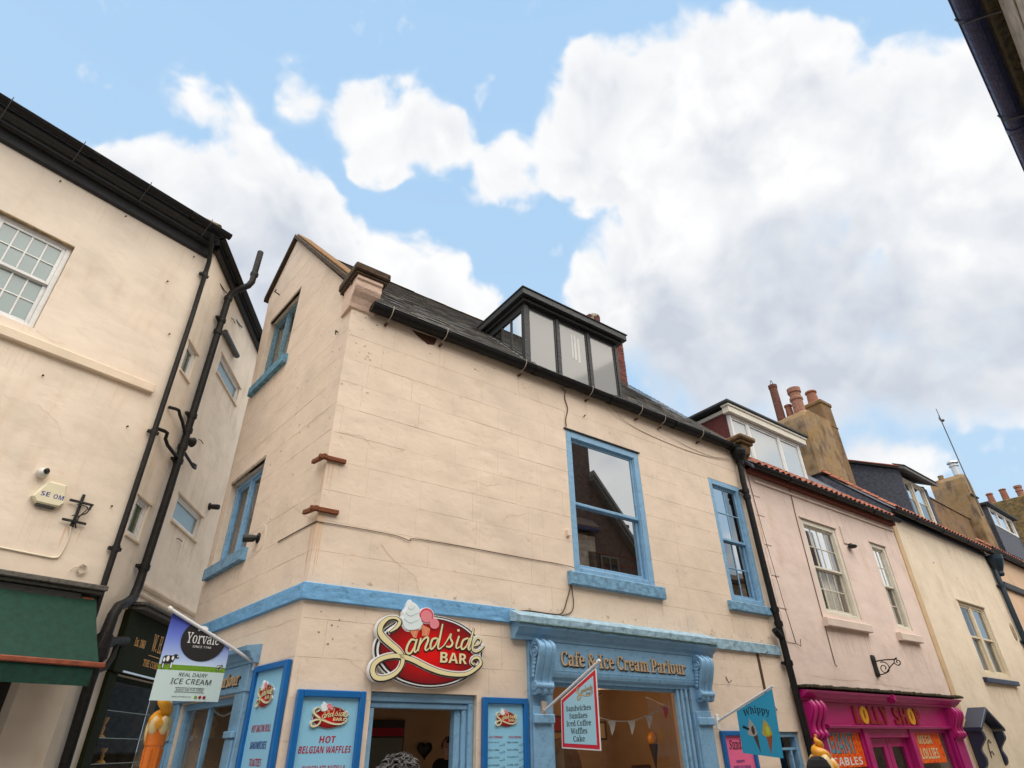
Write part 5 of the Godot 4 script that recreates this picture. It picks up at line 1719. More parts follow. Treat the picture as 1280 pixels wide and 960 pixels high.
	cb.tube([Vector3(1.80, 6.9, 0.02), Vector3(1.76, 6.2, 0.012), Vector3(1.74, 4.2, 0.012), Vector3(1.73, 3.0, 0.012), Vector3(1.75, 2.95, 0.03)], 0.009, 5)
	part(h, "cable", cb, MT.wire)
	part(h, "cable", piped([Vector3(0.10, 6.8, 0.02), Vector3(0.2, 5.5, 0.012), Vector3(0.34, 4.0, 0.012), Vector3(0.42, 3.3, 0.02), Vector3(0.52, 3.25, 0.05), Vector3(0.56, 3.38, 0.05)], 0.008, 5), MT.wire)

func build_sweet_shop(h: Node3D) -> void:
	var mb := MB.new()
	mb.mould([Vector2(-0.02, 2.28), Vector2(0.13, 2.28), Vector2(0.14, 2.32), Vector2(0.19, 2.34), Vector2(0.26, 2.40), Vector2(0.29, 2.41), Vector2(0.31, 2.45), Vector2(-0.02, 2.48)], -0.06, 6.62)
	mb.mould([Vector2(-0.02, 1.84), Vector2(0.10, 1.84), Vector2(0.12, 1.88), Vector2(0.08, 1.90), Vector2(-0.02, 1.90)], 0.72, 6.05)
	var sf := part(h, "shopfront", mb, MT.magenta)
	mb = MB.new()
	var lip := []
	for i in 60:
		lip.append([-0.10 + i * 0.1145, rng.randf_range(-0.008, 0.012)])
	for q in lip:
		mb.box(q[0], q[0] + 0.112, 2.483 + q[1] * 0.3, 2.535 + q[1], -0.02, 0.335 + q[1], 0.012)
	stuff(part(sf, "mossy_ledge", mb, MT.moss_stone))
	part(sf, "fascia_board", boxed(0.6, 6.1, 1.90, 2.28, -0.02, 0.06, 0.006), MT.magenta)
	var f := font("Droid Sans", true)
	# letters one by one: the two O are yellow
	var word := "LOLLY SHOP"
	var x := 1.80
	var ws := [0.24, 0.30, 0.24, 0.24, 0.30, 0.20, 0.29, 0.32, 0.30, 0.27]
	for i in word.length():
		var ch := word[i]
		if ch != " ":
			var m: Material = MT.gold_yellow if ch == "O" else MT.lolly_red
			var one := letters(ch, f, ws[i] * 0.80, 0.30, 0.025)
			var fat := MB.new()   # heavy poster letters: the same outline laid four times, a little apart
			for k in [[-0.022, 0.0, 0.0], [0.022, 0.0, 0.001], [0.0, -0.008, 0.002], [0.0, 0.008, 0.003]]:
				fat.add_mesh(one, T(k[0], k[1], k[2]))
			part(sf, "letter", fat, m, T(x + ws[i] / 2.0, 1.928, 0.061))
		x += ws[i] + 0.022
	for s in [[-0.02, 0.62, 0.02, 0.48], [6.0, 6.6, 6.06, 6.5]]:
		mb = MB.new()
		mb.box(s[0], s[1], -1.5, 1.84, -0.02, 0.07, 0.008)
		mb.box(s[0] + 0.08, s[1] - 0.08, -1.5, 1.66, 0.07, 0.10, 0.008)
		mb.box(s[0], s[1], 1.84, 2.28, -0.02, 0.07, 0.006)
		part(sf, "pilaster", mb, MT.magenta_dark)
		mb = MB.new()
		var face := []
		for q in curve([Vector3(0.22, 2.27, 0), Vector3(0.27, 2.16, 0), Vector3(0.22, 2.02, 0), Vector3(0.15, 1.9, 0), Vector3(0.15, 1.80, 0), Vector3(0.19, 1.73, 0), Vector3(0.12, 1.67, 0)], 3):
			face.append(Vector2(q.x, q.y))
		face.append(Vector2(0.05, 1.67))
		face.append(Vector2(0.05, 2.27))
		mb.mould(face, s[2], s[3])
		for e in [s[2] + 0.02, (s[2] + s[3]) / 2 - 0.05, s[3] - 0.12]:
			var rib := []
			for q in curve([Vector3(0.22, 2.268, 0), Vector3(0.285, 2.16, 0), Vector3(0.235, 2.02, 0), Vector3(0.165, 1.9, 0), Vector3(0.165, 1.80, 0), Vector3(0.205, 1.73, 0), Vector3(0.12, 1.665, 0)], 3):
				rib.append(Vector3(e + 0.05, q.y, q.x))
			mb.tube(rib, 0.035, 8)
		part(sf, "console_bracket", mb, MT.magenta)
	part(sf, "rosette", piped([Vector3(3.2, 2.39, 0.2), Vector3(3.2, 2.39, 0.30), Vector3(3.2, 2.39, 0.33)], [0.10, 0.10, 0.04], 14), MT.magenta)
	# windows left and right of the door
	for s in [[0.70, 2.10], [4.25, 5.98]]:
		mb = MB.new()
		ring_box(mb, s[0], s[1], -0.9, 1.84, 0.07, -0.10, -0.01, 0.006)
		part(sf, "window_frame", mb, MT.magenta)
		part(sf, "window_pane", sheet(s[0] + 0.07, s[1] - 0.07, -0.83, 1.77, -0.05), MT.shop_glass)
	mb = MB.new()
	mb.box(2.102, 2.28, -1.5, 1.84, -0.12, 0.03, 0.006)
	mb.box(4.07, 4.248, -1.5, 1.84, -0.12, 0.03, 0.006)
	mb.box(2.28, 4.07, 1.68, 1.84, -0.12, 0.0, 0.006)
	part(sf, "door_frame", mb, MT.magenta)
	for s in [[2.29, 3.165], [3.185, 4.06]]:
		mb = MB.new()
		ring_box(mb, s[0], s[1], -1.5, 1.675, 0.16, -0.16, -0.10, 0.006)
		part(sf, "door_leaf", mb, MT.magenta)
		part(sf, "door_pane", sheet(s[0] + 0.16, s[1] - 0.16, -1.3, 1.52, -0.13), MT.shop_glass)
	room(sf, 0.65, 6.05, -1.6, 1.95, -2.2, -0.41, MT.room)
	# posters inside the glass
	part(sf, "poster", boxed(0.80, 2.02, 1.20, 1.77, -0.047, -0.044), MT.fire_print)
	write(sf, "poster_shade", "GIANT", f, MT.ink_black, 1.30, 1.42, -0.0435, 0.92, 0.36, 0.0)
	write(sf, "poster_lettering", "GIANT", f, MT.poster_teal, 1.28, 1.43, -0.042, 0.92, 0.36, 0.0)
	write(sf, "poster_lettering", "CABLES", f, MT.sign_white, 1.36, 1.235, -0.042, 1.06, 0.13, 0.0)
	part(sf, "poster", boxed(4.33, 5.62, 1.2, 1.77, -0.047, -0.044), MT.fire_print)
	write(sf, "poster_shade", "MEGA", f, MT.ink_black, 4.86, 1.555, -0.0435, 0.66, 0.16, 0.0)
	write(sf, "poster_lettering", "MEGA", f, MT.sign_cream, 4.85, 1.56, -0.042, 0.66, 0.16, 0.0)
	write(sf, "poster_shade", "LOLLIES", f, MT.ink_black, 4.90, 1.275, -0.0435, 0.86, 0.2, 0.0)
	write(sf, "poster_lettering", "LOLLIES", f, MT.sign_cream, 4.89, 1.28, -0.042, 0.86, 0.2, 0.0)

func build_cream() -> void:
	var h := thing("cream_house", "yellowish cream house with navy dormer, dark sills and a dark blue downpipe", "building", FF)
	var holes := [Rect2(3.10, 3.20, 2.12, 2.0)]
	var mb := MB.new()
	wall(mb, R(0.0, -1.9, 7.95, 7.34), holes, -0.4, 0.0)
	part(h, "front_wall", mb, MT.yellow_cream)
	part(h, "edge_strip", boxed(0.02, 0.30, -1.9, 7.2, -0.01, 0.03, 0.006), MT.tan_edge)
	mb = MB.new()
	mb.box(0, 7.95, -1.9, 10.6, -5.2, -5.0)
	mb.box(0, 7.95, 7.2, 7.3, -5.0, -0.4)
	part(h, "rear_wall", mb, MT.yellow_cream)
	var side := Transform3D(Basis(Vector3(0, 0, -1), Vector3.UP, Vector3(1, 0, 0)), Vector3.ZERO)
	# party upstand, dark lead, with a verge of clay tiles up its edge
	part(h, "party_upstand", slab(PackedVector2Array([Vector2(-0.10, 6.98), Vector2(-0.14, 7.34), Vector2(3.6, 11.05), Vector2(5.0, 9.6), Vector2(5.0, -1.9), Vector2(0.4, -1.9), Vector2(0.4, 6.98)]), 0.0, 0.14), MT.lead_navy, side)
	part(h, "end_wall", slab(PackedVector2Array([Vector2(0.4, -1.9), Vector2(0.4, 7.3), Vector2(3.6, 10.8), Vector2(5.0, 9.4), Vector2(5.0, -1.9)]), 7.75, 7.95), MT.yellow_cream, side)
	mb = MB.new()
	mb.mould([Vector2(0.2, 7.28), Vector2(0.2, 7.36), Vector2(-3.6, 11.1), Vector2(-5.1, 9.6), Vector2(-5.1, 9.5), Vector2(-3.6, 11.0)], 0.14, 7.95)
	part(h, "roof", mb, MT.lead_navy)
	pantiles(h, Transform3D.IDENTITY, 0.02, 7.9, 7.36, 0.27, 0.6, [[3.7, 6.2, 7.7]])
	pantiles(h, Transform3D.IDENTITY, -0.06, 0.42, 7.36, 0.27, 4.9, [])
	part(h, "gutter", gutter_shape(0.0, 7.95, 7.33, 0.235, 0.08, 2.0), MT.black)
	part(h, "gutter_board", boxed(0.0, 7.95, 7.20, 7.33, 0.0, 0.06, 0.01), MT.navy_paint)
	# pair of tall sashes in one frame
	mb = MB.new()
	ring_box(mb, 3.10, 5.22, 3.20, 5.20, 0.09, -0.20, -0.05, 0.008)
	mb.box(4.06, 4.26, 3.28, 5.11, -0.19, -0.055, 0.008)
	var w := part(h, "window", mb, MT.cream_wood)
	for s in [[3.19, 4.06], [4.26, 5.13]]:
		sash(w, "upper_sash", s[0], s[1], 4.20, 5.11, -0.10, 0.055, 1, 1, MT.cream_wood, [MT.clear if s[0] < 4.0 else MT.dim_mirror])
		sash(w, "lower_sash", s[0], s[1], 3.29, 4.24, -0.148, 0.055, 1, 1, MT.cream_wood, [MT.clear])
		drape(w, s[0] + 0.08, s[1] - 0.2, 3.3, 4.2, -0.34, MT.brown_curtain)
	room(w, 3.1, 5.22, 3.2, 5.2, -1.6, -0.205, MT.room)
	sill(w, 2.72, 5.36, 2.98, 3.12, -0.12, 0.10, MT.navy_paint)
	part(w, "drip_edge", boxed(3.0, 5.3, 5.20, 5.25, -0.01, 0.03, 0.006), MT.cream_wood)
	# navy dormer
	var zf := -0.56
	mb = MB.new()
	ring_box(mb, 3.86, 6.02, 8.16, 9.62, 0.10, zf - 0.12, zf, 0.008)
	mb.box(4.88, 5.0, 8.26, 9.52, zf - 0.12, zf - 0.004, 0.008)
	var d := part(h, "dormer", mb, MT.off_white)
	for s in [[3.96, 4.88], [5.0, 5.92]]:
		sash(d, "casement", s[0], s[1], 8.26, 9.52, zf - 0.07, 0.06, 1, 2, MT.cream_wood, [MT.dim_mirror, MT.half_mirror])
	part(d, "corner_post", boxed(6.03, 6.30, 8.0, 9.62, zf - 0.14, zf + 0.01, 0.02), MT.navy)
	part(d, "cheek", slab(PackedVector2Array([Vector2(0.44, 7.75), Vector2(0.44, 9.72), Vector2(3.7, 11.40), Vector2(3.7, 11.0)]), 3.74, 3.84), MT.lead_navy, side)
	part(d, "cheek", slab(PackedVector2Array([Vector2(0.60, 7.85), Vector2(0.60, 9.72), Vector2(3.7, 11.40), Vector2(3.7, 11.0)]), 6.2, 6.3), MT.lead_navy, side)
	part(d, "back_wall", boxed(3.9, 6.2, 7.9, 9.6, -2.0, -1.9), MT.room)
	part(d, "roof", slab(PackedVector2Array([Vector2(0.20, 9.66), Vector2(3.75, 11.46), Vector2(3.75, 11.56), Vector2(0.20, 9.76)]), 3.62, 6.5), MT.slate_2, side)
	for i in 9:   # slate edge over the front, tiles up the verge
		part(d, "slate", boxed(3.60 + i * 0.325, 3.91 + i * 0.325, 0, 0.02, -0.4, 0.0, 0.004), MT["slate_%d" % (i % 4)], Transform3D(Basis(Vector3.RIGHT, 0.47 + 0.02 * (i % 3)), Vector3(0, 9.775, -0.17)))
	for i in 12:
		part(d, "verge_tile", boxed(-0.09, 0.12, 0, 0.05, -0.32, 0.0, 0.012), MT["pantile_%d" % (i % 3)], Transform3D(Basis(Vector3.RIGHT, 0.47), Vector3(3.66, 9.78 + i * 0.145, -0.36 - i * 0.287)))
	# downpipe with hopper
	var dp := drain(h, "drainpipe", [Vector3(7.92, 7.05, 0.12), Vector3(7.74, 6.6, 0.11), Vector3(7.72, 4.6, 0.11), Vector3(7.7, -1.6, 0.11)], 0.085, MT.teal_pipe, [[Vector3(7.735, 6.2, 0.11), Vector3.UP, 1], [Vector3(7.72, 4.4, 0.11), Vector3.UP, 1]])
	mb = MB.new()
	mb.lathe([Vector2(0.09, -0.45), Vector2(0.12, -0.38), Vector2(0.11, -0.3), Vector2(0.2, -0.1), Vector2(0.26, 0.1), Vector2(0.27, 0.25), Vector2(0.22, 0.25), Vector2(0.2, 0.1), Vector2(0, 0.05)], 14)
	part(dp, "hopper", mb, MT.teal_pipe, T(7.86, 6.98, 0.2))
	# oval plaque recess
	part(h, "oval_vent", slab(ellipse(7.28, 4.68, 0.15, 0.27, 24), -0.005, 0.025, 0.01), MT.stone_sill)
	part(h, "oval_hollow", slab(ellipse(7.28, 4.68, 0.11, 0.22, 24), 0.026, 0.03), MT.tan_reveal)
	# stack with a steel cowl
	mb = MB.new()
	var rp := PackedVector2Array()
	for q in [Vector2(13.0, 8.6), Vector2(13.0, 11.6), Vector2(13.05, 11.88), Vector2(13.18, 12.08), Vector2(13.4, 12.15), Vector2(13.7, 12.10), Vector2(13.85, 11.9), Vector2(13.9, 11.6), Vector2(13.9, 8.6)]:
		rp.append(q)
	mb.prism(rp, -2.22, -0.85, 0.06)
	var st := part(h, "chimney", mb, MT.stack_render)
	mb = MB.new()
	mb.lathe([Vector2(0.15, 0), Vector2(0.15, 0.42), Vector2(0.2, 0.44), Vector2(0.2, 0.5), Vector2(0.13, 0.52), Vector2(0.13, 0.6), Vector2(0.24, 0.61), Vector2(0.22, 0.68), Vector2(0.0, 0.74)], 14)
	part(st, "steel_cowl", mb, MT.aluminium, T(13.4, 12.12, -1.1))
	part(st, "flue_stub", pot_shape(0.12, 0.18, 2), MT.stack_render, T(13.3, 12.1, -1.75))

func build_far() -> void:
	var h := thing("orange_house", "orange cream house at the right edge with brown attic wall and small grey dormer", "building", FG)
	var mb := MB.new()
	mb.box(0.02, 26.0, -2.5, 7.5, -0.4, -0.02)
	part(h, "front_wall", mb, MT.orange_cream)
	part(h, "grey_band", boxed(0.5, 20.0, 6.22, 6.46, -0.02, 0.08, 0.02), MT.grey_band)
	part(h, "gutter", gutter_shape(0.05, 25.0, 7.55, 0.2, 0.08, 2.0), MT.black)
	mb = MB.new()
	mb.mould([Vector2(0.15, 7.5), Vector2(0.15, 7.58), Vector2(-3.6, 11.0), Vector2(-6.0, 8.6), Vector2(-6.0, 8.5), Vector2(-3.6, 10.9)], 0.1, 26.0)
	part(h, "roof", mb, MT.lead_navy)
	pantiles(h, Transform3D.IDENTITY, 0.05, 12.0, 7.56, 0.24, 0.55, [])
	mb = MB.new()
	mb.box(-0.1, 26.0, 8.0, 10.0, -1.5, -1.2, 0.03)
	part(h, "attic_wall", mb, MT.brown_render)
	part(h, "attic_coping", boxed(-0.1, 26.0, 10.0, 10.06, -1.53, -1.16, 0.02), MT.stack_render)
	mb = MB.new()
	ring_box(mb, 6.15, 9.45, 9.80, 10.66, 0.09, -0.7, -0.6, 0.008)
	for x: float in [7.2, 8.3]:
		mb.box(x - 0.05, x + 0.05, 9.89, 10.57, -0.7, -0.604, 0.006)
	var d := part(h, "dormer", mb, MT.white)
	for s in [[6.24, 7.15], [7.25, 8.25], [8.35, 9.36]]:
		part(d, "pane", sheet(s[0], s[1], 9.89, 10.57, -0.65), MT.half_mirror)
	var side := Transform3D(Basis(Vector3(0, 0, -1), Vector3.UP, Vector3(1, 0, 0)), Vector3.ZERO)
	part(d, "cheek", slab(PackedVector2Array([Vector2(0.6, 8.2), Vector2(3.0, 10.66), Vector2(0.6, 10.66)]), 6.0, 6.14), MT.lead_navy, side)
	part(d, "cheek", slab(PackedVector2Array([Vector2(0.6, 8.2), Vector2(3.0, 10.66), Vector2(0.6, 10.66)]), 9.46, 9.58), MT.lead_navy, side)
	part(d, "apron", boxed(6.0, 9.5, 8.6, 9.79, -0.75, -0.62), MT.lead_navy)
	part(d, "roof", boxed(5.85, 9.85, 10.68, 10.80, -3.0, -0.42, 0.02), MT.grey_band)
	mb = MB.new()
	mb.xf = FG.affine_inverse() * FF
	mb.box(20.0, 20.9, 8.0, 12.4, -2.2, -0.1, 0.04)
	var st := part(h, "chimney", mb, MT.stack_moss)
	for q in [[-1.72, 0.62, 0], [-1.10, 0.66, 2], [-0.42, 0.64, 1]]:
		part(st, "chimney_pot", pot_shape(0.16, q[1], q[2]), MT.terracotta if q[2] != 1 else MT.terracotta_pale, mb.xf * T(20.35, 12.38, q[0]))

# ---------------------------------------------------------------- the building on the left
func build_left() -> void:
	var h := thing("left_building", "tall smooth cream building with black eaves at the left of the alley", "building", FC)
	var hC := [Rect2(-3.07, 7.02, 1.03, 1.66), Rect2(-4.6, -0.5, 4.05, 2.98)]
	var hD := [Rect2(0.13, 7.40, 0.42, 0.60), Rect2(1.56, 8.26, 1.40, 0.44), Rect2(0.14, 4.44, 0.44, 0.60), Rect2(1.50, 5.11, 1.28, 0.48), Rect2(1.12, 0.7, 2.3, 1.9)]
	var mb := MB.new()
	wall(mb, R(-7.0, -0.8, 0.0, 10.1), hC, -0.35, 0.0)
	part(h, "front_wall", mb, MT.left_cream)
	mb = MB.new()
	wall(mb, R(0.0, -0.8, 9.0, 10.1), hD, -0.30, 0.0)
	part(h, "alley_wall", mb, MT.lifted_alley_cream, D2C)
	mb = MB.new()
	mb.box(-7.0, -0.4, 2.7, 2.9, -4.0, -0.35)
	mb.box(-7.0, -0.5, 6.2, 6.3, -4.0, -0.35)
	mb.box(-7.0, -1.0, 10.0, 10.1, -4.0, -0.35)
	mb.box(-7.0, 0.0, -0.8, 10.1, -4.2, -4.0)
	part(h, "floors", mb, MT.room)
	# eaves: fascia, mouldings and gutter along the front
	mb = MB.new()
	mb.mould([Vector2(-0.05, 9.83), Vector2(0.035, 9.83), Vector2(0.06, 9.86), Vector2(0.10, 10.05), Vector2(0.16, 10.07), Vector2(0.30, 10.09), Vector2(0.33, 10.12), Vector2(0.36, 10.13), Vector2(0.37, 10.2), Vector2(-0.05, 10.2)], -7.0, -0.12)
	part(h, "eaves_board", mb, MT.black_wood)
	mb = MB.new()
	mb.mould([Vector2(0.17, 10.03), Vector2(0.22, 10.02), Vector2(0.23, 10.065), Vector2(0.17, 10.068)], -7.0, -0.14)
	part(h, "eaves_bead", mb, MT.black_wood)
	var gu := part(h, "gutter", gutter_shape(-7.0, 0.02, 10.25, 0.44, 0.075, 1.7), MT.black)
	for x: float in [-3.63, -2.62, -1.55, -0.42]:
		part(gu, "gutter_iron", piped([Vector3(x, 10.29, 0.555), Vector3(x, 10.2, 0.55), Vector3(x, 10.165, 0.46), Vector3(x, 10.10, 0.34), Vector3(x, 10.02, 0.27)], 0.007, 6), MT.grey_plastic)
	var g2 := part(h, "gutter", gutter_shape(-0.30, 9.0, 10.2, 0.17, 0.065, 2.0), MT.black, D2C)
	part(h, "eaves_board", boxed(-0.1, 9.0, 10.02, 10.2, -0.02, 0.09, 0.01), MT.black_wood, D2C)
	for y in [[0.9, 9.75], [2.1, 9.75]]:
		part(g2, "wire_hook", piped([Vector3(y[0] - 0.35, y[1], 0.0), Vector3(y[0] - 0.1, y[1] + 0.02, 0.02), Vector3(y[0], y[1] + 0.05, 0.03)], 0.012, 5), MT.iron)
	# hipped roof; its corner lies where the two eaves lines cross
	mb = MB.new()
	var e := 10.3
	var inv := D2C.affine_inverse()
	var q0 := inv * Vector3(0, 0, 0.44)
	var q1 := inv * Vector3(1, 0, 0.44)
	var cx := (0.20 - q0.z) / (q1.z - q0.z)
	var A := Vector3(-7.4, e, 0.44)
	var B := Vector3(cx, e, 0.44)
	var dd := D2C * Vector3(9.0, e, 0.20)
	var r0 := Vector3(-7.4, e + 2.2, -4.0)
	var r1 := Vector3(-2.4, e + 2.2, -4.0)
	mb.quad(A, B, r1, r0, Vector3(0, 1, 1))
	mb.tri(B, dd, r1, Vector3(0.7, 0.7, 0))
	part(h, "roof", mb, MT.slate_0)
	part(h, "hip_tile", piped([Vector3(cx - 0.06, e + 0.02, 0.40), Vector3(cx - 0.26, e + 0.2, 0.15)], 0.08, 8), MT.ridge_tile)
	# sash window with obscured panes
	mb = MB.new()
	ring_box(mb, -3.066, -2.044, 7.024, 8.676, 0.07, -0.20, -0.08, 0.006)
	var w := part(h, "window", mb, MT.white)
	sash(w, "upper_sash", -2.996, -2.114, 7.86, 8.606, -0.115, 0.05, 4, 2, MT.white, [MT.frosted], 0.024)
	sash(w, "lower_sash", -2.996, -2.114, 7.094, 7.90, -0.162, 0.05, 4, 2, MT.white, [MT.frosted], 0.024, 0.07)
	part(w, "reveal", boxed(-3.07, -2.04, 8.66, 8.68, -0.08, -0.004), MT.tan_reveal)
	room(w, -3.07, -2.04, 7.02, 8.68, -0.6, -0.21, MT.room)
	mb = MB.new()
	mb.box(-7.0, -0.24, 6.69, 6.85, -0.02, 0.085, 0.014)
	part(h, "sill_band", mb, MT.left_trim)
	# small windows up the alley
	for q in [[0.13, 0.55, 7.40, 8.00, 1], [1.56, 2.96, 8.26, 8.70, 1], [0.14, 0.58, 4.44, 5.04, 1], [1.50, 2.78, 5.11, 5.59, 1]]:
		mb = MB.new()
		ring_box(mb, q[0] + 0.003, q[1] - 0.003, q[2] + 0.003, q[3] - 0.003, 0.05, -0.14, -0.03, 0.006)
		w = part(h, "window", mb, MT.white, D2C)
		mb = MB.new()
		ring_box(mb, q[0] + 0.055, q[1] - 0.055, q[2] + 0.055, q[3] - 0.055, 0.03, -0.10, -0.04, 0.005)
		part(w, "casement", mb, MT.white)
		part(w, "pane", boxed(q[0] + 0.08, q[1] - 0.08, q[2] + 0.08, q[3] - 0.08, -0.075, -0.07), MT.frosted if q[1] - q[0] > 1.0 else MT.olive_pane)
		part(w, "lintel_edge", boxed(q[0] - 0.06, q[1] + 0.08, q[3] + 0.002, q[3] + 0.035, -0.01, 0.018, 0.004), MT.left_trim)
		part(w, "sill", boxed(q[0] - 0.03, q[1] + 0.03, q[2] - 0.04, q[2] + 0.002, -0.05, 0.03, 0.006), MT.left_trim)
	part(h, "cable_cover", piped([Vector3(1.26, 9.06, 0.06), Vector3(2.18, 9.07, 0.06)], 0.06, 10), MT.grey_plastic, D2C)
	# string courses over the alley shop
	mb = MB.new()
	mb.mould([Vector2(-0.01, 3.86), Vector2(0.03, 3.86), Vector2(0.045, 3.9), Vector2(0.045, 3.93), Vector2(-0.01, 3.95)], 1.1, 9.0)
	mb.mould([Vector2(-0.01, 3.74), Vector2(0.02, 3.74), Vector2(0.03, 3.77), Vector2(-0.01, 3.79)], 1.0, 9.0)
	part(h, "string_course", mb, MT.left_trim, D2C)
	# rainwater pipe at the corner
	var dp := drain(h, "drainpipe", [Vector3(-0.32, 10.12, 0.40), Vector3(-0.20, 9.96, 0.26), Vector3(-0.09, 9.72, 0.09), Vector3(-0.06, 8.4, 0.085), Vector3(-0.03, 3.8, 0.085), Vector3(-0.02, 3.2, 0.085)], 0.042, MT.pipe, [[Vector3(-0.085, 9.4, 0.085), Vector3.UP, 1], [Vector3(-0.045, 6.05, 0.085), Vector3.UP, 1], [Vector3(-0.03, 4.15, 0.085), Vector3.UP, 1]])
	# soil pipe with vent and branches, in the alley
	dp = drain(h, "soil_pipe", [Vector3(0.80, 4.05, 0.11), Vector3(0.84, 5.3, 0.11), Vector3(0.86, 9.0, 0.11), Vector3(0.86, 9.66, 0.11), Vector3(0.87, 9.80, 0.15), Vector3(0.88, 9.93, 0.30), Vector3(0.885, 10.02, 0.42), Vector3(0.89, 10.14, 0.47), Vector3(0.90, 11.0, 0.47)], 0.065, MT.pipe, [[Vector3(0.86, 9.62, 0.11), Vector3.UP], [Vector3(0.858, 9.05, 0.11), Vector3.UP, 1], [Vector3(0.85, 8.75, 0.11), Vector3.UP], [Vector3(0.85, 6.85, 0.11), Vector3.UP, 1], [Vector3(0.85, 6.55, 0.11), Vector3.UP], [Vector3(0.847, 6.22, 0.11), Vector3.UP], [Vector3(0.845, 5.95, 0.11), Vector3.UP, 1], [Vector3(0.80, 4.10, 0.11), Vector3.UP, 1], [Vector3(0.90, 10.35, 0.47), Vector3.UP]], D2C)
	part(dp, "branch_pipe", piped([Vector3(0.12, 6.62, 0.03), Vector3(0.24, 6.66, 0.08), Vector3(0.33, 6.68, 0.10), Vector3(0.40, 6.62, 0.11), Vector3(0.55, 6.58, 0.11), Vector3(0.80, 6.45, 0.11)], 0.028, 8), MT.pipe)
	part(dp, "branch_pipe", piped([Vector3(-0.02, 6.14, 0.03), Vector3(0.1, 6.16, 0.09), Vector3(0.17, 6.16, 0.11), Vector3(0.17, 6.05, 0.11), Vector3(0.3, 6.0, 0.11), Vector3(0.82, 5.98, 0.11)], 0.03, 8), MT.pipe)
	part(dp, "branch_pipe", piped([Vector3(0.9, 6.18, 0.11), Vector3(1.5, 6.12, 0.11), Vector3(1.58, 6.13, 0.11), Vector3(1.62, 6.2, 0.09), Vector3(1.62, 6.24, 0.02)], 0.028, 8), MT.pipe)
	part(dp, "access_cap", piped([Vector3(0.9, 6.38, 0.12), Vector3(1.0, 6.40, 0.16), Vector3(1.03, 6.405, 0.17), Vector3(1.05, 6.41, 0.18)], [0.06, 0.08, 0.095, 0.05], 12), MT.pipe)
	part(dp, "swan_neck", piped([Vector3(0.80, 4.08, 0.11), Vector3(0.79, 3.8, 0.11), Vector3(0.72, 3.62, 0.12), Vector3(0.50, 3.50, 0.14), Vector3(0.30, 3.42, 0.15), Vector3(0.22, 3.28, 0.15), Vector3(0.20, 2.9, 0.14), Vector3(0.22, 2.4, 0.13), Vector3(0.28, 1.4, 0.12), Vector3(0.30, -0.5, 0.12)], [0.065, 0.068, 0.07, 0.07, 0.07, 0.075, 0.085, 0.07, 0.065, 0.065], 12), MT.pipe)
	mb = MB.new()
	mb.tube([Vector3(0.20, 3.04, 0.14), Vector3(0.20, 3.0, 0.14), Vector3(0.20, 2.72, 0.14), Vector3(0.20, 2.68, 0.14)], [0.08, 0.115, 0.115, 0.08], 12)
	mb.tube([Vector3(0.2, 2.86, 0.16), Vector3(0.5, 2.98, 0.16), Vector3(0.78, 3.02, 0.16), Vector3(0.80, 3.02, 0.16)], [0.055, 0.06, 0.07, 0.07], 10)
	mb.tube([Vector3(0.2, 2.55, 0.16), Vector3(0.42, 2.62, 0.18), Vector3(0.52, 2.78, 0.18), Vector3(0.56, 2.95, 0.16)], 0.035, 8)
	mb.tube([Vector3(0.06, 3.02, 0.2), Vector3(0.02, 2.85, 0.2), Vector3(0.02, 2.68, 0.2), Vector3(0.1, 2.6, 0.18)], 0.04, 8)
	part(dp, "pipe_junction", mb, MT.pipe)
	# shop in the front, behind the awning
	mb = MB.new()
	mb.box(-4.6, -0.06, 3.46, 3.50, 0.0, 0.30, 0.008)
	mb.box(-4.6, -0.04, 3.503, 3.57, 0.0, 0.36, 0.01)
	part(h, "shop_cornice", mb, MT.grey_wood)
	part(h, "awning_box", boxed(-4.6, -0.30, 3.20, 3.455, 0.005, 0.26, 0.01), MT.black_wood)
	room(h, -4.6, -0.55, -0.5, 2.48, -2.0, -0.36, MT.room_dark)
	# the old shop in the alley
	mb = MB.new()
	mb.box(0.84, 3.6, 2.62, 3.48, 0.0, 0.10, 0.01)
	var sf := part(h, "alley_shopfront", mb, MT.shop_green, D2C)
	mb = MB.new()
	mb.box(0.90, 3.7, 3.485, 3.545, 0.0, 0.26, 0.01)
	mb.box(0.86, 3.7, 3.548, 3.60, 0.0, 0.30, 0.01)
	part(sf, "cornice", mb, MT.grey_wood)
	part(sf, "steel_trim", boxed(1.10, 3.5, 2.63, 2.66, 0.10, 0.125, 0.004), MT.aluminium)
	mb = MB.new()
	ring_box(mb, 1.12, 3.42, 0.7, 2.6, 0.06, -0.16, -0.02, 0.006)
	part(sf, "window_frame", mb, MT.shop_green)
	part(sf, "frame_post", boxed(0.84, 1.115, 0.0, 2.615, 0.0, 0.06, 0.008), MT.shop_green)
	part(sf, "window_pane", sheet(1.18, 3.36, 0.76, 2.54, -0.06), MT.alley_glass)
	room(sf, 1.1, 3.42, 0.6, 2.6, -1.4, -0.305, MT.room)
	for y: float in [2.15, 1.79, 1.46]:
		part(sf, "glass_shelf", boxed(1.2, 3.34, y, y + 0.012, -0.55, -0.12, 0.003), MT.shelf_glass)
	var f := font("Droid Serif", false)
	write(sf, "sign_lettering", "Est. 1860", f, MT.gilt, 1.44, 3.02, 0.101, 0.38, 0.12, 0.004)
	write(sf, "sign_lettering", "W. H.", f, MT.gilt, 2.10, 3.03, 0.101, 0.42, 0.26, 0.004)
	part(sf, "sign_rule", boxed(1.86, 2.5, 2.955, 2.965, 0.10, 0.104), MT.gilt)
	write(sf, "sign_lettering", "THE CORNER", f, MT.gilt, 2.14, 2.79, 0.101, 0.8, 0.10, 0.004)
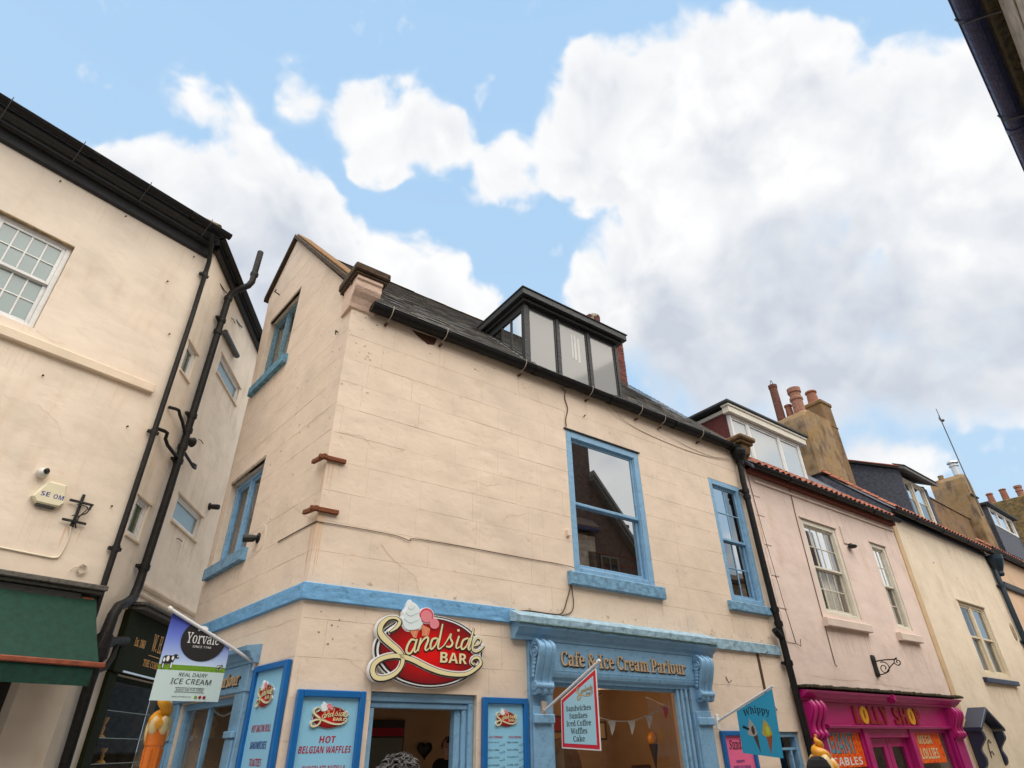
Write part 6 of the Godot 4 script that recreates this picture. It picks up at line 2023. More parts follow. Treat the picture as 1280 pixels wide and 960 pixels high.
	part(h, "alley_floor_block", boxed(0.5, 9.0, 0.5, 0.6, -1.4, -0.31), MT.room_dark, D2C)

func build_awning() -> void:
	var a := thing("awning", "green canvas awning with red front bar and valance on the left shop", "awning", FC)
	var x0 := -4.5
	var x1 := -0.10
	var mb := MB.new()
	var rows := 8
	var prev := []
	for r in rows + 1:
		var f := float(r) / rows
		var p := Vector2(lerpf(0.20, 1.0, f), lerpf(3.44, 2.56, f) - 0.035 * sin(PI * f))
		if r > 0:
			var q: Vector2 = prev[0]
			var cols := 20
			for c in cols:
				var xa := lerpf(x0, x1, float(c) / cols)
				var xb := lerpf(x0, x1, float(c + 1) / cols)
				mb.quad(Vector3(xa, q.y, q.x), Vector3(xb, q.y, q.x), Vector3(xb, p.y, p.x), Vector3(xa, p.y, p.x), Vector3(0, 1, 1))
		prev = [p]
	part(a, "canopy", mb, MT.green_cloth)
	mb = MB.new()
	var n := 24
	for i in n:
		var xa := lerpf(x0, x1 - 0.03, float(i) / n)
		var xb := lerpf(x0, x1 - 0.03, float(i + 1) / n)
		var za := 0.995 + 0.012 * sin(i * 0.9)
		var zb := 0.995 + 0.012 * sin((i + 1) * 0.9)
		mb.quad(Vector3(xa, 2.50, 1.0), Vector3(xb, 2.50, 1.0), Vector3(xb, 2.29, zb), Vector3(xa, 2.29, za), Vector3(0, 0, 1))
	part(a, "valance", mb, MT.green_cloth)
	part(a, "front_bar", boxed(x0, -0.02, 2.495, 2.555, 0.96, 1.035, 0.01), MT.red_bar)
	var st := MB.new()
	for i in 60:
		st.box(x0 + i * 0.073, x0 + i * 0.073 + 0.03, 2.556, 2.572, 0.975, 0.99, 0.003)
	stuff(part(a, "stitching", st, MT.sign_cream))
	part(a, "roller_end", boxed(-0.29, -0.12, 3.22, 3.42, 0.02, 0.24, 0.02), MT.red_bar)
	part(a, "folding_arm", piped([Vector3(-0.16, 3.2, 0.15), Vector3(-0.14, 2.9, 0.5), Vector3(-0.12, 2.56, 0.97)], 0.022, 8), MT.iron)

# ---------------------------------------------------------------- signs, boards and flags
func menu_board(frame: Transform3D, x0: float, x1: float, y0: float, y1: float, face: Material, label: String) -> Node3D:
	var o := thing("menu_board", label, "sign", frame * T((x0 + x1) / 2, 0, 0.004), "blue framed menu boards")
	var hw := (x1 - x0) / 2
	var mb := MB.new()
	ring_box(mb, -hw, hw, y0, y1, 0.07, 0.0, 0.065, 0.008)
	part(o, "frame", mb, MT.board_blue)
	part(o, "panel", boxed(-hw + 0.068, hw - 0.068, y0 + 0.068, y1 - 0.068, 0.0, 0.022), face)
	return o

func build_signs() -> void:
	var o := thing("oval_sign", "oval red and cream cut-out sign with ice creams above the open cafe doorway", "sign", FA * T(1.60, 2.59, 0.03))
	sandside(o, Transform3D.IDENTITY, 1.0, 0.04)
	for x in [-0.4, 0.45]:
		part(o, "wall_spacer", piped([Vector3(x, 0.05, -0.03), Vector3(x, 0.05, 0.005)], 0.02, 8), MT.iron)
	var sans := font("Droid Sans", true)
	var plain := font("Droid Sans", false)
	# waffles board, left of the door
	var zt := 0.0245
	o = menu_board(FA, 0.075, 0.845, 0.75, 2.155, MT.board_face, "menu board offering hot Belgian waffles, between the corner and the open doorway")
	sandside(o, T(0.0, 1.89, 0.022), 0.265, 0.004, false)
	write(o, "lettering", "HOT", sans, MT.ink_red, 0.01, 1.665, zt, 0.17, 0.062, 0.0, 0.1)
	write(o, "lettering", "BELGIAN WAFFLES", sans, MT.ink_red, 0.0, 1.575, zt, 0.56, 0.062, 0.0, 0.1)
	write(o, "lettering", "CHOCOLATE NUTELLA", sans, MT.ink_red, 0.01, 1.415, zt, 0.46, 0.05, 0.0, 0.1)
	write(o, "lettering", "STRAWBERRY", sans, MT.ink_blue, 0.01, 1.27, zt, 0.3, 0.05, 0.0, 0.1)
	# prices board, right of the door
	o = menu_board(FA, 2.41, 3.11, 0.75, 2.145, MT.board_face, "menu board with two columns of small print and prices, right of the open doorway")
	sandside(o, T(0.01, 1.90, 0.022), 0.215, 0.004, false)
	var k := 0
	for col in [[-0.14, ["HOT DRINKS", "Tea for one pot", "Filter coffee", "Latte or mocha", "Hot chocolate", "Cream and flake", "Bacon roll", "Sausage roll", "Toasted teacake"]], [0.15, ["COLD DRINKS", "Milk shake", "Iced coffee", "Orange juice", "Cola can", "Ice cream float", "Sundae", "Knickerbocker", "Banana split"]]]:
		var y := 1.70
		for i in col[1].size():
			if i == 0:
				write(o, "lettering", col[1][i], sans, MT.ink_red, col[0], y, zt, 0.2, 0.024)
				y -= 0.055
			else:
				write(o, "lettering", col[1][i], plain, MT.ink_black, col[0] - 0.035, y, zt, 0.17, 0.022)
				part(o, "dotted_rule", boxed(col[0] + 0.055, col[0] + 0.09, y - 0.024, y - 0.020, zt, zt + 0.0012), MT.ink_black)
				write(o, "price", "%d.%d0" % [2 + (i + k) % 4, (i * 3 + k) % 10], plain, MT.ink_black, col[0] + 0.115, y - 0.024, zt, 0.038, 0.022)
				y -= 0.078
			k += 1
	# board on the gable side
	o = menu_board(FB, -0.96, -0.03, 0.75, 2.445, MT.board_face, "menu board listing hot bacon roll, sandwiches and toasties, on the gable side beside the corner")
	sandside(o, T(-0.05, 2.11, 0.022), 0.29, 0.004, false)
	var y := 1.775
	for l in [["HOT BACON ROLL", MT.ink_red, 0.52], ["SANDWICHES", MT.ink_blue, 0.44], ["TOASTIES", MT.ink_red, 0.32], ["BELGIAN WAFFLES", MT.ink_blue, 0.56], ["MILKSHAKES", MT.ink_red, 0.42]]:
		write(o, "lettering", l[0], sans, l[1], -0.02, y, zt, l[2], 0.068, 0.0, 0.08)
		y -= 0.155
	# pink board, far right
	o = menu_board(FA, 7.0, 7.84, 0.5, 1.79, MT.hot_pink, "menu board with a bright pink face, partly behind the whippy flag")
	var scr := font("Droid Serif", true)
	write(o, "lettering", "Sundaes", scr, MT.ink_black, 0.0, 1.53, zt, 0.5, 0.14, 0.0, 0.25)
	write(o, "lettering", "WHIPPY", sans, MT.ink_blue, -0.02, 1.345, zt, 0.22, 0.04)
	write(o, "lettering", "DAIRY ICE CREAM", sans, MT.ink_blue, 0.0, 1.27, zt, 0.44, 0.04)
	write(o, "lettering", "TUBS AND CONES", sans, MT.ink_blue, 0.0, 1.19, zt, 0.44, 0.04)
	# projecting flags on poles. Their frames stand square to the wall.
	var out_b := FB * T(-1.096, 0, 0) * Transform3D(Basis(Vector3(0, 0, -1), Vector3.UP, Vector3(1, 0, 0)), Vector3.ZERO)
	var out_a := Basis(Vector3(0, 0, 1), Vector3.UP, Vector3(-1, 0, 0))
	o = thing("dairy_flag", "hanging dairy ice cream flag with cows and a black disc, on the gable's white pole", "flag", out_b)
	part(o, "pole", piped([Vector3(-0.02, 2.502, 0), Vector3(-0.3, 2.635, 0.02), Vector3(-1.10, 2.99, 0.034)], [0.016, 0.018, 0.020], 10), MT.pole_white)
	part(o, "pole_end", piped([Vector3(-1.09, 2.986, 0.034), Vector3(-1.12, 2.999, 0.034), Vector3(-1.125, 3.0, 0.034)], [0.028, 0.028, 0.01], 10), MT.white)
	part(o, "wall_socket", boxed(-0.03, 0.0, 2.42, 2.58, -0.035, 0.035, 0.006), MT.white)
	# the cloth sags a little: a slightly bowed sheet
	var tl := Vector2(-1.06, 2.965)
	var tr := Vector2(-0.37, 2.655)
	var bl := Vector2(-1.03, 2.075)
	var br := Vector2(-0.33, 2.08)
	var bow := func(u: float) -> float: return 0.012 * sin(PI * u)
	var at := func(u: float, v: float, z: float) -> Vector3:
		var a := tl.lerp(tr, u)
		var b := bl.lerp(br, u)
		var p := a.lerp(b, v)
		return Vector3(p.x, p.y, z + bow.call(u))
	var split := [0.0, 0.47, 0.58, 1.0]
	# heights are measured from the flag's foot so that the print stays level
	var lev := func(x: float, yy: float, z: float) -> Vector3:
		var u := clampf((x + 1.05) / 0.70, 0.0, 1.0)
		return Vector3(x, yy, z + bow.call(u))
	var bands := [["sky_print", 2.43, 3.0], ["grass_print", 2.375, 2.43], ["pale_print", 2.0, 2.375]]
	for b in bands:
		var mb := MB.new()
		var n := 14
		for i in n:
			var u0 := float(i) / n
			var u1 := float(i + 1) / n
			var x0 := lerpf(-1.055, -0.345, u0)
			var x1 := lerpf(-1.055, -0.345, u1)
			var t0 := minf(b[2], lerpf(tl.y, tr.y, u0))
			var t1 := minf(b[2], lerpf(tl.y, tr.y, u1))
			var b0 := maxf(b[1], lerpf(bl.y, br.y, u0))
			var b1 := maxf(b[1], lerpf(bl.y, br.y, u1))
			for z in [[0.003, 1.0], [-0.003, -1.0]]:
				var nn := Vector3(0, 0, z[1])
				var q := [lev.call(x0, b0, z[0]), lev.call(x1, b1, z[0]), lev.call(x1, t1, z[0]), lev.call(x0, t0, z[0])]
				var uv := []
				for p in q:
					uv.append(Vector2(0.5, clampf((2.95 - p.y) / 0.52, 0.01, 0.99)))
				mb.tri(q[0], q[1], q[2], nn, null, null, uv[0], uv[1], uv[2])
				mb.tri(q[0], q[2], q[3], nn, null, null, uv[0], uv[2], uv[3])
		part(o, {"sky_print": "sky_field", "grass_print": "meadow", "pale_print": "lower_field"}[b[0]], mb, MT[b[0]])
	var zf := 0.018
	# black disc, cut by the sloping top edge
	var disc := PackedVector2Array()
	for q in ellipse(-0.655, 2.70, 0.245, 0.225, 40):
		var top := lerpf(tl.y, tr.y, (q.x + 1.06) / 0.69) - 0.012
		disc.append(Vector2(q.x, minf(q.y, top)))
	part(o, "black_disc", slab(disc, 0.0, zf), MT.ink_black)
	write(o, "lettering", "Yorvale", font("Droid Serif", false), MT.sign_white, -0.665, 2.66, zf + 0.001, 0.36, 0.115)
	write(o, "lettering", "SINCE 1740", plain, MT.sign_white, -0.66, 2.615, zf + 0.001, 0.2, 0.022)
	var cow := MB.new()
	cow.prism(PackedVector2Array([Vector2(-0.07, 0), Vector2(-0.07, 0.05), Vector2(-0.05, 0.075), Vector2(0.03, 0.075), Vector2(0.06, 0.06), Vector2(0.075, 0.03), Vector2(0.055, 0.025), Vector2(0.045, 0.0), Vector2(0.03, 0.0), Vector2(0.025, 0.025), Vector2(-0.03, 0.025), Vector2(-0.045, 0.0)]), 0.0, 0.002)
	part(o, "cow_mark", cow, MT.sign_white, T(-0.69, 2.792, zf + 0.0005) * Transform3D(Basis.from_scale(Vector3(0.75, 0.75, 1)), Vector3.ZERO))
	# two cows on the meadow
	for c in [[-0.97, 2.385, 1.0], [-0.42, 2.395, 0.42]]:
		var b := MB.new()
		var wv := MB.new()
		var s: float = c[2]
		b.prism(PackedVector2Array([Vector2(-0.10, 0.07), Vector2(-0.10, 0.16), Vector2(-0.06, 0.185), Vector2(0.05, 0.185), Vector2(0.09, 0.21), Vector2(0.13, 0.20), Vector2(0.16, 0.165), Vector2(0.15, 0.145), Vector2(0.10, 0.15), Vector2(0.075, 0.09), Vector2(0.07, 0.0), Vector2(0.05, 0.0), Vector2(0.045, 0.07), Vector2(-0.05, 0.07), Vector2(-0.065, 0.0), Vector2(-0.085, 0.0)]), 0, 0.002)
		for pch in [[-0.02, 0.14, 0.025, 0.04], [0.06, 0.15, 0.02, 0.03], [-0.075, 0.12, 0.018, 0.03], [0.06, 0.05, 0.012, 0.045], [0.135, 0.175, 0.012, 0.01], [-0.073, 0.04, 0.01, 0.035]]:
			wv.prism(ellipse(pch[0], pch[1], pch[2], pch[3], 10), 0.002, 0.0032)
		var xf := T(c[0], c[1], zf - 0.006 if s > 0.9 else zf - 0.006) * Transform3D(Basis.from_scale(Vector3(s * 0.62, s * 0.72, 1)), Vector3.ZERO)
		part(o, "cow", b, MT.ink_black, xf)
		part(o, "cow_patches", wv, MT.sign_white, xf)
	write(o, "lettering", "REAL DAIRY", plain, MT.ink_black, -0.68, 2.318, zf, 0.30, 0.036, 0.0, 0.1)
	write(o, "lettering", "ICE CREAM", plain, MT.ink_black, -0.685, 2.243, zf, 0.42, 0.052, 0.0, 0.1)
	part(o, "rule", boxed(-0.83, -0.53, 2.205, 2.208, zf - 0.004, zf), MT.ink_black)
	write(o, "lettering", "MADE ON THE FARM", plain, MT.ink_black, -0.68, 2.176, zf, 0.28, 0.02)
	part(o, "rule", boxed(-0.83, -0.53, 2.164, 2.167, zf - 0.004, zf), MT.ink_black)
	write(o, "lettering", "www.yorvale.co.uk", plain, MT.ink_black, -0.75, 2.108, zf, 0.2, 0.02)
	for i in 3:
		part(o, "round_mark", slab(ellipse(-0.60 + i * 0.045, 2.118, 0.016, 0.016, 14), zf - 0.004, zf), [MT.grass_print, MT.ink_red, MT.sign_dark_red][i])
	# sandwiches flag
	o = thing("sandwiches_flag", "pale blue flag with red border listing sandwiches, sundaes and waffles, on the left bracket pilaster", "flag", FA * Transform3D(out_a, Vector3(3.334, 0, 0.10)))
	part(o, "pole", piped([Vector3(0.0, 2.0, 0), Vector3(1.10, 2.482, 0)], [0.017, 0.018], 10), MT.pole_white)
	part(o, "pole_end", piped([Vector3(1.09, 2.478, 0), Vector3(1.125, 2.493, 0), Vector3(1.13, 2.495, 0)], [0.027, 0.027, 0.01], 10), MT.white)
	part(o, "wall_socket", boxed(-0.02, 0.02, 1.90, 2.12, -0.04, 0.04, 0.008), MT.rusty_white)
	var pl := PackedVector2Array([Vector2(0.36, 2.118), Vector2(1.055, 2.425), Vector2(1.03, 1.555), Vector2(0.335, 1.585)])
	part(o, "panel_edge", slab(pl, -0.006, 0.003), MT.sign_white)
	var inner := Geometry2D.offset_polygon(pl, -0.014)[0]
	part(o, "red_border", slab(inner, 0.003, 0.0055), MT.sign_red_print)
	inner = Geometry2D.offset_polygon(pl, -0.055)[0]
	part(o, "panel_face", slab(inner, 0.0055, 0.0075), MT.pale_board)
	var g := T(0.82, 2.165, 0.0085) * Transform3D(Basis.from_scale(Vector3(0.20, 0.20, 1)).rotated(Vector3.BACK, 0.10), Vector3.ZERO)
	var lg := MB.new()
	var sw := logo_strokes()
	for i in sw.size():
		stroke(lg, sw[i], 0.0, 0.0012, 0.013, 3)
	part(o, "logo_outline", lg, MT.ink_brown, g)
	lg = MB.new()
	for i in sw.size():
		stroke(lg, sw[i], 0.0012, 0.0022, -0.002, 3)
	part(o, "logo_lettering", lg, MT.cone_cream, g)
	write(o, "logo_lettering", "BAR", sans, MT.ink_brown, 0.89, 2.14, 0.0085, 0.08, 0.025)
	var yy := 2.015
	for l in [["Sandwiches", 0.46, 0.0], ["Sundaes", 0.33, -0.01], ["Iced Coffee", 0.45, -0.012], ["Waffles", 0.30, -0.015], ["Cake", 0.21, -0.02]]:
		write(o, "lettering", l[0], scr, MT.ink_black, 0.69 + l[2], yy - 0.04, 0.0085, l[1], 0.064, 0.0, -0.02)
		yy -= 0.081
	# whippy flag
	o = thing("whippy_flag", "teal blue flag lettered whippy with two ice cream cones, on the right bracket pilaster", "flag", FA * Transform3D(out_a, Vector3(6.888, 0, 0.10)))
	part(o, "pole", piped([Vector3(0.0, 1.92, 0), Vector3(1.12, 2.348, 0)], [0.018, 0.018], 10), MT.pole_white)
	part(o, "wall_socket", boxed(-0.02, 0.02, 1.80, 2.02, -0.035, 0.035, 0.008), MT.white)
	pl = PackedVector2Array([Vector2(0.395, 2.045), Vector2(1.095, 2.312), Vector2(1.04, 1.42), Vector2(0.37, 1.485)])
	part(o, "panel", slab(pl, -0.004, 0.004), MT.flag_teal)
	write(o, "lettering", "Whippy", scr, MT.ink_black, 0.74, 1.975, 0.005, 0.46, 0.13, 0.0, 0.04, 0.9)
	for c in [[0.64, 1.48, MT.cone_brown, MT.ice_grey, MT.ink_brown], [0.89, 1.47, MT.cone_rust, MT.ice_yellow, MT.ice_green]]:
		part(o, "printed_cone", slab(PackedVector2Array([Vector2(0.05, 0.0), Vector2(-0.035, 0.24), Vector2(0.05, 0.24)]) if c[0] == 0.64 else PackedVector2Array([Vector2(-0.03, 0.0), Vector2(-0.06, 0.24), Vector2(0.05, 0.24)]), 0.004, 0.0055), c[2], T(c[0], c[1], 0))
		var sc := MB.new()
		sc.prism(ellipse(0, 0.27, 0.085, 0.05, 14), 0.004, 0.0058)
		sc.prism(ellipse(0.005, 0.325, 0.068, 0.045, 14), 0.004, 0.0061)
		sc.prism(ellipse(0.0, 0.37, 0.045, 0.04, 12), 0.004, 0.0064)
		sc.prism(PackedVector2Array([Vector2(-0.03, 0.385), Vector2(0.03, 0.385), Vector2(-0.01, 0.46)]), 0.004, 0.0067)
		part(o, "printed_swirl", sc, c[3], T(c[0] - 0.03, c[1], 0))
		part(o, "printed_shade", slab(ellipse(0.03, 0.30, 0.03, 0.06, 12), 0.0067, 0.0072), c[4], T(c[0] - 0.04, c[1], 0))
	part(o, "printed_flake", slab(PackedVector2Array([Vector2(-0.16, 0.34), Vector2(-0.14, 0.37), Vector2(-0.04, 0.33), Vector2(-0.05, 0.30)]), 0.0073, 0.0078), MT.ink_black, T(0.61, 1.48, 0))

# a big plastic ice cream cone, standing on the ground
func big_cone(frame: Transform3D, h: float, r: float, label: String) -> void:
	var o := thing("giant_cone", label, "ice cream model", frame, "giant ice cream cone models")
	var mb := MB.new()
	var hc := h * 0.72
	mb.lathe([Vector2(0.0, 0.0), Vector2(r * 0.34, 0.0), Vector2(r * 0.36, 0.03), Vector2(r * 0.78, hc * 0.9), Vector2(r * 0.84, hc * 0.91), Vector2(r * 0.88, hc), Vector2(r * 0.7, hc)], 20)
	for i in 7:
		var a := TAU * i / 7.0
		mb.tube([Vector3(r * 0.37 * cos(a), 0.05, r * 0.37 * sin(a)), Vector3(r * 0.775 * cos(a + 0.5), hc * 0.89, r * 0.775 * sin(a + 0.5))], 0.012, 5)
		mb.tube([Vector3(r * 0.37 * cos(a), 0.05, r * 0.37 * sin(a)), Vector3(r * 0.775 * cos(a - 0.5), hc * 0.89, r * 0.775 * sin(a - 0.5))], 0.012, 5)
	part(o, "wafer", mb, MT.cone_orange)
	# soft swirl: three fat turns that narrow to a leaning tip
	mb = MB.new()
	var pts := []
	var rad := []
	var n := 72
	for i in n + 1:
		var f := float(i) / n
		var a := TAU * 3.0 * f
		var rr := r * 0.42 * pow(1.0 - f, 0.9)
		pts.append(Vector3(rr * cos(a), hc + r * 0.1 + f * (h - hc) * 0.86, rr * sin(a)))
		rad.append(maxf(r * 0.66 * pow(1.0 - f, 0.75), 0.02))
	mb.tube(pts, rad, 16)
	part(o, "swirl", mb, MT.cone_yellow)
	mb = MB.new()
	for i in 5:
		var a := TAU * i / 5.0 + 0.9
		mb.ball(Vector3(r * 0.58 * cos(a), hc + r * (0.12 - 0.3 * (i % 2)), r * 0.58 * sin(a)), Vector3(r * 0.52, r * (0.85 + 0.5 * (i % 2)), r * 0.52), 14, 10)
	part(o, "drip", mb, MT.cone_cream)

# ---------------------------------------------------------------- small things on the walls
func spotlight(frame: Transform3D, label: String) -> void:
	var o := thing("wall_spotlight", label, "wall lamp", frame, "small black wall spotlights")
	part(o, "base", piped([Vector3(0, 0, 0), Vector3(0, 0, 0.02), Vector3(0, 0, 0.03)], [0.075, 0.075, 0.05], 14), MT.iron)
	part(o, "hood", piped([Vector3(0, 0, 0.03), Vector3(-0.01, -0.005, 0.06), Vector3(-0.02, -0.01, 0.07), Vector3(-0.06, -0.03, 0.2), Vector3(-0.062, -0.031, 0.205)], [0.035, 0.04, 0.052, 0.055, 0.045], 14), MT.iron)

func build_small() -> void:
	spotlight(FB * T(-1.93, 4.22, 0.0), "black wall spotlight on the gable beside the lower blue casement window")
	spotlight(FD * T(2.99, 5.89, 0.0), "black wall spotlight on the alley wall beyond the lower wide window")
	# bullet camera
	var o := thing("security_camera", "white dome security camera on the cream wall above the yellowish alarm box", "camera", FC * T(-1.225, 4.96, 0.0))
	part(o, "mount", piped([Vector3(0, 0, 0), Vector3(0, 0, 0.05), Vector3(0, 0, 0.06)], [0.075, 0.07, 0.05], 16), MT.cam_white)
	var mb := MB.new()
	mb.ball(Vector3(0, -0.01, 0.09), Vector3(0.068, 0.062, 0.062), 16, 12)
	part(o, "ball", mb, MT.cam_white)
	part(o, "lens", piped([Vector3(0.015, 0.0, 0.13), Vector3(0.022, 0.003, 0.156), Vector3(0.023, 0.003, 0.157)], [0.042, 0.04, 0.02], 16), MT.ink_black)
	# alarm box
	o = thing("alarm_box", "yellowish alarm box with blue letters under the dome camera", "alarm box", FC * T(-1.03, 4.70, 0.0))
	mb = MB.new()
	mb.prism(PackedVector2Array([Vector2(-0.10, 0.16), Vector2(0.13, 0.16), Vector2(0.185, -0.10), Vector2(0.13, -0.165), Vector2(-0.14, -0.165), Vector2(-0.21, -0.09)]), 0.0, 0.095, 0.02)
	part(o, "case", mb, MT.alarm)
	part(o, "base_shadow_gap", boxed(-0.13, 0.10, -0.195, -0.166, 0.0, 0.06, 0.008), MT.grey_plastic)
	var f := font("Droid Sans", true)
	write(o, "lettering", "SE", f, MT.ink_blue, -0.075, -0.06, 0.0955, 0.105, 0.062)
	write(o, "lettering", "OM", f, MT.ink_blue, 0.085, -0.065, 0.0955, 0.125, 0.062)
	# iron frame with cables
	o = thing("iron_bracket", "black iron wall bracket of crossed bars with loose cable ends, right of the alarm box", "bracket", FC * T(-0.645, 4.57, 0.0))
	mb = MB.new()
	mb.box(-0.02, 0.02, -0.24, 0.24, 0.02, 0.045, 0.004)
	part(o, "upright", mb, MT.iron)
	part(o, "crossbar", boxed(-0.155, 0.155, 0.095, 0.13, 0.046, 0.066, 0.004), MT.iron)
	part(o, "crossbar", boxed(-0.155, 0.15, -0.185, -0.15, 0.046, 0.066, 0.004), MT.iron)
	mb = MB.new()
	mb.tube(curve([Vector3(-0.05, 0.075, 0.06), Vector3(0.02, 0.07, 0.09), Vector3(0.09, 0.05, 0.08), Vector3(0.06, -0.03, 0.08), Vector3(-0.02, -0.15, 0.07), Vector3(-0.03, -0.23, 0.04)], 4), 0.008, 6)
	mb.tube(curve([Vector3(0.12, 0.06, 0.08), Vector3(0.10, -0.02, 0.08), Vector3(0.03, -0.09, 0.09), Vector3(0.02, -0.2, 0.08), Vector3(0.04, -0.26, 0.07)], 4), 0.010, 6)
	mb.tube(curve([Vector3(-0.06, -0.10, 0.06), Vector3(-0.02, -0.08, 0.07), Vector3(0.0, -0.12, 0.07)], 4), 0.007, 6)
	mb.tube([Vector3(0.115, 0.03, 0.08), Vector3(0.125, 0.085, 0.08)], 0.016, 8)
	part(o, "cable_ends", mb, MT.iron)
	mb = MB.new()
	mb.tube(curve([Vector3(-2.2, 3.92, 0.015), Vector3(-1.32, 3.895, 0.015), Vector3(-0.85, 3.885, 0.015), Vector3(-0.70, 3.89, 0.016), Vector3(-0.65, 3.95, 0.016), Vector3(-0.63, 4.2, 0.016), Vector3(-0.66, 4.34, 0.03)], 5), 0.013, 6)
	single("cable_conduit", mb, MT.conduit, FC, "thin cream conduit running along the left wall above the green awning", "conduit")
	mb = MB.new()
	for i in 60:
		var a := i * 0.62
		mb.tube([Vector3(-0.34 + 0.055 * cos(a), 3.80 + 0.06 * sin(a) + 0.01 * sin(i * 1.7), 0.03 + 0.01 * sin(i * 0.9)), Vector3(-0.34 + 0.055 * cos(a + 0.62), 3.80 + 0.06 * sin(a + 0.62) + 0.01 * sin((i + 1) * 1.7), 0.03 + 0.01 * sin((i + 1) * 0.9))], 0.006, 5)
	mb.tube(curve([Vector3(-0.38, 3.83, 0.03), Vector3(-0.44, 3.80, 0.03), Vector3(-0.47, 3.75, 0.02)], 4), 0.005, 5)
	single("cable_coil", mb, MT.wire_pale, FC, "small pale coil of cable hanging on the left wall just above the awning cornice", "cable coil")
	# cables on the cafe front
	mb = MB.new()
	mb.tube(curve([Vector3(-0.02, 3.965, 0.012), Vector3(0.6, 3.975, 0.012), Vector3(1.05, 3.97, 0.013), Vector3(1.25, 3.935, 0.016), Vector3(1.32, 3.975, 0.013), Vector3(2.0, 3.99, 0.012), Vector3(3.0, 3.99, 0.012), Vector3(3.8, 4.0, 0.012), Vector3(4.10, 3.975, 0.03)], 5), 0.0055, 5)
	mb.xf = B2A
	mb.tube(curve([Vector3(0.02, 3.965, 0.012), Vector3(-0.5, 3.975, 0.012), Vector3(-1.13, 3.975, 0.012)], 4), 0.008, 5)
	single("wall_cable", mb, MT.wire, FA, "thin dark cable running level round the cafe corner below the rusty ties", "cable")
	mb = MB.new()
	mb.tube(curve([Vector3(4.17, 7.22, 0.02), Vector3(4.15, 7.05, 0.012), Vector3(4.20, 6.85, 0.016), Vector3(4.14, 6.62, 0.012), Vector3(4.13, 6.46, 0.03)], 4), 0.010, 5)
	mb.tube(curve([Vector3(4.17, 7.22, 0.02), Vector3(4.05, 7.24, 0.05), Vector3(4.28, 7.26, 0.10), Vector3(4.5, 7.2, 0.12)], 4), 0.008, 5)
	single("wall_cable", mb, MT.wire, FA, "short brown cable hanging from the cafe gutter to the large blue sash window", "cable")
	mb = MB.new()
	mb.tube(curve([Vector3(4.0, 3.70, 0.03), Vector3(3.93, 3.5, 0.012), Vector3(3.80, 3.28, 0.02), Vector3(3.55, 3.25, 0.02), Vector3(3.2, 3.255, 0.012), Vector3(2.98, 3.22, 0.05)], 5), 0.010, 5)
	mb.tube(curve([Vector3(4.02, 3.72, 0.02), Vector3(4.05, 3.45, 0.012), Vector3(3.98, 3.31, 0.015), Vector3(3.74, 3.23, 0.02)], 5), 0.007, 5)
	for i in 3:
		mb.tube(curve([Vector3(2.98, 3.22, 0.05), Vector3(2.90 - 0.03 * i, 3.16, 0.09), Vector3(2.94, 3.05 + 0.03 * i, 0.08), Vector3(3.02, 3.10, 0.07), Vector3(2.98, 3.22, 0.05)], 5), 0.007, 5)
	single("wall_cable", mb, MT.wire, FA, "brown cable looping from the large window's sill to the left end of the shop cornice", "cable")
	mb = MB.new()
	mb.tube(curve([Vector3(5.2, 7.2, 0.05), Vector3(6.0, 6.98, 0.012), Vector3(7.2, 6.9, 0.012), Vector3(8.2, 6.93, 0.012), Vector3(8.95, 7.08, 0.06)], 6), 0.006, 5)
	mb.tube(curve([Vector3(6.6, 7.16, 0.05), Vector3(7.5, 7.0, 0.012), Vector3(8.4, 6.98, 0.012), Vector3(8.95, 7.12, 0.06)], 6), 0.005, 5)
	single("wall_cable", mb, MT.wire_pale, FA, "pair of pale wires drooping under the cafe gutter towards the stone corbel", "cable")
	single("wall_box", boxed(-0.03, 0.03, -0.055, 0.055, 0.0, 0.05, 0.008), MT.cream_1, FA * T(4.02, 4.52, 0), "tiny cream junction box left of the large blue sash window", "junction box")
	single("wall_strap", boxed(8.47, 8.53, 2.0, 3.06, 0.0, 0.02, 0.004), MT.rust_dark, FA, "thin rusty strap hanging from the end of the blue band behind the whippy flag", "strap")
	mb = MB.new()
	mb.tube([Vector3(8.52, 3.05, 0.015), Vector3(8.62, 3.02, 0.1), Vector3(8.68, 3.06, 0.12)], 0.008, 5)
	mb.tube([Vector3(8.30, 2.15, 0.01), Vector3(8.50, 2.15, 0.14), Vector3(8.74, 2.12, 0.012), Vector3(8.4, 2.08, 0.012)], 0.009, 5)
	single("wall_hook", mb, MT.iron, FA, "bent iron hooks on the cafe wall right of the whippy flag", "hook")
	mb = MB.new()
	mb.tube([Vector3(7.44, 2.60, 0.005), Vector3(7.46, 2.50, 0.03), Vector3(7.52, 2.54, 0.05)], 0.008, 5)
	single("wall_hook", mb, MT.iron, FA, "little hook on the cafe wall right of the shopfront's right bracket", "hook")
	# ironwork on the pink house
	o = thing("iron_sign_arm", "black scrolled iron sign arm with no sign, above the magenta shopfront", "bracket", FE * T(3.42, 3.05, 0.0))
	part(o, "back_plate", slab(PackedVector2Array([Vector2(-0.06, -0.22), Vector2(0.06, -0.22), Vector2(0.075, -0.15), Vector2(0.06, 0.0), Vector2(0.075, 0.15), Vector2(0.05, 0.22), Vector2(-0.05, 0.22), Vector2(-0.075, 0.15), Vector2(-0.06, 0.0), Vector2(-0.075, -0.15)]), 0.0, 0.05, 0.012), MT.iron)
	mb = MB.new()
	mb.tube([Vector3(0, 0.09, 0.05), Vector3(0, 0.10, 0.25), Vector3(0, 0.09, 0.52)], 0.013, 6)
	var sp := []
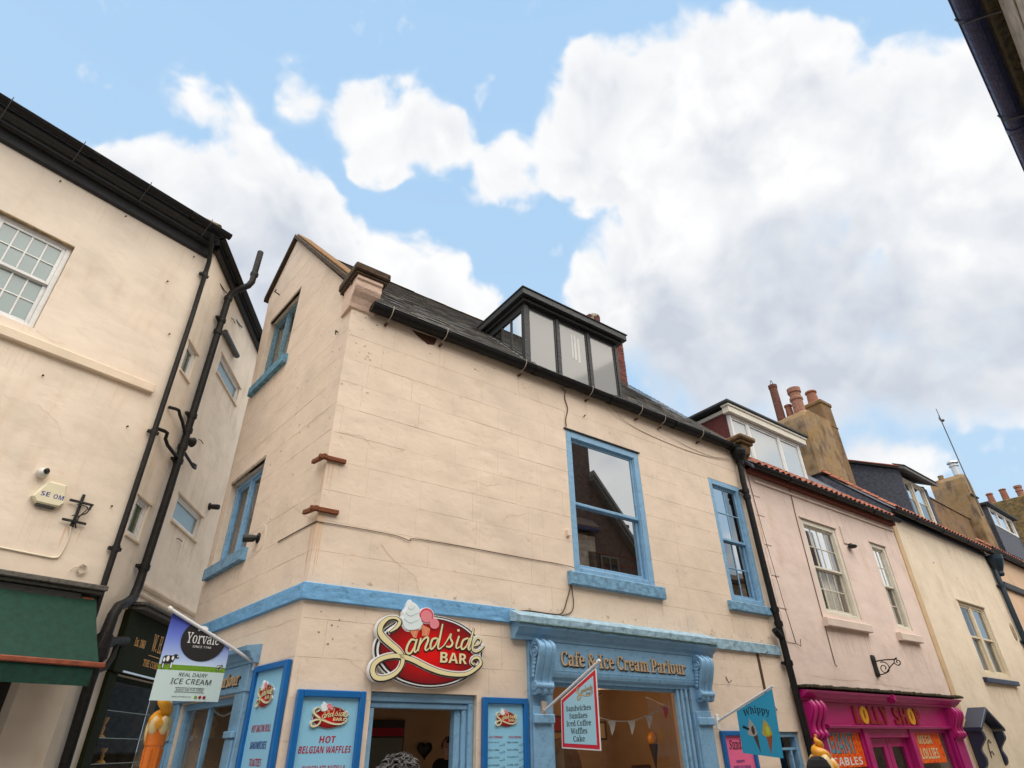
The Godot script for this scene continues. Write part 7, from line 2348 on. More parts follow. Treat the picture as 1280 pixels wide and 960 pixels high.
	for i in 22:
		var a := i * 0.42
		sp.append(Vector3(0, 0.03 + (0.085 - 0.0033 * i) * sin(a + 1.5), 0.52 + (0.085 - 0.0033 * i) * cos(a + 1.5)))
	mb.tube(sp, 0.011, 6)
	sp = []
	for i in 24:
		var a := i * 0.4
		sp.append(Vector3(0, -0.06 + (0.13 - 0.0045 * i) * sin(-a + 1.9), 0.20 + (0.13 - 0.0045 * i) * cos(-a + 1.9)))
	mb.tube(sp, 0.011, 6)
	mb.tube(curve([Vector3(0, -0.18, 0.05), Vector3(0, -0.16, 0.2), Vector3(0, -0.05, 0.33), Vector3(0, 0.03, 0.45)], 4), 0.011, 6)
	part(o, "scrolls", mb, MT.iron)
	o = thing("wall_floodlight", "dark bulkhead light under a pale wall strip, between the two pink house windows", "wall lamp", FE * T(3.98, 5.80, 0.0))
	mb = MB.new()
	mb.ball(Vector3(0, 0, 0.09), Vector3(0.13, 0.05, 0.10), 14, 8)
	part(o, "hood", mb, MT.iron)
	part(o, "arm", boxed(-0.03, 0.03, 0.02, 0.08, 0.0, 0.09, 0.01), MT.iron)
	part(o, "wall_strip", boxed(-0.22, -0.04, 0.06, 0.50, 0.0, 0.03, 0.006), MT.pink_trim)
	# hooded case on the cream house
	o = thing("hooded_case", "navy gabled hood on scroll brackets over a cream panel, right of the magenta shop", "door hood", FF * T(0.80, 0.0, 0.0))
	var rk := 0.42
	mb = MB.new()
	mb.prism(PackedVector2Array([Vector2(-0.80, 1.80), Vector2(0.0, 2.22), Vector2(0.80, 1.80), Vector2(0.80, 1.88), Vector2(0.0, 2.32), Vector2(-0.80, 1.88)]), 0.0, 0.40, 0.012)
	part(o, "roof", mb, MT.navy_paint)
	for s: float in [-1.0, 1.0]:
		mb = MB.new()
		var face := []
		for q in curve([Vector3(0.36, 1.80, 0), Vector3(0.37, 1.66, 0), Vector3(0.29, 1.55, 0), Vector3(0.20, 1.42, 0), Vector3(0.24, 1.25, 0), Vector3(0.20, 1.1, 0), Vector3(0.08, 1.04, 0)], 4):
			face.append(Vector2(q.x, q.y))
		face.append(Vector2(0.0, 1.04))
		face.append(Vector2(0.0, 1.80))
		mb.mould(face, s * 0.68 - 0.06, s * 0.68 + 0.06)
		part(o, "scroll_bracket", mb, MT.navy_paint)
	part(o, "panel", slab(PackedVector2Array([Vector2(-0.58, 0.6), Vector2(0.58, 0.6), Vector2(0.58, 1.85), Vector2(0.0, 2.15), Vector2(-0.58, 1.85)]), 0.0, 0.17, 0.01), MT.cream_wood)
	mb = MB.new()
	mb.tube(curve([Vector3(-0.16, 1.25, 0.18), Vector3(-0.1, 1.5, 0.185), Vector3(0.04, 1.62, 0.19), Vector3(0.14, 1.55, 0.185)], 5), 0.012, 6)
	mb.tube(curve([Vector3(-0.12, 1.35, 0.185), Vector3(0.0, 1.38, 0.19), Vector3(0.05, 1.30, 0.185)], 5), 0.010, 6)
	part(o, "painted_branch", mb, MT.ink_brown)
	part(o, "lower_frame", boxed(-0.75, 0.75, 0.5, 0.6, 0.0, 0.14, 0.012), MT.navy_paint)
	# aerial on the far stack
	o = thing("weather_mast", "thin mast with a small vane strapped to the brown stack with the steel cowl", "aerial", FF * T(12.96, 0.0, -0.72))
	part(o, "mast", piped([Vector3(0, 10.0, 0), Vector3(0, 15.0, 0)], 0.024, 8), MT.grey_plastic)
	mb = MB.new()
	mb.tube([Vector3(-0.25, 14.72, 0), Vector3(0.22, 14.78, 0)], 0.02, 6)
	mb.ball(Vector3(0.22, 14.78, 0), Vector3(0.09, 0.07, 0.09), 10, 6)
	mb.ball(Vector3(-0.22, 14.72, 0.02), Vector3(0.06, 0.12, 0.03), 10, 6)
	mb.tube([Vector3(0, 15.0, 0), Vector3(0, 15.35, 0)], 0.015, 6)
	part(o, "vane", mb, MT.grey_plastic)
	part(o, "strap", boxed(-0.02, 0.9, 11.0, 11.06, -0.12, -0.06, 0.005), MT.iron)
	# bunting inside the cafe window
	o = thing("bunting", "string of small white and red check pennants inside the cafe window", "bunting", FA * T(0, 0, -0.55))
	var str_pts := [Vector3(4.3, 2.20, 0), Vector3(4.75, 2.02, 0), Vector3(5.1, 1.945, 0), Vector3(5.4, 1.928, 0), Vector3(5.7, 1.95, 0), Vector3(6.0, 2.02, 0), Vector3(6.35, 2.14, 0), Vector3(6.72, 2.29, 0)]
	part(o, "string", piped(curve(str_pts, 5), 0.008, 5), MT.white)
	for p in [[4.42, 2.14, 1], [4.83, 1.995, 1], [5.17, 1.93, 0], [5.6, 1.935, 0], [6.0, 2.015, 0], [6.42, 2.16, 1]]:
		var q := MB.new()
		for i in 6:
			var f0 := i / 6.0
			var f1 := (i + 1) / 6.0
			var w0 := 0.09 * (1.0 - f0)
			var w1 := 0.09 * (1.0 - f1)
			q.quad(Vector3(-w0, -0.19 * f0, 0.012 * sin(f0 * 5.0)), Vector3(w0, -0.19 * f0, 0.01 * sin(f0 * 4.0)), Vector3(w1, -0.19 * f1, 0.01 * sin(f1 * 4.0)), Vector3(-w1, -0.19 * f1, 0.012 * sin(f1 * 5.0)), Vector3(0, 0, 1))
		part(o, "pennant", q, MT.sign_white if p[2] == 0 else MT.pennant_red, T(p[0], p[1], 0))
	o = thing("window_string", "white looped string across the side shop window, below the dairy flag", "bunting", FB * T(0, 0, -0.30))
	part(o, "string", piped(curve([Vector3(-3.75, 2.35, 0), Vector3(-3.5, 2.22, 0), Vector3(-3.1, 2.08, 0), Vector3(-2.75, 2.02, 0), Vector3(-2.45, 2.05, 0), Vector3(-2.1, 2.12, 0)], 6), 0.012, 6), MT.white)

# things seen dimly inside the cafe
func build_cafe_inside(cafe: Node3D) -> void:
	var o := thing("wall_mirror", "brown arched mirror standing inside the cafe behind the large shop window", "mirror", FA * T(5.25, 0, -1.9))
	var arch := PackedVector2Array([Vector2(-0.42, 0.2), Vector2(0.42, 0.2)])
	for i in 13:
		arch.append(Vector2(0.42 * cos(PI * i / 12.0), 1.25 + 0.48 * sin(PI * i / 12.0)))
	part(o, "frame", slab(arch, 0.0, 0.06, 0.015), MT.wood_dark)
	part(o, "glass", slab(ellipse(0, 1.25, 0.22, 0.33, 24), 0.061, 0.066), MT.dim_mirror)
	o = thing("ceiling_lamp", "small glowing bulb on a dark iron arm inside the cafe window", "lamp", FA * T(5.45, 0, -1.3))
	part(o, "arm", piped([Vector3(-0.55, 2.05, 0), Vector3(0.0, 2.25, 0), Vector3(0.25, 2.36, 0)], 0.018, 6), MT.rust_dark)
	part(o, "hook", piped(curve([Vector3(-0.1, 2.22, 0), Vector3(-0.16, 2.12, 0), Vector3(-0.05, 2.05, 0), Vector3(0.05, 2.02, 0)], 4), 0.014, 6), MT.rust_dark)
	var mb := MB.new()
	mb.ball(Vector3(0.12, 2.02, 0.0), Vector3(0.035, 0.03, 0.035), 12, 8)
	part(o, "bulb", mb, MT.bulb)
	var l := OmniLight3D.new()
	l.name = "lamp_light"
	l.light_color = Color(1.0, 0.78, 0.5)
	l.light_energy = 0.26
	l.light_size = 0.06
	l.omni_range = 12.0
	l.omni_attenuation = 2.0
	l.shadow_enabled = true
	l.position = Vector3(0.12, 2.0, 0.08)
	o.add_child(l)
	o = thing("cone_ornament", "dark and orange cone ornament hanging inside the cafe window's right half", "ornament", FA * T(6.42, 0, -0.9))
	mb = MB.new()
	mb.lathe([Vector2(0.0, 1.25), Vector2(0.075, 1.62), Vector2(0.0, 1.64)], 14)
	part(o, "cone", mb, MT.ink_brown)
	mb = MB.new()
	mb.ball(Vector3(0, 1.70, 0), Vector3(0.085, 0.10, 0.085), 12, 8)
	part(o, "scoop", mb, MT.cone_yellow)
	o = thing("chair", "wooden chair back inside the cafe behind the large window, beside the arched mirror", "chair", FA * T(6.7, 0, -1.5))
	mb = MB.new()
	ring_box(mb, -0.22, 0.22, 0.45, 1.32, 0.05, -0.02, 0.02, 0.008)
	part(o, "backrest", mb, MT.wood_dark)
	part(o, "seat", boxed(-0.22, 0.22, 0.43, 0.47, 0.0, 0.42, 0.01), MT.wood_dark)
	for x in [-0.2, 0.2]:
		for z in [0.02, 0.4]:
			part(o, "leg", boxed(x - 0.02, x + 0.02, 0.0, 0.43, z - 0.02, z + 0.02, 0.004), MT.wood_dark)
	for q in [[5.62, 1.95, 0.34, 0.26, "framed print with a red field on the cafe's back wall, above the arched mirror", MT.ink_red], [6.1, 1.75, 0.3, 0.38, "small framed teal print high on the cafe's back wall, right of the arched mirror", MT.poster_teal], [6.65, 1.85, 0.26, 0.3, "small framed cream print on the cafe's back wall nearest the right pilaster", MT.sign_cream]]:
		o = thing("framed_print", q[4], "picture", FA * T(q[0], q[1], -2.39), "pictures on the cafe's back wall")
		mb = MB.new()
		ring_box(mb, -q[2] / 2, q[2] / 2, -q[3] / 2, q[3] / 2, 0.03, 0.0, 0.03, 0.005)
		part(o, "frame", mb, MT.wood_dark)
		part(o, "print", boxed(-q[2] / 2 + 0.028, q[2] / 2 - 0.028, -q[3] / 2 + 0.028, q[3] / 2 - 0.028, 0.0, 0.012), q[5])
	o = thing("back_dresser", "dark wooden dresser with open shelves against the cafe's back wall, seen through the large window", "dresser", FA * T(4.9, 0, -2.38))
	mb = MB.new()
	for y: float in [0.9, 1.25, 1.6, 1.9]:
		mb.box(-0.75, -0.28, y, y + 0.03, 0.0, 0.25, 0.004)
	part(o, "shelves", mb, MT.wood_dark)
	part(o, "side", boxed(-0.78, -0.75, 0.0, 1.95, 0.0, 0.26, 0.004), MT.wood_dark)
	part(o, "side", boxed(-0.28, -0.25, 0.0, 1.95, 0.0, 0.26, 0.004), MT.wood_dark)
	part(o, "cupboard", boxed(-0.75, -0.28, 0.0, 0.88, 0.0, 0.28, 0.01), MT.wood_dark)
	mb = MB.new()
	mb.box(3.45, 9.0, -0.6, 2.75, -2.5, -2.4)
	mb.box(3.45, 9.0, 2.7, 2.8, -2.4, -0.43)
	mb.box(6.95, 7.05, -0.6, 2.7, -2.4, -0.43)
	mb.box(3.45, 9.0, -0.2, -0.1, -2.4, -0.43)
	part(cafe, "inside_walls", mb, MT.room_warm)
	# ornaments on the glass shelves of the alley shop
	for k in [[1.62, 1.80, 0.42, "pale twisted figurine standing tall on the middle glass shelf of the alley shop", 0], [1.95, 1.80, 0.28, "small brass candlestick on the middle glass shelf of the alley shop", 1], [1.72, 1.472, 0.26, "small striped stick figurine on the lower glass shelf of the alley shop", 0], [2.2, 1.472, 0.2, "squat brass pot on the lower glass shelf of the alley shop", 1]]:
		mb = MB.new()
		if k[4] == 0:
			for s in 2:
				var pts := []
				var rad := []
				for i in 16:
					var f := i / 15.0
					pts.append(Vector3(0.03 * sin(f * 9.0 + PI * s) * (1.0 + f), f * k[2], 0.03 * cos(f * 9.0 + PI * s)))
					rad.append(0.035 * (1.0 - 0.6 * f))
				mb.tube(pts, rad, 8)
		else:
			mb.lathe([Vector2(0.0, 0.0), Vector2(0.07, 0.0), Vector2(0.06, 0.02), Vector2(0.02, 0.05), Vector2(0.03, k[2] * 0.5), Vector2(0.015, k[2] * 0.6), Vector2(0.045, k[2] * 0.85), Vector2(0.05, k[2]), Vector2(0.0, k[2])], 14)
		single("figurine" if k[4] == 0 else "candlestick", mb, MT.sign_cream if k[4] == 0 else MT.gilt, FD * T(k[0], k[1], -0.3), k[3], "ornament", "ornaments in the alley shop window")

# ---------------------------------------------------------------- people
# bones: [a, b, ra, rb]; surface nets over the smooth union of tapered capsules
func skin_over(mb: MB, bones: Array, cell: float, blend: float, grow := 0.0) -> void:
	var b := AABB(bones[0][0], Vector3.ZERO)
	for q in bones:
		for e in [[q[0], q[2]], [q[1], q[3]]]:
			b = b.expand(e[0] + Vector3.ONE * (e[1] + grow + cell * 2.0))
			b = b.expand(e[0] - Vector3.ONE * (e[1] + grow + cell * 2.0))
	var nx := int(b.size.x / cell) + 2
	var ny := int(b.size.y / cell) + 2
	var nz := int(b.size.z / cell) + 2
	var val := PackedFloat32Array()
	val.resize(nx * ny * nz)
	val.fill(1.0)
	for q in bones:
		var a: Vector3 = q[0]
		var c: Vector3 = q[1]
		var ab := c - a
		var l2 := maxf(ab.length_squared(), 1e-9)
		var m: float = maxf(q[2], q[3]) + grow + cell * 2.5 + blend
		var lo := (a.min(c) - Vector3.ONE * m - b.position) / cell
		var hi := (a.max(c) + Vector3.ONE * m - b.position) / cell
		for z in range(maxi(0, int(lo.z)), mini(nz, int(hi.z) + 1)):
			for y in range(maxi(0, int(lo.y)), mini(ny, int(hi.y) + 1)):
				for x in range(maxi(0, int(lo.x)), mini(nx, int(hi.x) + 1)):
					var p := b.position + Vector3(x, y, z) * cell
					var t := clampf((p - a).dot(ab) / l2, 0.0, 1.0)
					var d: float = p.distance_to(a + ab * t) - lerpf(q[2], q[3], t) - grow
					var k := x + nx * (y + ny * z)
					var o := val[k]
					var h := maxf(blend - absf(o - d), 0.0) / blend
					val[k] = minf(o, d) - h * h * blend * 0.25
	var vert := {}
	var corner := [Vector3i(0, 0, 0), Vector3i(1, 0, 0), Vector3i(0, 1, 0), Vector3i(1, 1, 0), Vector3i(0, 0, 1), Vector3i(1, 0, 1), Vector3i(0, 1, 1), Vector3i(1, 1, 1)]
	var edge := [[0, 1], [2, 3], [4, 5], [6, 7], [0, 2], [1, 3], [4, 6], [5, 7], [0, 4], [1, 5], [2, 6], [3, 7]]
	var strides := [0, 1, nx, 1 + nx, nx * ny, 1 + nx * ny, nx + nx * ny, 1 + nx + nx * ny]
	for z in nz - 1:
		for y in ny - 1:
			for x in nx - 1:
				var k := x + nx * (y + ny * z)
				var neg := 0
				for i in 8:
					if val[k + strides[i]] < 0.0:
						neg += 1
				if neg == 0 or neg == 8:
					continue
				var s := Vector3.ZERO
				var n := 0
				for e in edge:
					var v0 := val[k + strides[e[0]]]
					var v1 := val[k + strides[e[1]]]
					if (v0 < 0.0) != (v1 < 0.0):
						s += Vector3(corner[e[0]]).lerp(Vector3(corner[e[1]]), v0 / (v0 - v1))
						n += 1
				var g := Vector3(val[k + 1] - val[k] + val[k + strides[7]] - val[k + strides[6]], val[k + nx] - val[k] + val[k + strides[7]] - val[k + strides[5]], val[k + nx * ny] - val[k] + val[k + strides[7]] - val[k + strides[3]])
				vert[k] = [b.position + (Vector3(x, y, z) + s / n) * cell, g.normalized()]
	for k: int in vert:
		for ax in 3:
			var st: int = [1, nx, nx * ny][ax]
			var s1: int = [nx, nx * ny, 1][ax]
			var s2: int = [nx * ny, 1, nx][ax]
			if (val[k] < 0.0) == (val[k + st] < 0.0):
				continue
			var q := [k, k - s1, k - s1 - s2, k - s2]
			if not (vert.has(q[1]) and vert.has(q[2]) and vert.has(q[3])):
				continue
			var w := []
			for i in q:
				w.append(vert[i])
			mb.tri(w[0][0], w[1][0], w[2][0], w[0][1], w[1][1], w[2][1])
			mb.tri(w[0][0], w[2][0], w[3][0], w[0][1], w[2][1], w[3][1])

var person_meshes := {}

# a standing figure 1.72 m tall that faces +z
func person_parts() -> Dictionary:
	if person_meshes.size():
		return person_meshes
	var V := func(x: float, y: float, z: float) -> Vector3: return Vector3(x, y, z)
	var trunk := [[V.call(0, 0.93, -0.01), V.call(0, 1.10, 0), 0.135, 0.125], [V.call(-0.07, 1.30, -0.005), V.call(0.07, 1.30, -0.005), 0.125, 0.125], [V.call(0, 1.10, 0), V.call(0, 1.32, -0.01), 0.125, 0.13], [V.call(-0.16, 1.405, -0.02), V.call(0.16, 1.405, -0.02), 0.062, 0.062], [V.call(-0.08, 0.92, -0.01), V.call(0.08, 0.92, -0.01), 0.12, 0.12]]
	var arms := []
	var legs := []
	for s: float in [-1.0, 1.0]:
		arms.append([V.call(s * 0.19, 1.39, -0.02), V.call(s * 0.23, 1.11, -0.03), 0.055, 0.042])
		arms.append([V.call(s * 0.23, 1.11, -0.03), V.call(s * 0.235, 0.87, 0.03), 0.042, 0.029])
		legs.append([V.call(s * 0.09, 0.90, 0), V.call(s * 0.10, 0.49, 0.01), 0.088, 0.058])
		legs.append([V.call(s * 0.10, 0.49, 0.01), V.call(s * 0.105, 0.09, -0.02), 0.056, 0.038])
		legs.append([V.call(s * 0.105, 0.05, -0.04), V.call(s * 0.125, 0.035, 0.16), 0.045, 0.032])
	var head := [[V.call(0, 1.40, -0.02), V.call(0, 1.52, 0.0), 0.056, 0.052], [V.call(0, 1.60, -0.025), V.call(0, 1.645, -0.01), 0.088, 0.082], [V.call(0, 1.545, 0.03), V.call(0, 1.60, 0.035), 0.052, 0.06], [V.call(0, 1.585, 0.09), V.call(0, 1.61, 0.08), 0.014, 0.008], [V.call(-0.082, 1.595, -0.005), V.call(-0.085, 1.615, -0.012), 0.016, 0.018], [V.call(0.082, 1.595, -0.005), V.call(0.085, 1.615, -0.012), 0.016, 0.018]]
	var body := MB.new()
	skin_over(body, trunk + arms + legs + [head[0]], 0.022, 0.05)
	skin_over(body, head, 0.0085, 0.018)
	for s: float in [-1.0, 1.0]:
		var w := Vector3(s * 0.235, 0.87, 0.03)
		var hand := [[w, w + Vector3(0, -0.045, 0.006), 0.026, 0.028], [w + Vector3(0, -0.04, -0.012), w + Vector3(0, -0.085, -0.018), 0.018, 0.016], [w + Vector3(0, -0.04, 0.02), w + Vector3(0, -0.085, 0.028), 0.018, 0.016]]
		for i in 4:
			var z0 := -0.026 + i * 0.019
			var len: float = [0.030, 0.038, 0.041, 0.036][i]
			var a := w + Vector3(0, -0.088, z0 + 0.006)
			var c := a + Vector3(-s * 0.006, -len, 0.001)
			var d := c + Vector3(-s * 0.016, -len * 0.72, 0.003)
			hand.append([a, c, 0.0092, 0.0085])
			hand.append([c, d, 0.0085, 0.0072])
		hand.append([w + Vector3(-s * 0.004, -0.03, 0.03), w + Vector3(-s * 0.012, -0.065, 0.058), 0.012, 0.0105])
		hand.append([w + Vector3(-s * 0.012, -0.065, 0.058), w + Vector3(-s * 0.016, -0.098, 0.062), 0.0105, 0.0085])
		skin_over(body, hand, 0.006, 0.007)
	person_meshes.body = body.mesh()
	var coat := MB.new()
	skin_over(coat, trunk + arms + [[V.call(-0.09, 0.86, 0), V.call(0.09, 0.86, 0), 0.12, 0.12]], 0.022, 0.05, 0.022)
	person_meshes.coat = coat.mesh()
	var tr := MB.new()
	skin_over(tr, [legs[0], legs[1], legs[3], legs[4], trunk[4]], 0.022, 0.03, 0.014)
	person_meshes.trousers = tr.mesh()
	var sh := MB.new()
	skin_over(sh, [legs[2], legs[5]], 0.016, 0.01, 0.008)
	person_meshes.shoes = sh.mesh()
	var eye := MB.new()
	for s: float in [-1.0, 1.0]:
		eye.ball(Vector3(s * 0.032, 1.612, 0.075), Vector3(0.012, 0.010, 0.010), 10, 6)
	person_meshes.eyes = eye.mesh()
	person_meshes.mouth = boxed(-0.022, 0.022, 1.553, 1.561, 0.074, 0.090, 0.003).mesh()
	return person_meshes

func make_person(at: Vector3, turn: float, height: float, coat: Material, label: String) -> Node3D:
	var m := person_parts()
	var k := height / 1.72
	var o := thing("person", label, "person", Transform3D(Basis(Vector3.UP, turn).scaled(Vector3.ONE * k), at))
	part(o, "body", m.body, MT.skin)
	part(o, "coat", m.coat, coat)
	part(o, "trousers", m.trousers, MT.coat_blue)
	part(o, "shoes", m.shoes, MT.ink_black)
	part(o, "eyes", m.eyes, MT.ink_black)
	part(o, "mouth", m.mouth, MT.mouth_pink)
	return o

func curls(mb: MB, n: int, r: float, seed_: int, spread: float) -> void:
	var rn := RandomNumberGenerator.new()
	rn.seed = seed_
	for i in n:
		var th := acos(rn.randf_range(-0.35, 1.0))
		var ph := rn.randf_range(0.0, TAU)
		var d := Vector3(sin(th) * cos(ph), cos(th), sin(th) * sin(ph))
		if d.z > 0.45 and d.y < 0.45:
			continue
		var p := Vector3(0, 1.625, -0.02) + d * (0.088 + rn.randf_range(0.0, spread))
		var t := d.cross(Vector3(rn.randf_range(-1, 1), rn.randf_range(-1, 1), rn.randf_range(-1, 1))).normalized()
		var u := d.cross(t)
		var pts := []
		var rr := rn.randf_range(0.012, 0.024)
		var a0 := rn.randf_range(0, TAU)
		for j in 6:
			var a := a0 + j * 0.75
			pts.append(p + (t * cos(a) + u * sin(a)) * rr + d * (j * 0.005))
		mb.tube(pts, [r, r, r, r, r * 0.8, r * 0.4], 5)

func build_people() -> void:
	# grey curly haired person close to the camera, seen from behind
	var o := make_person(Vector3(-0.61, -0.01, -3.62), PI + 0.3, 1.555, MT.coat_dark, "person with curly grey hair seen from behind, nearest the camera under the oval sign")
	var cap := MB.new()
	cap.ball(Vector3(0, 1.632, -0.022), Vector3(0.105, 0.098, 0.11), 16, 10)
	curls(cap, 520, 0.0065, 3, 0.035)
	part(o, "hair", cap, MT.hair)
	# someone just inside the doorway
	var p := FA * Vector3(2.53, 0.0, -0.95)
	o = make_person(p, -0.65, 1.72, MT.coat_dark, "person in a dark coat standing just inside the cafe doorway by the right jamb")
	cap = MB.new()
	cap.ball(Vector3(0, 1.645, -0.035), Vector3(0.098, 0.088, 0.10), 16, 10)
	curls(cap, 160, 0.006, 4, 0.012)
	part(o, "hair", cap, MT.hair_dark)
	# dark woollen hat further along
	o = make_person(Vector3(2.89, -0.17, -6.80), PI + 0.6, 1.60, MT.coat_dark, "person in a round black hat in front of the right giant cone")
	cap = MB.new()
	cap.lathe([Vector2(0.118, 1.58), Vector2(0.13, 1.595), Vector2(0.128, 1.64), Vector2(0.118, 1.70), Vector2(0.09, 1.755), Vector2(0.045, 1.785), Vector2(0.0, 1.792)], 22)
	for i in 60:
		var a := rng.randf_range(0, TAU)
		var h := rng.randf_range(0.0, 1.0)
		cap.ball(Vector3(cos(a) * lerpf(0.12, 0.06, h), lerpf(1.62, 1.77, h), sin(a) * lerpf(0.12, 0.06, h)), Vector3.ONE * 0.018, 6, 4)
	part(o, "hat", cap, MT.hat)

# ---------------------------------------------------------------- the side of the street behind the camera
func build_near() -> void:
	var fn := frame_at(Vector3(4.392, 0.0, -2.714), 227.4)
	var h := thing("near_building", "weathered cream building with a dark blue gutter at the top right edge", "building", fn)
	var mb := MB.new()
	mb.box(-8.3, 12.0, -1.2, 7.45, -0.4, 0.0)
	part(h, "front_wall", mb, MT.nb_wall)
	mb = MB.new()
	var x := -8.3
	while x < 11.8:   # flaking render in courses
		mb.box(x, x + 1.2, 6.9, 7.4, 0.0, 0.012 + 0.01 * rng.randf(), 0.01)
		x += 1.215
	part(h, "render_course", mb, MT.nb_wall)
	part(h, "gutter", gutter_shape(-8.3, 12.0, 7.58, 0.20, 0.095, 2.3), MT.nb_gutter)
	for i in 13:
		var gx := -8.0 + i * 1.55
		part(h, "gutter_iron", piped([Vector3(gx, 7.60, 0.31), Vector3(gx - 0.02, 7.50, 0.29), Vector3(gx - 0.03, 7.465, 0.2), Vector3(gx - 0.05, 7.42, 0.08), Vector3(gx - 0.06, 7.36, -0.02)], 0.009, 6), MT.grey_plastic)
	mb = MB.new()
	mb.box(-8.3, 12.0, 7.43, 7.50, -0.3, 0.10, 0.02)
	part(h, "eaves_stones", mb, MT.moss_stone)
	mb = MB.new()
	mb.mould([Vector2(0.2, 7.55), Vector2(0.2, 7.68), Vector2(-3.6, 11.2), Vector2(-7.0, 8.0), Vector2(-7.0, 7.9), Vector2(-3.6, 11.05)], -8.4, 12.0)
	part(h, "roof", mb, MT.nb_dark)
	part(h, "end_wall", slab(PackedVector2Array([Vector2(0.0, -1.2), Vector2(0.0, 7.5), Vector2(3.6, 11.0), Vector2(7.0, 7.9), Vector2(7.0, -1.2)]), -8.3, -8.0), MT.nb_dark, Transform3D(Basis(Vector3(0, 0, -1), Vector3.UP, Vector3(1, 0, 0)), Vector3.ZERO))
	part(h, "chimney", boxed(-8.38, -6.9, 6.0, 11.6, -1.2, -0.2, 0.03), MT.nb_dark)
	# gable-fronted house beyond, its roof falling to the right as seen in the glass
	h = thing("brick_gable_house", "dark brick gable house across the street, seen only reflected in the cafe window", "building", fn)
	part(h, "gable_front", slab(PackedVector2Array([Vector2(-8.3, -1.5), Vector2(-8.3, 9.5), Vector2(-10.3, 6.95), Vector2(-10.3, -1.5)]), -6.0, -0.2), MT.nb_dark)
	part(h, "roof", slab(PackedVector2Array([Vector2(-8.3, 9.65), Vector2(-10.5, 6.85), Vector2(-10.5, 6.7), Vector2(-8.3, 9.5)]), -6.2, 0.1), MT.slate_0)
	part(h, "chimney", boxed(-9.92, -9.62, 6.5, 8.0, -0.7, -0.3, 0.02), MT.nb_dark)
	part(h, "chimney_cap", boxed(-10.02, -9.52, 8.0, 8.12, -0.8, -0.2, 0.02), MT.nb_dark)
	var gw := MB.new()
	ring_box(gw, -9.35, -8.6, 5.6, 6.9, 0.07, -0.2, -0.14, 0.006)
	gw.box(-9.0, -8.95, 5.67, 6.83, -0.2, -0.145)
	part(h, "window", gw, MT.grey_wood)
	part(h, "window_pane", boxed(-9.3, -8.65, 5.65, 6.85, -0.199, -0.17), MT.dark_pane)
	for i in 14:
		part(h, "string_course", boxed(-8.3, minf(-8.3 - 0.1, -10.3 + i * 0.02), 6.95 - i * 0.3, 6.98 - i * 0.3, -0.2, -0.185, 0.004), MT.brick_a)
	part(h, "barge_board", slab(PackedVector2Array([Vector2(-8.3, 9.48), Vector2(-10.45, 6.72), Vector2(-10.45, 6.58), Vector2(-8.3, 9.32)]), -0.2, 0.04), MT.grey_wood)
	h = thing("low_row", "low dark row of houses further along the street, seen only in reflections", "building", fn)
	mb = MB.new()
	mb.box(-32.0, -10.35, -2.0, 6.6, -6.0, -0.2)
	part(h, "front_wall", mb, MT.nb_wall)
	mb = MB.new()
	mb.mould([Vector2(0.0, 6.6), Vector2(0.0, 6.72), Vector2(-3.2, 8.0), Vector2(-6.2, 6.72), Vector2(-6.2, 6.6)], -32.0, -10.6)
	part(h, "roof", mb, MT.nb_dark)
	part(h, "chimney", boxed(-17.0, -16.0, 7.5, 10.4, -3.8, -2.6, 0.03), MT.nb_dark)
	part(h, "chimney", boxed(-24.0, -23.0, 7.5, 10.6, -3.8, -2.6, 0.03), MT.nb_dark)

func build_ground() -> void:
	var mb := MB.new()
	for q in [[-160.0, 0.0, 0.0, 0.0], [0.0, 33.0, 0.0, -1.0], [33.0, 200.0, -1.0, -1.0]]:
		mb.quad(Vector3(q[0], q[2], -180), Vector3(q[1], q[3], -180), Vector3(q[1], q[3], 180), Vector3(q[0], q[2], 180), Vector3.UP)
	struct("street", mb, MT.paving, FA)

func crack(house: Node3D, pts: Array, at := Transform3D.IDENTITY, w := 0.004) -> void:
	var mb := MB.new()
	var fine := []
	for i in pts.size() - 1:
		var n := 7
		for k in n:
			var p: Vector2 = pts[i].lerp(pts[i + 1], float(k) / n)
			fine.append(p + Vector2(rng.randf_range(-0.012, 0.012), rng.randf_range(-0.012, 0.012)))
	fine.append(pts[pts.size() - 1])
	for i in fine.size() - 1:
		var a: Vector2 = fine[i]
		var b: Vector2 = fine[i + 1]
		var d := (b - a).normalized()
		var e := Vector2(-d.y, d.x) * w * rng.randf_range(0.5, 1.2)
		mb.quad(Vector3(a.x - e.x, a.y - e.y, 0.0036), Vector3(b.x - e.x, b.y - e.y, 0.0036), Vector3(b.x + e.x, b.y + e.y, 0.0036), Vector3(a.x + e.x, a.y + e.y, 0.0036), Vector3(0, 0, 1))
	part(house, "crack", mb, MT.crack if w > 0.003 else MT.crack_pale, at)

# flakes where the paint has come off: thin ragged patches
func flakes(house: Node3D, n: int, x0: float, x1: float, y0: float, y1: float, m: Material, at := Transform3D.IDENTITY, size := 0.02) -> void:
	var mb := MB.new()
	for i in n:
		var c := Vector2(rng.randf_range(x0, x1), rng.randf_range(y0, y1))
		var p := PackedVector2Array()
		var k := 7
		var s := size * pow(rng.randf(), 2.0) + 0.006
		for j in k:
			p.append(c + Vector2.from_angle(TAU * j / k) * s * rng.randf_range(0.5, 1.2) * Vector2(1.3, 0.9))
		mb.prism(p, 0.0, 0.0035, 0.0, false)
	stuff(part(house, "paint_flakes", mb, m, at))

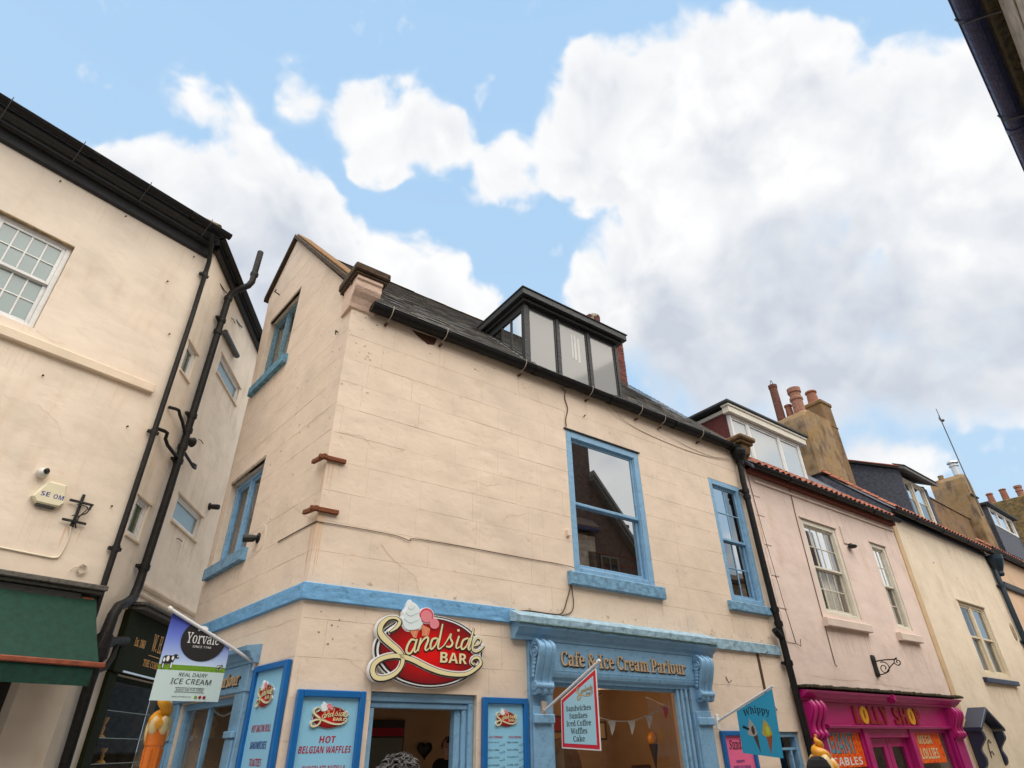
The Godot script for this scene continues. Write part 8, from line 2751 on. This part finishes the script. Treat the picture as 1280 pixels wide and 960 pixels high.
# runs of rust or dirt below an iron or a sill: narrow tapering strips of stained paint
func runs(house: Node3D, x0: float, x1: float, top: float, length: float, n: int, m: Material, at := Transform3D.IDENTITY) -> void:
	var mb := MB.new()
	for i in n:
		var x := rng.randf_range(x0, x1)
		var l := length * rng.randf_range(0.35, 1.0)
		var w := rng.randf_range(0.004, 0.014)
		var p := PackedVector2Array()
		for k in 6:
			p.append(Vector2(x + w * (1.0 - k / 6.0) + rng.randf_range(-0.002, 0.002), top - l * k / 6.0))
		p.append(Vector2(x, top - l))
		for k in range(5, -1, -1):
			p.append(Vector2(x - w * (1.0 - k / 6.0) + rng.randf_range(-0.002, 0.002), top - l * k / 6.0))
		mb.prism(p, 0.0, 0.0026 + 0.00008 * i, 0.0, false)
	stuff(part(house, "stain_runs", mb, m, at))

func build_wear_row() -> void:
	var l: Node3D = get_node("left_building")
	runs(l, -3.3, -0.3, 6.69, 0.5, 16, MT.left_stain)
	runs(l, -3.1, -2.0, 7.02, 0.16, 6, MT.left_stain)
	runs(l, -3.4, -0.2, 9.83, 0.6, 14, MT.left_stain)
	runs(l, -1.2, -0.84, 4.5, 0.7, 6, MT.left_stain)
	runs(l, -0.8, -0.5, 4.33, 0.4, 4, MT.rust_stain)
	runs(l, 1.5, 2.9, 8.22, 0.5, 6, MT.left_stain, D2C)
	runs(l, 1.5, 2.8, 5.07, 0.6, 8, MT.left_stain, D2C)
	runs(l, 0.9, 3.4, 9.9, 0.7, 8, MT.left_stain, D2C)
	crack(l, [Vector2(-2.0, 7.0), Vector2(-1.8, 6.94), Vector2(-1.62, 6.96)], Transform3D.IDENTITY, 0.002)
	crack(l, [Vector2(-1.6, 5.9), Vector2(-1.3, 5.75), Vector2(-1.15, 5.5), Vector2(-0.95, 5.42)], Transform3D.IDENTITY, 0.0016)
	crack(l, [Vector2(0.5, 7.3), Vector2(0.62, 7.05), Vector2(0.6, 6.85)], D2C, 0.0018)
	for q in [Vector2(-2.62, 9.72), Vector2(-1.6, 9.75), Vector2(-0.35, 9.7), Vector2(-0.62, 8.9), Vector2(-0.42, 6.02), Vector2(-0.3, 7.9), Vector2(-0.25, 4.75), Vector2(-1.7, 6.35)]:
		part(l, "wall_nail", piped([Vector3(q.x, q.y, 0.0), Vector3(q.x, q.y + 0.004, 0.035), Vector3(q.x + 0.012, q.y - 0.014, 0.04)], 0.009, 6), MT.rust_dark)
	for q in [Vector2(1.62, 6.75), Vector2(1.5, 9.6), Vector2(1.9, 4.9)]:
		part(l, "wall_nail", piped([Vector3(q.x, q.y, 0.0), Vector3(q.x + 0.05, q.y + 0.004, 0.03), Vector3(q.x + 0.2, q.y, 0.03)], 0.008, 6), MT.wire, D2C)
	var p: Node3D = get_node("pink_house")
	runs(p, 1.7, 3.65, 3.74, 0.6, 12, MT.pink_stain)
	runs(p, 5.0, 6.2, 3.7, 0.6, 9, MT.pink_stain)
	runs(p, 0.4, 6.8, 6.7, 0.5, 16, MT.pink_stain)
	crack(p, [Vector2(0.5, 2.75), Vector2(1.6, 2.70), Vector2(2.6, 2.72), Vector2(4.2, 2.66), Vector2(5.4, 2.64)], Transform3D.IDENTITY, 0.003)
	crack(p, [Vector2(6.0, 3.7), Vector2(6.1, 3.2), Vector2(6.2, 2.8), Vector2(6.5, 2.72)], Transform3D.IDENTITY, 0.003)
	crack(p, [Vector2(3.6, 6.6), Vector2(3.66, 6.3)], Transform3D.IDENTITY, 0.003)
	crack(p, [Vector2(4.4, 3.6), Vector2(4.9, 3.45), Vector2(5.4, 3.55)], Transform3D.IDENTITY, 0.0022)
	var f: Node3D = get_node("cream_house")
	runs(f, 2.7, 5.3, 2.98, 0.6, 12, MT.dirt_stain)
	runs(f, 0.5, 7.5, 7.15, 0.6, 18, MT.dirt_stain)
	crack(f, [Vector2(0.6, 6.9), Vector2(2.0, 6.85), Vector2(3.4, 6.62), Vector2(5.0, 6.6)], Transform3D.IDENTITY, 0.003)
	flakes(f, 12, 0.8, 5.0, 5.9, 6.9, MT.terracotta_pale, Transform3D.IDENTITY, 0.035)

func build_wear(c: Node3D) -> void:
	build_wear_row()
	runs(c, 0.005, 0.08, 4.08, 0.8, 9, MT.rust_stain)
	runs(c, 0.0, 0.2, 4.77, 0.45, 6, MT.rust_stain)
	runs(c, -0.14, -0.005, 4.06, 0.8, 9, MT.rust_stain, B2A)
	runs(c, -0.14, -0.005, 4.75, 0.5, 6, MT.rust_stain, B2A)
	for sx: float in [4.02, 6.03, 7.95, 9.08]:
		runs(c, sx - 0.04, sx + 0.04, 3.72, 0.42, 5, MT.dirt_stain)
	for sx: float in [0.57, 1.53, 3.12, 4.69, 6.02, 6.70, 7.9]:
		runs(c, sx - 0.05, sx + 0.02, 7.16, 0.5, 3, MT.dirt_stain)
	runs(c, 0.4, 9.0, 3.06, 0.22, 22, MT.dirt_stain)
	runs(c, -3.9, -0.1, 3.07, 0.25, 10, MT.dirt_stain, B2A)
	runs(c, -3.9, -2.4, 3.98, 0.4, 8, MT.dirt_stain, B2A)
	runs(c, -3.9, -2.5, 7.5, 0.5, 8, MT.dirt_stain, B2A)
	crack(c, [Vector2(0.85, 3.84), Vector2(0.92, 3.76), Vector2(1.09, 3.63), Vector2(1.25, 3.56), Vector2(1.37, 3.49), Vector2(1.46, 3.28)], Transform3D.IDENTITY, 0.0026)
	crack(c, [Vector2(0.04, 5.20), Vector2(0.42, 5.24), Vector2(0.62, 5.1)], Transform3D.IDENTITY, 0.0025)
	crack(c, [Vector2(0.42, 2.5), Vector2(0.62, 2.46), Vector2(0.80, 2.36), Vector2(0.86, 2.2)], Transform3D.IDENTITY, 0.002)
	crack(c, [Vector2(2.2, 5.02), Vector2(2.45, 4.98), Vector2(2.7, 5.06)], Transform3D.IDENTITY, 0.0025)
	crack(c, [Vector2(2.75, 4.45), Vector2(2.85, 4.6), Vector2(3.05, 4.62), Vector2(3.2, 4.7)], Transform3D.IDENTITY, 0.0025)
	crack(c, [Vector2(3.5, 6.9), Vector2(3.62, 6.7), Vector2(3.85, 6.45)], Transform3D.IDENTITY, 0.0025)
	crack(c, [Vector2(7.1, 3.9), Vector2(7.15, 3.6), Vector2(7.3, 3.4), Vector2(7.35, 3.25)], Transform3D.IDENTITY, 0.0025)
	crack(c, [Vector2(-0.05, 3.98), Vector2(-0.5, 4.2), Vector2(-0.8, 4.38), Vector2(-1.1, 4.42)], B2A, 0.003)
	crack(c, [Vector2(-0.1, 5.65), Vector2(-0.6, 5.62), Vector2(-1.5, 5.64)], B2A, 0.003)
	crack(c, [Vector2(-0.2, 2.88), Vector2(-0.7, 2.86), Vector2(-1.0, 2.9)], B2A, 0.0025)
	flakes(c, 26, 0.02, 0.42, 5.9, 7.2, MT.crack_pale, Transform3D.IDENTITY, 0.014)
	flakes(c, 40, 0.0, 9.0, 3.26, 3.34, MT.crack_pale)
	flakes(c, 7, 0.05, 0.5, 2.6, 3.0, MT.crack, Transform3D.IDENTITY, 0.009)
	flakes(c, 26, 0.02, 9.2, 7.12, 7.3, MT.crack_pale, Transform3D.IDENTITY, 0.02)
	flakes(c, 10, 0.2, 9.0, 6.6, 7.2, MT.rust_dark, Transform3D.IDENTITY, 0.018)
	flakes(c, 30, -2.2, -0.05, 5.4, 7.4, MT.crack_pale, B2A, 0.02)
	flakes(c, 10, -2.2, -0.1, 4.3, 7.4, MT.crack, B2A, 0.012)
	var st := MB.new()
	st.prism(PackedVector2Array([Vector2(1.0, 7.28), Vector2(1.12, 7.2), Vector2(1.3, 7.12), Vector2(1.42, 7.16), Vector2(1.46, 7.3)]), -0.004, 0.004, 0.0, false)
	part(c, "bare_patch", st, MT.rust_dark)
	# a lintel of old plaster round the wall lamp, and hooks on the gable
	part(c, "plaster_patch", slab(ellipse(-1.85, 4.2, 0.17, 0.2, 18), -0.002, 0.006, 0.003), MT.gable_1, B2A)
	part(c, "wall_hook", piped([Vector3(-3.9, 10.0, 0.0), Vector3(-3.88, 10.02, 0.12), Vector3(-3.75, 9.98, 0.13)], 0.014, 5), MT.iron, B2A)
	part(c, "wall_hook", piped([Vector3(-0.35, 7.0, 0.0), Vector3(-0.35, 7.02, 0.05), Vector3(-0.31, 6.98, 0.06), Vector3(-0.34, 6.94, 0.04)], 0.010, 5), MT.iron, B2A)
	part(c, "screw_eye", piped([Vector3(4.6, 6.82, 0.0), Vector3(4.6, 6.83, 0.05)], 0.012, 5), MT.rust, Transform3D.IDENTITY)

func _ready() -> void:
	rng.seed = 77
	# camera
	var cam := Camera3D.new()
	cam.name = "camera"
	cam.transform = Transform3D(Basis(Vector3.RIGHT, deg_to_rad(31.4723)) * Basis(Vector3.BACK, deg_to_rad(-0.81586)), Vector3(0, 1.6, 0))
	cam.fov = 65.778
	cam.near = 0.05
	cam.far = 1000.0
	add_child(cam)
	cam.current = true
	# sun and sky
	var to_sun := Vector3(0.20, 0.92, 0.26).normalized()
	var sun := DirectionalLight3D.new()
	sun.name = "sun"
	sun.light_color = Color(1.0, 0.965, 0.91)
	sun.light_energy = 1.35
	sun.light_angular_distance = 90.0
	sun.shadow_enabled = true
	sun.transform = Transform3D(Basis.looking_at(-to_sun), Vector3(0, 30, 0))
	add_child(sun)
	var env := Environment.new()
	env.background_mode = Environment.BG_SKY
	env.sky = Sky.new()
	var pan := PanoramaSkyMaterial.new()
	pan.panorama = make_sky(to_sun)
	env.sky.sky_material = pan
	env.sky_rotation = Vector3(0, PI, 0)
	env.tonemap_mode = Environment.TONE_MAPPER_LINEAR
	env.background_energy_multiplier = 1.5
	env.tonemap_exposure = 1.22
	env.sdfgi_enabled = true
	env.ssao_enabled = true
	env.ssil_enabled = true
	var we := WorldEnvironment.new()
	we.name = "world"
	we.environment = env
	add_child(we)
	# frames of the facades
	FA = frame_at(Vector3(-2.38976571, 0, -7.0), 53.757)
	FB = frame_at(Vector3(-2.38976571, 0, -7.0), 138.071)
	FC = frame_at(Vector3(-5.86721555, 0, -8.68018215), 37.85)
	FD = frame_at(Vector3(-5.86721555, 0, -8.68018215), -7.157)
	FE = frame_at(Vector3(5.23181843, 0, -12.58694507), 53.42)
	FF = frame_at(Vector3(10.80676419, 0, -16.7242466), 51.69)
	FG = frame_at(Vector3(17.04487628, 0, -21.65257874), 51.0)
	B2A = FA.affine_inverse() * FB
	D2C = FC.affine_inverse() * FD
	make_materials()
	# large structure
	build_ground()
	var cafe := build_cafe()
	build_left()
	build_pink()
	build_cream()
	build_far()
	build_near()
	# things
	build_awning()
	build_signs()
	big_cone(FB * T(-1.46, 0.0, 0.80), 2.55, 0.118, "giant plastic ice cream cone in the alley mouth, partly behind the dairy flag")
	big_cone(FE * T(-1.02, -0.3, 0.80), 2.08, 0.22, "giant plastic ice cream cone beside the magenta shop, behind the black hat")
	build_small()
	build_cafe_inside(cafe)
	build_people()
	build_wear(cafe)
